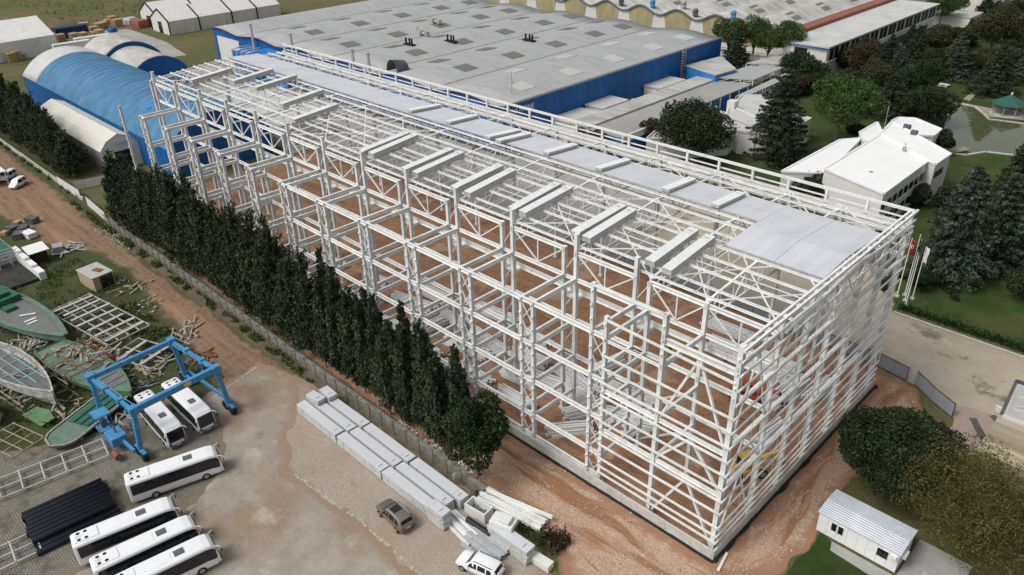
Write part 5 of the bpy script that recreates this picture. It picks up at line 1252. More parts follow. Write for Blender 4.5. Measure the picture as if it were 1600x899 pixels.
# low grey tanks seen through the far frames
# ------------------------------------------------------------------ portable cabin
CB = thing('portable_cabin', 'white portable cabin with ribbed roof standing on the lawn', 'cabin', (4.8, 11.9, 0))
MB().bb(.75, 8.75, 9.9, 13.8, .12, 2.7).build('wall', 'white', CB)
mb = MB(); n_ = 56; vs = []
for i in range(n_ + 1):
    y = 9.7 + 4.3 * i / n_; z = 2.78 + .22 * (1 - abs(i / n_ - .5) * 2) + (.035 if (i // 2) % 2 else 0)
    vs += [(.6, y, z), (8.9, y, z)]
mb.add(vs, [(2 * i, 2 * i + 1, 2 * i + 3, 2 * i + 2) for i in range(n_)]); o = mb.build('roof', mat('ribbed bright roof', (.62, .66, .72), .35, .08, .7, metal=.2, dirt=(.45, .46, .47), dscale=.4), CB); o.modifiers.new('s', 'SOLIDIFY').thickness = .04
mb = MB(); mb.bb(.66, 8.84, 9.8, 9.9, 2.55, 2.78); mb.bb(.66, .75, 9.9, 13.8, 2.55, 2.78); mb.bb(8.75, 8.84, 9.9, 13.8, 2.55, 2.78); mb.build('fascia', 'white', CB)
mb = MB(); [mb.bb(.75 + k * 1.0 - .012, .75 + k * 1.0 + .012, 9.884, 9.9, .2, 2.5) for k in range(1, 8)]; mb.build('panel_joint', 'concrete', CB)
for x in (2.15, 2.85, 6.75, 7.3):
    w = MB().bb(x, x + .5, 9.87, 9.9, 1.15, 2.15).build('window', 'glass', CB); MB().bb(x - .05, x + .55, 9.86, 9.899, 2.15, 2.2).bb(x - .05, x + .55, 9.86, 9.899, 1.1, 1.15).bb(x - .05, x, 9.86, 9.899, 1.15, 2.15).bb(x + .5, x + .55, 9.86, 9.899, 1.15, 2.15).build('frame', 'plastic', w)
MB().bb(8.76, 9.2, 10.6, 11.4, 1.6, 2.2).build('air_conditioner', 'white', CB); MB().bb(8.05, 8.6, 9.55, 9.86, 1.9, 2.3).build('air_conditioner', 'white', CB)
mb = MB(); [mb.bb(x, x + .3, y, y + .3, 0, .12) for x in (1, 4.6, 8.2) for y in (10.1, 13.3)]; mb.build('footing', 'concrete', CB)
t = lowbld('store_shed', 'small grey ribbed shed roof at the bottom edge beside the yellow green tree', rect(11.2, 13.2, 8.0, 9.8), 2.1, roofm='galv')
# flat roofed gatehouse at the right edge
GH = thing('gatehouse', 'flat roofed gatehouse with timber deck terrace at the right edge', 'building', (14, 37, 0))
MB().prism([(9.6, 37.2), (9.0, 45.0), (24, 46), (24, 37.2)], 0, 3.9).build('wall', 'facade', GH)
MB().prism([(9.9, 37.4), (9.3, 44.8), (23.8, 45.8), (23.8, 37.4)], 3.9, 3.95).build('roof', 'pale_' if False else 'concrete', GH)
mb = MB()
for a, b_ in (((9.5, 37.2), (8.9, 45.1)), ((8.9, 45.1), (24, 46.1))): mb.beam((a[0], a[1], 4.05), (b_[0], b_[1], 4.05), .3, .45)
mb.build('parapet', mat('dark grey coping', (.10, .10, .105), .6), GH)
mb = MB(); 
for k in range(22): mb.bb(9.3 + .0 * k, 24, 29.2 + k * .36, 29.54 + k * .36, 3.45, 3.52)
mb.bb(9.4, 24, 29.3, 37.1, 0, 3.44)
o = mb.build('timber_deck', mat('silvered deck boards', (.36, .31, .22), .8, .2, .6, dirt=(.27, .22, .13), dscale=.5, stretch=(.1, 1, 1), isl=.2), GH)
mb = MB(); rg = random.Random(1)
for k in range(5): mb.path([(11 + rg.uniform(-1, 1), 39 + k, 4.0), (12 + rg.uniform(-1, 1), 40 + k, 4.02), (14 + rg.uniform(-1, 1), 39.5 + k, 4.0)], .04, 5)
mb.bb(12.5, 13.5, 40, 40.8, 3.95, 4.8); mb.build('roof_cable', 'white', GH)
tag(MB().bb(8.0, 10.6, 42.9, 43.1, .2, .35).bb(8.0, 10.6, 42.9, 43.1, .55, .7).bb(8.0, 10.6, 42.9, 43.1, .9, 1.05).bb(8.0, 8.1, 42.9, 43.1, 0, 1.1).bb(10.5, 10.6, 42.9, 43.1, 0, 1.1).build('railing', 'white'), 'low white slatted barrier on the pink paving', 'barrier')
# flags
fl = [(-11.6, 63.4, 10.2, 'red', 'flagpole flying the red flag with white crescent and star'), (-10.9, 64.6, 10.6, None, 'bare flagpole just behind the red flag'), (-10.2, 62.9, 8.4, None, 'short flagpole in front of the flag group'), (-9.6, 64.2, 9.2, 'white', 'flagpole with a limp white flag at the right of the group'), (-9.6, 61.6, 8.6, None, 'flagpole nearest the hedge in the flag group')]
for x, y, h, fl_, lab in fl:
    t = thing('flagpole', lab, 'flagpole', (x, y, 0), 'flagpoles by the park hedge')
    MB().tube((x, y, 0), (x, y, h), .09, 8, .05).build('pole', 'steel', t)
    MB().bb(x - .3, x + .3, y - .3, y + .3, 0, .25).build('foot', 'concrete', t)
    if fl_:
        z1 = h - .2; hh_, wd = (2.4, .55) if fl_ == 'red' else (2.6, .5)
        n_ = 8; grid_ = [[(x + .08 + wd * j / 6 + .06 * math.sin(i * .9), y + .16 * math.sin(j * 1.9 + i * .25), z1 - hh_ * i / n_ - .12 * j / 6) for j in range(7)] for i in range(n_ + 1)]
        f_ = MB().loft(grid_, cap=False, closed=False).build('flag', 'flagred' if fl_ == 'red' else 'white', t, smooth=True)
        f_.modifiers.new('s', 'SOLIDIFY').thickness = .01
        if fl_ == 'red':
            mb = MB(); cx_, cz_ = x + .36, z1 - hh_ * .45
            out = [(cx_ + .2 * math.cos(a), y - .19, cz_ + .3 * math.sin(a)) for a in np.linspace(.7, 5.58, 16)] + [(cx_ + .07 + .155 * math.cos(a), y - .19, cz_ + .24 * math.sin(a)) for a in np.linspace(5.4, .88, 16)]
            mb.add(out, [(i, i + 1, 31 - i - 1, 31 - i) for i in range(15)])
            st_ = [(cx_ + .16 + (.1 if i % 2 == 0 else .04) * math.cos(i * math.pi / 5), y - .19, cz_ + (.13 if i % 2 == 0 else .052) * math.sin(i * math.pi / 5)) for i in range(10)]
            mb.add(st_, [tuple(range(10))]); mb.build('emblem', 'white', f_)
PXY = [(-329.5, 44.7), (-324.2, 44.6), (-348.6, 61.3), (-338.8, 59.0), (-333.4, 60.1), (-336.9, 63.8), (-338.2, 66.1), (-345.8, 70.3), (-343.5, 72.1), (-336.3, 70.9), (-344.1, 75.1), (-320.7, 51.8), (-321.6, 54.1), (-319.5, 55.7), (-317.8, 57.1), (-318.5, 47.7), (-301.7, 20.6), (-302.5, 22.3), (-303.6, 23.8)]
PXU = {1101: (-77.9, 112.7), 1109: (-77.0, 113.5), 1117: (-76.1, 114.3)}
# ------------------------------------------------------------------ hangars and tents at the far left
def vault(name, label, x0, x1, ya, yb, he, hr, roofm, wallm, endm, n=16, ribs=0, band=None, flat=.55, cat='hangar'):
    t = thing(name, label, cat, ((x0 + x1) / 2, (ya + yb) / 2, 0))
    ym, hw = (ya + yb) / 2, (yb - ya) / 2
    arc = [(ym - hw * math.cos(math.pi * k / n), he + (hr - he) * math.sin(math.pi * k / n) ** flat if 0 < k < n else he) for k in range(n + 1)]
    # evenly spread circular arc between the eaves
    s = hr - he; Rr = (hw * hw + s * s) / (2 * s); a0 = math.asin(min(1, hw / Rr))
    arc = [(ym + Rr * math.sin(-a0 + 2 * a0 * k / n), hr - Rr + Rr * math.cos(-a0 + 2 * a0 * k / n)) for k in range(n + 1)]
    def skin(xa, xb, m_, nm, lift=0, wob=0):
        k = max(1, int((xb - xa) / 1.6)); rows = []
        for i in range(k + 1):
            x = xa + (xb - xa) * i / k
            rows.append([(x, y, z + lift + wob * (-.16 if i % 2 else .0) * math.sin(math.pi * j / n)) for j, (y, z) in enumerate(arc)])
        o = MB().loft(rows, cap=False, closed=False).build(nm, m_, t, smooth=wob == 0); sm = o.modifiers.new('s', 'SOLIDIFY'); sm.thickness = .15; sm.offset = -1; return o
    if band:
        skin(x0, x0 + band, 'rooflight', 'roof_band', .1); skin(x0 + band, x1, roofm, 'roof', 0, ribs)
    else: skin(x0, x1, roofm, 'roof', 0, ribs)
    MB().bb(x0 + .1, x1 - .1, ya + .1, ya + .3, 0, he - .05).build('side_wall', wallm, t); MB().bb(x0 + .1, x1 - .1, yb - .3, yb - .1, 0, he - .05).build('side_wall', wallm, t)
    for x, nm in ((x0 + .15, 'end_wall'), (x1 - .15, 'end_wall')):
        pts = [(x, ya + .1, 0)] + [(x, y, z - .12) for y, z in arc] + [(x, yb - .1, 0)]
        m_ = MB(); m_.add(pts, [tuple(range(len(pts)))]); o = m_.build(nm, endm, t); o.modifiers.new('s', 'SOLIDIFY').thickness = .1
    return t
VH = vault('blue_hangar', 'long barrel vaulted hangar covered in ribbed weathered blue cloth', -243, -146, 8.6, 33, 7, 13.2, 'tarp', 'blue', 'blue', ribs=1, band=12); 
for k in range(26):
    x = -230 + k * 3.2
    mb = MB(); a0 = math.asin(12.2 / ((12.2 ** 2 + 6.2 ** 2) / 12.4)); Rr = (12.2 ** 2 + 6.2 ** 2) / 12.4
    pp = [(x + random.uniform(-.05, .05), 20.8 + (Rr + .04) * math.sin(-a0 + 2 * a0 * j / 16), 13.2 - Rr + (Rr + .04) * math.cos(-a0 + 2 * a0 * j / 16)) for j in range(17)]
    for p, q in zip(pp, pp[1:]): mb.beam(p, q, .3, .1)
    mb.build('rib', M['tarp_rib'], VH)
mb = MB(); mb.slab([(-168, 14, 11.9), (-164.5, 13.2, 11.55), (-163.5, 17.5, 12.9), (-165.5, 18.6, 13.1)][::-1], .05); mb.build('torn_cloth', mat('fresh blue cloth', (.02, .22, .62), .5), VH)
vault('white_roofed_hangar', 'small barrel vaulted hangar with pale roof and deep blue end wall', -240, -219.5, 31, 47.5, 6.5, 10.6, 'roofpale', 'blue', 'blue')
vault('white_roofed_hangar', 'small pale barrel roof stepping up behind the blue ended one', -259, -241, 30.5, 49, 7, 11.8, 'roofpale', 'blue', 'blue')
def gable(name, label, x0, x1, ya, yb, he, hr, roofm, wallm, chamf=0, door=None, frames=0, cat='shed', grime=None, group=None):
    t = thing(name, label, cat, ((x0 + x1) / 2, (ya + yb) / 2, 0), group)
    ym = (ya + yb) / 2
    sec = [(ya, he)] + ([(ya + (yb - ya) * .2, he + (hr - he) * .62)] if chamf else []) + [(ym, hr)] + ([(yb - (yb - ya) * .2, he + (hr - he) * .62)] if chamf else []) + [(yb, he)]
    o = MB().loft([[(x, y, z) for y, z in sec] for x in (x0, x1)], cap=False, closed=False).build('roof', roofm, t); sm = o.modifiers.new('s', 'SOLIDIFY'); sm.thickness = .14; sm.offset = -1
    MB().bb(x0 + .05, x1 - .05, ya + .06, ya + .2, 0, he - .08).build('side_wall', grime or wallm, t); MB().bb(x0 + .05, x1 - .05, yb - .2, yb - .06, 0, he - .08).build('side_wall', grime or wallm, t)
    for x in (x0 + .12, x1 - .12):
        pts = [(x, ya + .06, 0)] + [(x, y, z - .1) for y, z in sec] + [(x, yb - .06, 0)]
        m_ = MB(); m_.add(pts, [tuple(range(len(pts)))]); o = m_.build('end_wall', wallm, t); o.modifiers.new('s', 'SOLIDIFY').thickness = .08
    if door:
        dx, a, b_, h = door; MB().bb(dx - .06, dx + .06, a, b_, .02, h).build('door', 'glass' if name != 'x' else 'dark', t)  # dark slab on the closed gable stands in for shade inside the doorway
    if frames:
        mb = MB()
        for k in range(frames):
            x = x0 + (x1 - x0) * k / (frames - 1) if frames > 1 else x1
            for (y, z), (y2, z2) in zip([(ya, 0)] + sec, sec + [(yb, 0)]): mb.beam((x, y - (.04 if y == ya else 0), z + .05), (x, y2 - (.04 if y2 == ya else 0), z2 + .05), .45, .16)
        mb.build('seam', 'dark', t)
    return t
SHD = gable('white_shed', 'long dirty white shed with rounded ridge and dark doorway beside the cypresses', -206, -163, .2, 9.2, 4.8, 8, 'cream', 'facade', 1, (-162.95, 3.0, 7.0, 4.2), grime=mat('dusty grey side cladding', (.26, .255, .24), .7, .12, .6, dirt=(.16, .15, .13), dscale=.4), cat='shed')
MB().bb(-162.98, -162.9, 3.4, 6.2, 5.6, 6.2).build('faded_sign', mat('faded sign', (.50, .50, .48), .7, .2, 2), SHD)
gable('white_tent', 'large white tent hall at the upper left edge', -350, -300, 14, 36, 8.6, 15.5, 'tent', 'tent', grime='tent_grime', cat='tent') if False else None
t = thing('white_tent', 'large plain white tent hall at the upper left edge', 'tent', (-318, 20, 0))
# its ridge runs along y
sec = [(-334, 6.5), (-318.5, 11.5), (-303.5, 6.5)]
o = MB().loft([[(x, y, z) for x, z in sec] for y in (-18, -6, 6, 18, 30, 37)], cap=False, closed=False).build('roof', 'tent', t); sm = o.modifiers.new('s', 'SOLIDIFY'); sm.thickness = .1; sm.offset = -1
MB().bb(-303.7, -303.5, -18, 37, 0, 6.4).build('side_wall', 'tent', t); MB().bb(-334, -333.8, -18, 37, 0, 6.4).build('side_wall', 'tent', t)
mb = MB(); mb.add([(-333.9, 36.8, 0), (-333.9, 36.8, 6.4), (-318.5, 36.8, 11.4), (-303.6, 36.8, 6.4), (-303.6, 36.8, 0)], [tuple(range(5))]); o = mb.build('end_wall', 'tent', t); o.modifiers.new('s', 'SOLIDIFY').thickness = .05
mb = MB(); [mb.beam((-303.4, y, 0), (-303.4, y, 6.5), .2, .12) for y in (-6, 6, 18, 30)]; mb.build('seam', 'facade', t)
# row of tents: ridge along y too
def tent_y(label, xa, xb, y0_, y1_, he, hr, door=True):
    t = thing('white_tent', label, 'tent', ((xa + xb) / 2, (y0_ + y1_) / 2, 0), 'row of joined tents')
    xm = (xa + xb) / 2; sec = [(xa, he), (xm, hr), (xb, he)]
    o = MB().loft([[(x, y, z) for x, z in sec] for y in (y0_, y1_)], cap=False, closed=False).build('roof', 'tent', t); sm = o.modifiers.new('s', 'SOLIDIFY'); sm.thickness = .1; sm.offset = -1
    MB().bb(xa, xa + .1, y0_ + .05, y1_ - .05, 0, he - .1).build('side_wall', 'tent_grime', t); MB().bb(xb - .1, xb, y0_ + .05, y1_ - .05, 0, he - .1).build('side_wall', 'tent_grime', t)
    for y in (y0_ + .1, y1_ - .1):
        mb = MB(); mb.add([(xa + .05, y, 0), (xa + .05, y, he - .1), (xm, y, hr - .1), (xb - .05, y, he - .1), (xb - .05, y, 0)], [tuple(range(5))]); o = mb.build('end_wall', 'tent', t); o.modifiers.new('s', 'SOLIDIFY').thickness = .05
    if door: MB().bb(xm - 1.8, xm + 1.8, y0_ - .02, y0_ + .04, .02, 4.4).build('door', 'glass', t)  # dark panel paints the shade behind the open tent doorway
    mb = MB()
    for y in (y0_,):
        for (x, z), (x2, z2) in zip([(xa, 0)] + sec, sec + [(xb, 0)]): mb.beam((x, y, z + .06), (x2, y, z2 + .06), .5, .3)
    mb.build('seam', 'dark', t)
for k, (a, b_) in enumerate([(77.5, 90), (90.3, 104.5), (104.8, 116), (116.3, 127.5)]): tent_y('white grimy tent bay of the front row, %s from the open doorway' % ORD[k], -316.5, -300.2, a, b_, 5.2, 9.2, k == 0)
for k, (a, b_) in enumerate([(80, 97), (97.3, 131)]): tent_y('white tent bay of the rear row, %s from the open doorway' % ORD[k], -333, -317, a, b_, 5.4, 9.6, k == 0)
for k, (u, lab) in enumerate([((-305.3, 49.8), 'long white trailer box behind the blue hangar, the one nearer the tents'), ((-300.1, 40.6), 'long white trailer box behind the blue hangar, the one nearer the tent hall')]):
    t = thing('trailer_box', lab, 'trailer', (0, 0, 0), 'white trailer boxes'); MB().bb(-1.3, 1.3, -6.2, 6.2, .9, 3.7).build('box', 'facade', t); MB().bb(-1.2, 1.2, -6, 6, .6, .9).build('chassis', 'black', t)
    w = MB(); [w.tube((-1.2, y, .5), (1.2, y, .5), .5, 12) for y in (-4.5, -3.3, 4)]; w.build('wheel', 'black', t); place(t, (u[0], u[1], 0), -.08)
t = thing('container', 'dark blue skip container among the pallets behind the tent hall', 'container', (0, 0, 0)); MB().bb(-2.4, 2.4, -6, 6, .2, 4.2).build('box', mat('navy container', (.012, .03, .10), .6, .2, .6), t)
mb = MB(); [mb.bb(2.4, 2.5, y - .1, y + .1, .2, 4.2) for y in np.arange(-5.8, 6, 1.2)]; mb.build('rib', mat('navy rib', (.02, .045, .14), .6), t); c = (-329.9, 50.4); place(t, (c[0], c[1], 0), -.05)
pal = None; rg = random.Random(3)
for k in range(len(PXY)):
    if pal is None:
        mb = MB()
        for z in range(9):
            for j in range(4): mb.box(0, -.9 + j * .6, .16 + z * .36, 3.2, .4, .08)
            for j in (-1.4, 0, 1.4): mb.box(j, 0, .0 + z * .36 + .02, .24, 2.4, .22)
        pal = mb.build('pallet_stack', 'timber'); o = pal
    else: o = pal.copy(); COL.objects.link(o)
    X = PXY[k]; place(o, (X[0], X[1], .05), rg.uniform(-.2, .2), (1, 1.2, rg.uniform(.5, 1.15)))
    tag(o, 'stack of pale timber pallets at the corner of the tent hall' if k > 15 else 'stack of pale timber pallets in the yard behind the blue hangar', 'pallets', 'pallet stacks by the tent hall' if k > 15 else 'pallet stacks in the back yard')
for k, (u, m_, lab) in enumerate([((-326.6, 76.9), 'brick', 'faded orange box pile next to the tent doorway'), ((-337.1, 77.1), 'fibre', 'rounded white cabin shell beside the tents'), ((-327.0, 65.2), 'blue', 'small dark blue bin in front of the pallets')]):
    mb = MB(); s = (2.6, 2.4, 1.4)[k]
    mb.loft([[(sx * s * f, sy * s * f, z) for sx, sy in ((-1, -1), (1, -1), (1, 1), (-1, 1))] for f, z in ((1, 0), (1, s * .8), (.8 if k else .95, s * 1.15))]); 
    if k == 0: [mb.bb(-s - .1, s + .1, -s - .1, s + .1, z, z + .15) for z in (.7, 1.5)]
    o = mb.build(('box_pile', 'cabin_shell', 'bin')[k], m_, bevel=.15); place(o, (u[0], u[1], .02), .2); tag(o, lab, ('boxes', 'shell', 'bin')[k])
t = thing('grey_annexe', 'low pale flat roof just beyond the far end of the frame', 'building', (-160, 45, 0))
MB().bb(-186, -146, 36, 50, 0, 5.6).build('wall', 'facade', t); MB().bb(-186.4, -145.6, 35.6, 50.4, 5.6, 5.9).build('roof', 'rooflight', t)
MB().tube((-168, 34.8, 0), (-168, 34.8, 13.6), .6, 12).tube((-168, 34.8, 13.6), (-168, 34.8, 13.9), .8, 12).build('flue', 'galv', t)
c = (-175.9, -17.5); t = thing('open_shelter', 'white roof corner of a shelter cut off by the left edge beside the vans', 'shelter', (c[0], c[1], 0))
MB().bb(c[0] - 9, c[0] + 3.2, c[1] - 5, c[1] + .6, 2.9, 3.05).build('roof', 'white', t); mb = MB(); [mb.bb(x - .1, x + .1, c[1] + .2, c[1] + .4, 0, 2.9) for x in (c[0] - 8, c[0] - 3, c[0] + 2.9)]; mb.build('post', 'steel', t)

# ------------------------------------------------------------------ white buildings in the park
def ccw(p): return p if sum(p[i][0] * p[(i + 1) % len(p)][1] - p[(i + 1) % len(p)][0] * p[i][1] for i in range(len(p))) > 0 else p[::-1]
WB = thing('white_house', 'bright white flat roofed building beside the pond', 'building', (-30, 98, 0))
def vol(poly, z, z0=0, wm='facade', para=.35, wn='wall', rn='roof'):
    MB().prism(poly, z0, z - .2).build(wn, wm, WB)
    p = ccw(poly); cx = sum(q[0] for q in p) / len(p); cy = sum(q[1] for q in p) / len(p)
    MB().slab([(q[0] + (cx - q[0]) * .01, q[1] + (cy - q[1]) * .01, z - .05) for q in p], .13).build(rn, 'brightwhite', WB)
    mb = MB(); n = len(p)
    for i in range(n): mb.beam((*p[i], z - .02), (*p[(i + 1) % n], z - .02), .35, para)
    mb.build('parapet', 'brightwhite', WB)
main = [(-36.1, 87.4), (-36.2, 113.9), (-23.2, 104.1), (-23.1, 82.7)]
vol(main, 8)
vol([(-43.1, 84.6), (-42.7, 109.3), (-39.8, 113.4), (-36.8, 92.8), (-37.0, 88.7)], 6.5)
vol([(-40.9, 114.7), (-40.9, 124.1), (-36.6, 116.7), (-37.5, 109.5)], 7.2)
band = [(-36.3, 114.3), (-37.5, 123.1), (-21.1, 110.1), (-21.3, 102.4)]
vol(band, 8.3)
vol([(-40.2, 130.9), (-39.9, 134.3), (-36.9, 136.2), (-29.7, 132.0), (-29.4, 126.5), (-31.4, 124.8)], 6)
a, b_ = Vector(main[3]), Vector(main[2]); d = (b_ - a).normalized(); n_ = Vector((d.y, -d.x)); L_ = (b_ - a).length
for k in range(8):
    s = 1.2 + k * (L_ - 3) / 7
    for z in (1.2, 4.3):
        mb = MB(); p = a + d * s + n_ * .05; mb.box(p.x, p.y, z + .9, 1.7, .12, 1.5, math.atan2(d.y, d.x)); w = mb.build('window', 'glass', WB)
        p2 = a + d * s + n_ * .1; MB().box(p2.x, p2.y, z + .08, 1.9, .16, .1, math.atan2(d.y, d.x)).build('sill', 'brightwhite', w)
a, b_ = Vector(band[3]), Vector(band[2]); d = (b_ - a).normalized(); n_ = Vector((d.y, -d.x))
for k in range(4):
    p = a + d * (1.2 + k * 1.1) + n_ * .05; MB().box(p.x, p.y, 5.8, .7, .12, 1.3, math.atan2(d.y, d.x)).build('window', 'glass', WB)
mb = MB(); p = (-28.7, 106.7); mb.box(p[0], p[1], 8.5, .7, .5, .7); mb.tube((p[0], p[1], 8), (p[0], p[1], 9.8), .08, 6); mb.build('roof_vent', 'steel_old', WB)
mb = MB(); p = (-33.3, 120.3); mb.box(p[0], p[1], 8.7, 1.4, .8, .9); p = (-30.8, 117.4); mb.box(p[0], p[1], 8.7, 1.2, 1, .8); mb.build('roof_unit', 'busgrey', WB)
mb = MB(); p = (-36.6, 116.3); mb.tube((p[0], p[1], 8), (p[0], p[1], 13.5), .06, 6); mb.build('mast', 'steel_old', WB)
# gazebo
c = (-27.0, 174.7); t = thing('gazebo', 'dark green roofed gazebo on the far bank of the pond', 'gazebo', (c[0], c[1], 0))
mb = MB(); ring = [(c[0] + 4.2 * math.cos(a), c[1] + 4.2 * math.sin(a), 2.7) for a in np.linspace(0, 6.2832, 9)[:-1]]; mb.add(ring + [(c[0], c[1], 5.0)], [(i, (i + 1) % 8, 8) for i in range(8)]); o = mb.build('roof', mat('green tiles', (.03, .10, .08), .6, .15, 1.5), t); o.modifiers.new('s', 'SOLIDIFY').thickness = .12
mb = MB(); [mb.tube((c[0] + 3.5 * math.cos(a), c[1] + 3.5 * math.sin(a), 0), (c[0] + 3.5 * math.cos(a), c[1] + 3.5 * math.sin(a), 2.75), .14, 8) for a in np.linspace(0, 6.2832, 9)[:-1]]; mb.build('post', 'wood_old', t); MB().tube((c[0], c[1], 0), (c[0], c[1], .2), 4, 16).build('floor', 'concrete', t)
MB().tube((c[0], c[1], 4.9), (c[0], c[1], 5.5), .25, 8).build('finial', 'facade', t)
c = (-26.5, 137.2); t = thing('footbridge', 'short grey timber footbridge at the near bank of the pond', 'footbridge', (c[0], c[1], .2)); MB().box(c[0], c[1], .45, 1.7, 6, .14, -.4).build('deck', 'wood_old', t)
MB().box(c[0] - .8, c[1] - .35, .9, .08, 6, .08, -.4).box(c[0] + .8, c[1] + .35, .9, .08, 6, .08, -.4).build('rail', 'wood_old', t)
for k, u in enumerate([(-47.6, 190.6), (-44.8, 181.1)]):
    t = thing('picnic_table', 'white picnic table on the park lawn, the %s one' % ('farther', 'nearer')[k], 'table', (u[0], u[1], 0)); MB().bb(u[0] - 1.3, u[0] + 1.3, u[1] - .8, u[1] + .8, .7, .8).build('top', 'facade', t)
    MB().bb(u[0] - 1.3, u[0] + 1.3, u[1] - 1.4, u[1] - 1.0, .4, .46).bb(u[0] - 1.3, u[0] + 1.3, u[1] + 1.0, u[1] + 1.4, .4, .46).build('bench', 'facade', t); MB().bb(u[0] - .9, u[0] - .7, u[1] - 1.2, u[1] + 1.2, 0, .7).bb(u[0] + .7, u[0] + .9, u[1] - 1.2, u[1] + 1.2, 0, .7).build('leg', 'facade', t)
# low white complex between the canopy and the cedar
MC = thing('white_complex', 'cluster of low white pitched roofs beside the tall cedar', 'building', (-66, 106, 0))
def part2(poly, z, tops=None, wm='facade', rm='roofpale'):
    tops = tops or [z] * len(poly)
    if ccw(poly) is not poly: poly = poly[::-1]; tops = tops[::-1]
    MB().prism(poly, 0, z, [q - .2 for q in tops]).build('wall', wm, MC); MB().slab([(p[0], p[1], q) for p, q in zip(poly, tops)], .18).build('roof', rm, MC)
    mb = MB(); n = len(poly)
    for i in range(n): mb.beam((*poly[i], tops[i] + .1), (*poly[(i + 1) % n], tops[(i + 1) % n] + .1), .25, .4)
    mb.build('parapet', 'facade', MC)
part2([(-76.4, 86.5), (-83.4, 109.5), (-78.0, 115.4), (-67.1, 113.3), (-64.4, 101.5), (-70.7, 93.1)], 5, rm='roofpale')
part2([(-69.4, 108.2), (-73.4, 116.3), (-60.8, 110.5), (-61.4, 105.8)], 6.5, rm='rooflight')
part2([(-73.4, 116.4), (-76.1, 127.2), (-71.2, 131.3), (-64.6, 123.8), (-64.4, 112.7)], 6, rm='rooflight')
part2([(-63.4, 108.7), (-64.4, 123.5), (-55.1, 122.1), (-54.7, 112.6), (-59.8, 104.6)], 5.5, rm='roofpale')
part2([(-65.3, 105.2), (-63.8, 109.6), (-57.2, 105.7), (-63.4, 103.9)], 5.2)
mb = MB()
for u in (1101, 1109, 1117):
    p = PXU[u]; o = MB().box(p[0], p[1], 5.6, 1.2, .6, 1.3).build('air_conditioner', 'white', MC)
    f_ = MB(); [f_.tube((p[0] + (0), p[1] - .33, z), (p[0], p[1] - .3, z), .24, 10) for z in (5.3, 5.95)]; f_.build('fan', 'black', o)
p = (-72.0, 115.3); mb = MB(); mb.bb(p[0] - 1, p[0] + 1, p[1] - 1, p[1] + 1, 0, 8.2); mb.build('chimney', 'facade', MC)
a, b_ = Vector((-56.1, 117.2)), Vector((-56.8, 126.4)); d = (b_ - a).normalized(); n_ = Vector((d.y, -d.x))
for k in range(4): p = a + d * (1 + k * 2.2) + n_ * -.2; MB().box(p.x, p.y, 2.6, 1.5, .3, 1.3, math.atan2(d.y, d.x)).build('window', 'glass2', MC)

# ------------------------------------------------------------------ trees
def leafmesh(P, s, rng, m_, upw=0.0, asp=.7, parent=None, name='crown', N=None):
    n = len(P)
    u = rng.normal(size=(n, 3)); u[:, 2] = u[:, 2] * (1 - upw) + upw * 2.0 * np.sign(rng.random(n) - .2)
    u /= np.linalg.norm(u, axis=1)[:, None]
    w = rng.normal(size=(n, 3)); 
    if N is not None: w = w * .8 + N * 0
    v = np.cross(u, w); v /= np.linalg.norm(v, axis=1)[:, None] + 1e-9
    sz = (s * rng.uniform(.6, 1.35, n))[:, None]
    a = P - u * sz * .5; b_ = P + v * sz * asp * .5; c = P + u * sz * .5; d_ = P - v * sz * asp * .5
    V = np.stack([a, b_, c, d_], 1).reshape(-1, 3)
    me = bpy.data.meshes.new(name); me.vertices.add(n * 4); me.vertices.foreach_set('co', V.ravel().astype(np.float32))
    me.loops.add(n * 4); me.loops.foreach_set('vertex_index', np.arange(n * 4, dtype=np.int32)); me.polygons.add(n)
    me.polygons.foreach_set('loop_start', np.arange(0, n * 4, 4, dtype=np.int32))
    me.materials.append(M[m_] if isinstance(m_, str) else m_); me.update(calc_edges=True)
    o = bpy.data.objects.new(name, me); COL.objects.link(o)
    if parent: o.parent = parent
    return o
def sph(n, rng):
    p = rng.normal(size=(n, 3)); return p / np.linalg.norm(p, axis=1)[:, None]
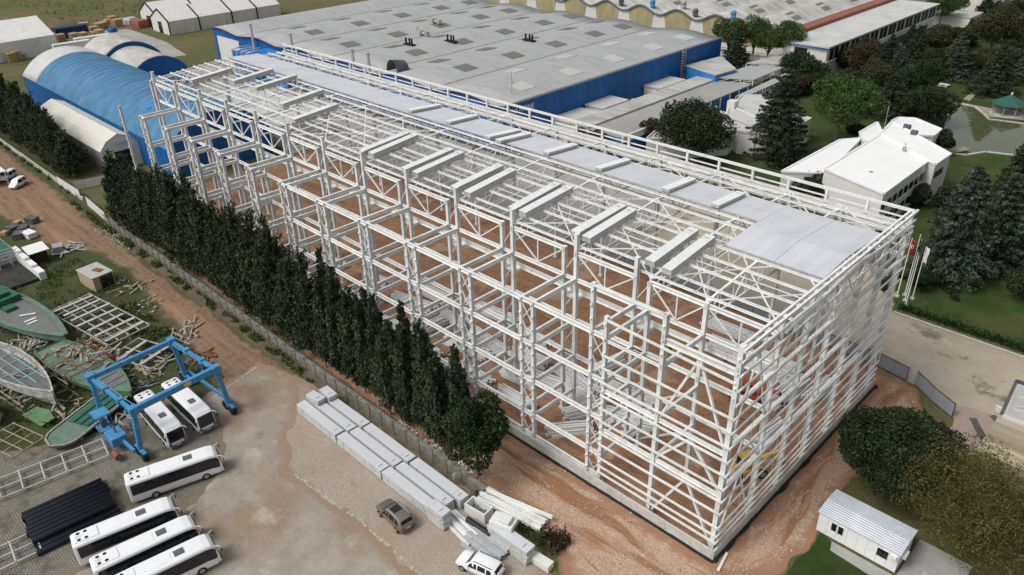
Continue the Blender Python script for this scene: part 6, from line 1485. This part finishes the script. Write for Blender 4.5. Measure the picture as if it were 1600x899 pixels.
def cypress(seed, bushy):
    rng = np.random.default_rng(seed); H = 15.0
    t = thing('cypress_tree', 'x', 'tree'); Ps = []
    if bushy: lead = [(0, 0, H, 1.75)] + [(rng.uniform(-1.5, 1.5), rng.uniform(-1.5, 1.5), H * rng.uniform(.5, .88), rng.uniform(1.0, 1.45)) for _ in range(6)]
    else: lead = [(0, 0, H, 1.0)] + [(rng.uniform(-.9, .9), rng.uniform(-.9, .9), H * rng.uniform(.62, .95), rng.uniform(.55, .85)) for _ in range(6)]
    zb = 1.7 if bushy else 1.2
    for lx, ly, lh, lr in lead:
        n = int(1300 * lh / H * lr); q = rng.random(n) ** .85; z = zb + q * (lh - zb)
        env = lambda q: np.clip(q * (4 if bushy else 5) + .5, 0, 1) * np.clip(1 - q ** (1.5 if bushy else 2.2), 0, 1) ** (.9 if bushy else .75)
        a = rng.random(n) * 6.283; lump = 1 + .22 * np.sin(a * 3 + z * 1.3 + seed) + .18 * np.sin(z * 2.7 + a * 2)
        r = lr * env(q) * lump * np.sqrt(rng.uniform(.3, 1, n))
        Ps.append(np.stack([lx * (1 - .3 * q) + r * np.cos(a), ly * (1 - .3 * q) + r * np.sin(a), z], 1))
        for k in range(int(46 * lr)):
            q = rng.random() ** .9; a = rng.random() * 6.283; z = zb + q * (lh - zb); r = lr * float(env(np.array(q))) * rng.uniform(.8, 1.05)
            m = 26; s = rng.random(m); L_ = rng.uniform(.7, 1.5) * (1.15 if bushy else .8); out = .55 if bushy else .22
            c = np.array([lx * (1 - .3 * q) + r * math.cos(a), ly * (1 - .3 * q) + r * math.sin(a), z])
            dv = np.array([out * math.cos(a), out * math.sin(a), .9])
            Ps.append(c + s[:, None] * dv * L_ + rng.normal(size=(m, 3)) * (.16 * (1.2 - s))[:, None])
    leafmesh(np.concatenate(Ps), .38, rng, 'cypress', .6, .5, t)
    mb = MB()
    for lx, ly, lh, lr in lead[:5]: mb.path([(lx * .6, ly * .6, 0), (lx, ly, lh * .45), (lx, ly, lh * .8)], .13, 6, .2)
    mb.build('trunk', mat('pale cypress bark', (.22, .19, .15), .9, .2, 3) if False else 'cypbark', t); return t
def broad(seed, H, Rr, m_, leaf=.4, n=9000, squash=.8, trunk=.22, nb=16, name='broadleaf_tree', low=.12, asp=.75, tm='bark', upw=0, cat='tree', dens=1):
    rng = np.random.default_rng(seed); t = thing(name, 'x', cat)
    cz = H * (low + (1 - low) * .5); hz = H * (1 - low) * .5
    blobs = [(0, 0, cz, Rr * .62)]
    for k in range(nb):
        d_ = sph(1, rng)[0]; 
        if d_[2] < -.5: d_[2] *= -.5
        f = rng.uniform(.5, .74); br = Rr * rng.uniform(.26, .44)
        blobs.append((d_[0] * Rr * f, d_[1] * Rr * f, cz + d_[2] * hz * f, br))
    per = n // len(blobs); Ps = []
    for x, y, z, r in blobs:
        k = int(per * (r / (Rr * .38)) ** 2); d_ = sph(k, rng)
        rr = r * (.62 + .42 * rng.random(k) ** .6); 
        lump = 1 + .14 * np.sin(d_[:, 0] * 9 + x) * np.sin(d_[:, 1] * 8 + y) * np.sin(d_[:, 2] * 9 + z)
        p = d_ * (rr * lump)[:, None]; p[:, 2] *= squash; Ps.append(p + np.array([x, y, z]))
    P = np.concatenate(Ps); P[:, 2] = np.clip(P[:, 2], .25, None)
    leafmesh(P, leaf, rng, m_, upw, asp, t)
    mb = MB(); mb.path([(0, 0, 0), (.08, .05, H * low * 1.2), (.0, .1, cz)], max(.12, H * .022), 8, .6)
    for x, y, z, r in blobs[1:9]: mb.path([(0, 0, cz * .55), (x * .45, y * .45, (z + cz * .6) * .5), (x * .9, y * .9, z)], H * .011, 5, .35)
    mb.build('trunk', tm, t); return t
def conifer(seed, H, Rr, m_, leaf=.42, n=9000, droop=.22, top=.9, name='conifer_tree', start=.06, tiers=16, tm='bark', nbr=11):
    rng = np.random.default_rng(seed); t = thing(name, 'x', 'tree'); Ps = []; mb = MB()
    mb.path([(0, 0, 0), (.05, 0, H * .5), (0, 0, H * .97)], H * .02, 7, .15)
    per = max(6, n // (tiers * nbr))
    for k in range(tiers):
        q = (k + rng.uniform(-.2, .2)) / tiers; z0_ = H * (start + (1 - start) * q)
        r = Rr * (1 - q) ** top * rng.uniform(.86, 1.08) + .15
        for j in range(nbr):
            a = 6.283 * (j + .5 * (k % 2)) / nbr + rng.uniform(-.25, .25); rl = r * rng.uniform(.72, 1.1)
            m = int(per * (.35 + 1.3 * rl / Rr)); s = rng.random(m) ** .7; w = (rng.random(m) - .5) * (.25 + .55 * rl) * (1.05 - s * .75)
            x = s * rl; zz = z0_ - droop * rl * s ** 1.5 + rng.normal(size=m) * .10 + (.25 * s ** 4 * rl * .25)
            Ps.append(np.stack([x * np.cos(a) - w * np.sin(a), x * np.sin(a) + w * np.cos(a), zz - np.abs(w) * .25], 1))
            if k % 2 == 0 and j % 2 == 0: mb.tube((0, 0, z0_), (rl * .8 * math.cos(a), rl * .8 * math.sin(a), z0_ - droop * rl * .7), .05, 4, .02)
    P = np.concatenate(Ps); P[:, 2] = np.clip(P[:, 2], .2, None)
    leafmesh(P, leaf, rng, m_, 0, .6, t); mb.build('trunk', tm, t); return t
def umbrella(seed, H, Rr, m_='pine', n=8000, leaf=.45): return broad(seed, H, Rr, m_, leaf, n, .85, nb=20, name='umbrella_pine', low=max(.16, 1 - Rr * 1.6 / H), asp=.5)
# cypress rows
cyp = [cypress(s, s < 5) for s in (1, 2, 3, 4, 5, 6, 7)]
used = [False] * 7
def put_c(x, y, h, r, label, grp, k):
    o = cyp[k] if not used[k] else dup(cyp[k], (0, 0, 0)); used[k] = True
    place(o, (x, y, 0), random.uniform(0, 6.28), (r, r, h / 15.0)); o['label'] = label; o['group'] = grp
prof_h = [(-134, 13.2), (-127, 14.5), (-118, 15.5), (-112, 16.2), (-105, 16.5), (-98, 15.5), (-92, 14.5), (-86, 15.5), (-79, 18.6), (-73, 16.5), (-67, 16), (-61, 16.2), (-55, 15.5), (-47, 15.6), (-40, 14.6), (-34, 13.5)]
def hx(x):
    for (a, b_), (c, d_) in zip(prof_h, prof_h[1:]):
        if a <= x <= c: return b_ + (d_ - b_) * (x - a) / (c - a)
    return 14
x = -133.5; i = 0
while x < -33.5:
    h = hx(x) * random.choice((.74, .84, .92, .97, 1.0, 1.04, .88)); thin = x > -64 + 5 * math.sin(i * 2.1)
    put_c(x + random.uniform(-.3, .3), -7.3 + random.uniform(-.5, .5) - (.5 if i % 2 else -.9), h, random.uniform(.9, 1.15) if thin else random.uniform(.95, 1.3), 'dark cypress in the long dense row between the concrete wall and the frame', 'cypresses in the long row', 4 + i % 3 if thin else (i * 3 + i // 4) % 4)
    x += random.uniform(1.25, 1.7) if thin else random.uniform(1.9, 2.5); i += 1
x = -232
while x < -164:
    put_c(x, -5.6 + random.uniform(-.6, .6), (15.5 if x < -178 else 13.5 if x < -170 else 11) * random.uniform(.85, 1.08), random.uniform(1.1, 1.5), 'dark cypress in the far left group in front of the white shed', 'cypresses in the far left group', i % 4); x += random.uniform(2.4, 3.3); i += 1
def T(o, x, y, label, rz=None, grp=None, sc=None):
    place(o, (x, y, 0), random.uniform(0, 6.28) if rz is None else rz, sc); o['label'] = label
    if grp: o['group'] = grp
    return o
T(broad(21, 12.0, 3.9, 'broad', .28, 22000, .95, low=.05, nb=20), -30.6, -8.6, 'bushy dark green tree closing the near end of the cypress row')
T(broad(22, 10.2, 6.9, 'broad', .3, 52000, .85, nb=26, low=.06), 3.6, 20.2, 'large dark glossy broadleaf tree behind the white cabin')
T(broad(23, 11.0, 8.4, 'willow', .22, 60000, .8, nb=34, low=.1, asp=.45, upw=.2), 12.2, 17.6, 'wide yellow green thinning tree with bare twigs beside the white cabin')
mb = MB(); rg = random.Random(4)
for k in range(130):
    a = rg.uniform(0, 6.28); e = rg.uniform(.2, 1.3); L_ = rg.uniform(5, 8.3); p0 = Vector((0, 0, 2.0)); dv = Vector((math.cos(a) * math.cos(e), math.sin(a) * math.cos(e), math.sin(e)))
    mb.path([p0, p0 + dv * L_ * .5 + Vector((0, 0, .3)), p0 + dv * L_ + Vector((rg.uniform(-.6, .6), rg.uniform(-.6, .6), -.2))], .06, 4, .25)
o = mb.build('twigs', mat('pale twigs', (.25, .20, .13), .8)); o.parent = [q for q in COL.objects if q.get('label', '').startswith('wide yellow green')][0]
T(conifer(31, 19.5, 7.2, 'spruce', .5, 26000, .2, .75, 'spruce_tree', .1, 20, 'limewash', 13), -8.0, 75.5, 'big blue green spruce with limewashed trunk by the flagpoles')
T(conifer(32, 17, 5.8, 'spruce', .5, 16000, .2, .8, 'spruce_tree'), -4.5, 84, 'blue green spruce behind the limewashed one at the right')
T(conifer(33, 20, 6.5, 'cedar', .5, 14000, .1, .7, 'cedar_tree'), -1.5, 104, 'dark cedar against the right edge beside the pond')
T(conifer(34, 15, 5, 'cedar', .5, 9000, .1, .7, 'cedar_tree'), 1.0, 92, 'lower dark cedar against the right edge below the first')
T(broad(35, 5, 3.6, 'broad', .4, 5000), 3.0, 76, 'rounded dark bush at the right edge above the hedge')
T(conifer(36, 21, 7.6, 'cedar', .5, 22000, .12, .62, 'cedar_tree', .06, 14), (-55.3, 106.6)[0], (-55.3, 106.6)[1], 'tall layered dark cedar in front of the white complex')
T(conifer(37, 8, 2.6, 'broad', .4, 6000), (-51.4, 102.6)[0], (-51.4, 102.6)[1], 'shorter green conifer at the foot of the tall layered cedar')
T(broad(38, 13, 9.5, 'broad', .45, 30000, .85, nb=28, low=.05), (-69.4, 95.4)[0], (-69.4, 95.4)[1], 'wide dome of dark green leaves right behind the back rail')
T(broad(39, 7.5, 3.6, 'autumn', .38, 6000), (-80.0, 94.1)[0], (-80.0, 94.1)[1], 'reddish dark shrub left of the dark green dome')
T(broad(40, 6, 3.4, 'broad2', .38, 6000), -90.5, 80.5, 'green bush behind the back rail near the white lettering')
T(broad(41, 6.8, 3.6, 'broad2', .38, 6000), -86, 80, 'green bush behind the back rail at the end of the canopy')
PT = []
def one(fn, args, label):
    PT.append((fn, args, label))
trees = [
 ('u', *(-99.3, 174.0), 15, 5.0, 'umbrella pine by the blue factory corner, second from the left'), ('u', *(-93.7, 173.0), 13.5, 4.4, 'umbrella pine by the blue factory corner, third from the left'), ('u', *(-90.1, 177.4), 14.5, 5.2, 'umbrella pine by the blue factory corner, rightmost'), ('u', *(-105.2, 169.3), 15, 4.6, 'umbrella pine by the blue factory corner, leftmost and fullest'),
 ('c', -99.8, 164.9, 14.3, 4.7, 'dark cedar standing in front of the umbrella pines', 'cedar'), ('b', -77.7, 163.7, 9.1, 6.2, 'dark spreading tree where the trussed canopy ends', 'broad'),
 ('u', -49.4, 124.2, 15.6, 7.4, 'broad bright green umbrella pine, largest in the park'), ('b', -68.0, 180.8, 12.5, 5.6, 'bronze brown broad tree before the office block', 'autumn'),
 ('c', -67.1, 199.0, 10.5, 4.3, 'dark conifer before the office block windows', 'cedar'), ('c', -71.6, 228.2, 8.7, 2.6, 'thin dark conifer against the white office wall', 'cedar'), ('c', -65.2, 216.3, 10.5, 4.5, 'stout dark conifer near the end of the office block', 'cedar'),
 ('c', -60.6, 189.8, 9.3, 4.1, 'green drooping conifer in the middle of the park', 'spruce'), ('b', -49.4, 178.9, 9.3, 4.6, 'dark round tree in the middle of the park', 'broad'), ('c', -48.9, 153.2, 10.5, 5.2, 'dark wide cedar left of the pond', 'cedar'), ('c', -47.3, 159.6, 10.5, 4.6, 'dark green cedar behind the white house', 'broad'),
 ('b', -38.6, 152.3, 9.0, 5.4, 'dense dark bush tree on the left bank of the pond', 'broad'), ('c', -48.9, 201.3, 13.0, 5.6, 'silvery grey conifer on the lawn', 'spruce'), ('b', -49.3, 237.0, 14.7, 7.4, 'large olive brown dome at the top right of the park', 'broad2'),
 ('b', -63.4, 229.0, 8.4, 4.6, 'olive shrub left of the large dome', 'broad2'), ('b', -60.5, 237.2, 6.6, 4.2, 'green shrub between the olive shrub and the large dome', 'broad'), ('c', -35.3, 190.7, 13.1, 6.3, 'dark purple green wide conifer behind the gazebo', 'cedar'), ('c', -37.0, 218.8, 10.3, 4.6, 'green conifer at the right edge above the gazebo', 'broad'),
 ('c', -31.9, 209.1, 9.0, 4.8, 'dark conifer cut off by the right edge above the gazebo', 'spruce'), ('b', -47.1, 260.1, 10.5, 6.5, 'dark leafy tree at the right edge, upper one', 'broad'), ('b', -56.4, 279.3, 10.2, 5.5, 'dark leafy tree at the top right edge', 'broad'), ('u', -77.5, 274.3, 12.3, 5.7, 'umbrella pine at the end of the office block'), ('u', -78.6, 292.2, 10.4, 5.0, 'umbrella pine beyond the end of the office block'),
 ('c', -71.6, 307.5, 6.8, 4.1, 'small dark conifer by the far houses', 'cedar'), ('c', -69.0, 312.9, 4.9, 3.1, 'small thin conifer by the far white house', 'cedar'), ('b', -58.9, 161.1, 7.3, 4.5, 'green shrub under the bronze tree', 'broad'), ('b', -57.5, 166.3, 10.2, 3.8, 'dull olive tree between the bronze tree and the cedars', 'broad2'),
 ('c', -28.9, 91.6, 7.7, 1.9, 'small dark conifer standing before the white house wall', 'cedar'), ('b', -38.4, 88.1, 6.2, 3.3, 'dark bush half hidden by the back rail before the white house', 'broad'), ('b', -22.3, 100.7, 4.5, 2.2, 'dark bush under the white house windows', 'broad'), ('b', -30.1, 132.9, 5.2, 3.2, 'bush between the white house and the pond', 'hedge'), ('b', -16.8, 100.4, 5.9, 3.1, 'dark bush at the corner of the white house', 'broad'),
 ('b', -44.8, 135.4, 2.8, 1.5, 'small round shrub left of the white house roof', 'hedge'), ('b', -49.4, 135.2, 1.9, 2.2, 'low shrub behind the white house', 'hedge'), ('b', -75.4, 155.3, 5.4, 3.6, 'reddish brown shrub left of the bright pine', 'autumn'), ('c', -60.1, 249.7, 8.4, 3.5, 'slim conifer left of the large dome', 'cedar'), ('b', -46.0, 216.4, 3.5, 4.3, 'low olive shrub under the large dome', 'broad2'), ('b', -26.5, 177.2, 4.2, 1.6, 'small shrub beside the gazebo', 'hedge'), ('c', -8.7, 109.6, 13.4, 4.8, 'dark wide conifer behind the spruce at the right edge', 'cedar'),
 ('b', -9.8, 67.4, 3.5, 1.8, 'rounded hedge bush by the flagpoles', 'hedge'), ('b', -0.1, 86.2, 4.7, 2.1, 'clipped dark bush at the right edge on the lawn', 'hedge')]
for k, tr_ in enumerate(trees):
    ty, x, y, h, r, lab = tr_[:6]; h = max(h, 1.5) * 1.06; r *= 1.2
    if ty == 'u': o = umbrella(50 + k, h, r, n=16000 if r < 9 else 46000, leaf=.3 + r * .02)
    elif ty == 'c': o = conifer(50 + k, h, r, tr_[6], .3 + r * .022, int(7000 + r * 1000), .14, .75)
    else: o = broad(50 + k, h, r, tr_[6], .3 + r * .022, int(7000 + r * 1200), .9, nb=16)
    T(o, x, y, lab)
for k, (x, y, h, r) in enumerate([(-74.3, 185.0, 9.1, 5.0), (-61.4, 175.6, 8.6, 4.7), (-51.2, 167.7, 9.4, 4.5), (-54.1, 198.0, 8.9, 4.5), (-46.6, 208.0, 7.5, 3.8), (-39.2, 214.2, 8.9, 4.9), (-54.6, 151.1, 8.0, 4.0), (-42.1, 152.1, 8.4, 4.1), (-60.5, 244.5, 7.1, 4.7), (-70.1, 159.8, 6.8, 4.3)]):
    o = broad(150 + k, max(h, 3), r, ('broad', 'broad2', 'cedar')[k % 3], .36, 14000, .9, nb=18, low=.06); T(o, x, y, 'broad dark tree filling the grove between the office block and the pond', grp='trees filling the park grove')
# hedge along the road
rng = np.random.default_rng(5); n = 9000
P = np.stack([rng.uniform(-10, 60, n), 60.2 + rng.normal(size=n) * .45, np.abs(rng.normal(size=n)) * .5 + .1], 1)
t = thing('hedge', 'low dark clipped hedge along the concrete road', 'hedge', (0, 0, 0)); leafmesh(P, .3, rng, 'hedge', 0, .7, t, 'foliage')
a_ = np.linspace(0, 3.6, 2500); t = thing('hedge', 'curved low hedge on the lawn round the flagpoles', 'hedge', (0, 0, 0)); P = np.stack([-9.5 + 5.2 * np.cos(a_ + .3) + rng.normal(size=2500) * .3, 66.5 + 4.6 * np.sin(a_ + .3) + rng.normal(size=2500) * .3, np.abs(rng.normal(size=2500)) * .4 + .1], 1); leafmesh(P, .28, rng, 'hedge', 0, .7, t, 'foliage')
# weeds and far scrub
def weeds(label, regs, n, s, m_='weed', seed=1, h=.35, name='weeds'):
    rng = np.random.default_rng(seed); Ps = []
    for x0, x1, y0_, y1_, f in regs:
        k = int(n * f); p = np.stack([rng.uniform(x0, x1, k), rng.uniform(y0_, y1_, k)], 1)
        q = np.array([noise.noise(Vector((a * .35, b_ * .35, seed))) for a, b_ in p]); p = p[q > .0]
        Ps.append(np.concatenate([p, (np.abs(rng.normal(size=len(p))) * h + .05)[:, None]], 1))
    o = leafmesh(np.concatenate(Ps), s, rng, m_, .6, .35, None, name); tag(o, label, 'weeds', kind='stuff')
weeds('green and yellow weeds growing round the old boats', [(-125, -76, -50, -20, 1), (-100, -70, -24, -19.5, .3), (-150, -60, -12.2, -10.9, .35), (-230, -150, -10.5, -9.7, .15)], 26000, .42, seed=3)
weeds('grass tufts by the fence end and the foam blocks', [(-29, -17, -12.4, -9.6, 1)], 1800, .3, 'hedge', 4, .2, 'grass_tufts')
weeds('leafless scrub beside the foam blocks', [(-19, -16.5, -11.5, -8.5, 1)], 900, .5, 'autumn', 6, .7, 'scrub')
weeds('rough scrub on the field beyond the tents', [(-620, -345, 60, 420, 1)], 26000, 1.2, 'fieldweed', 7, .4, 'scrub')
# rubble by the gate and the wall
rg = random.Random(8)
mb = MB()
for k in range(700):
    x, y = (rg.uniform(-140, -128), rg.uniform(-9, -3)) if k < 260 else ((rg.uniform(-133, -120), rg.uniform(-13.5, -11)) if k < 420 else (rg.uniform(-45, -30), rg.uniform(-9.6, -8.4)))
    s = rg.uniform(.08, .3); mb.box(x, y, s * .3, s, s * .8, s * .6, rg.uniform(0, 3), rg.uniform(0, 1))
tag(mb.build('rubble', 'stone'), 'reddish rubble lying along the wall and the gate gap', 'rubble', kind='stuff')
mb = MB()
for k in range(2600):
    if k < 1500: x, y = rg.uniform(-36, 0), rg.uniform(-9.5, -1.3)
    else: x, y = rg.uniform(-4.2, .6), rg.uniform(-1, 40)
    if noise.noise(Vector((x * .3, y * .3, 2))) < 0: continue
    s = rg.uniform(.05, .16); mb.box(x, y, .015 + s * .3, s, s * .8, s * .6, rg.uniform(0, 3), rg.uniform(0, 1))
tag(mb.build('gravel', 'stone'), 'loose pale stones on the earth round the plinth', 'gravel', kind='stuff')

# ------------------------------------------------------------------ light and camera
scene.world = bpy.data.worlds.new('World'); wd = scene.world; wd.use_nodes = True
nt = wd.node_tree; bg = nt.nodes['Background']
sky = nt.nodes.new('ShaderNodeTexSky'); sky.sky_type = 'NISHITA'; sky.sun_disc = False
SE, SA = R(52), R(200)
sky.sun_elevation = SE; sky.sun_rotation = SA; sky.dust_density = 4; sky.air_density = 1.2; sky.ozone_density = 1
hs = nt.nodes.new('ShaderNodeHueSaturation'); hs.inputs['Saturation'].default_value = .25
nt.links.new(sky.outputs[0], hs.inputs['Color']); nt.links.new(hs.outputs[0], bg.inputs['Color']); bg.inputs['Strength'].default_value = .115
sl = bpy.data.lights.new('sun', 'SUN'); sl.energy = 1.5; sl.angle = R(20); sl.color = (1, .98, .95)
so = bpy.data.objects.new('sun', sl); COL.objects.link(so)
dv = Vector((math.sin(SA) * math.cos(SE), math.cos(SA) * math.cos(SE), math.sin(SE)))
so.rotation_euler = dv.to_track_quat('Z', 'Y').to_euler()
lens, C_, r_, u_, f_ = [27.0578, [19.0028, -51.9253, 62.3875], [0.713853, 0.699964, -0.021556], [-0.334755, 0.36811, 0.86743], [-0.615105, 0.612001, -0.497092]]
cd = bpy.data.cameras.new('camera'); cd.sensor_width = 36; cd.lens = lens; cd.clip_end = 4000; cd.clip_start = .5
co = bpy.data.objects.new('camera', cd); COL.objects.link(co)
co.matrix_world = Matrix(((r_[0], u_[0], -f_[0], C_[0]), (r_[1], u_[1], -f_[1], C_[1]), (r_[2], u_[2], -f_[2], C_[2]), (0, 0, 0, 1)))
scene.camera = co
scene.render.engine = 'CYCLES'
vs = scene.view_settings; vs.view_transform = 'Standard'; vs.look = 'None'; vs.exposure = 0.15; vs.gamma = 1
scene.render.resolution_x, scene.render.resolution_y = 1024, 575
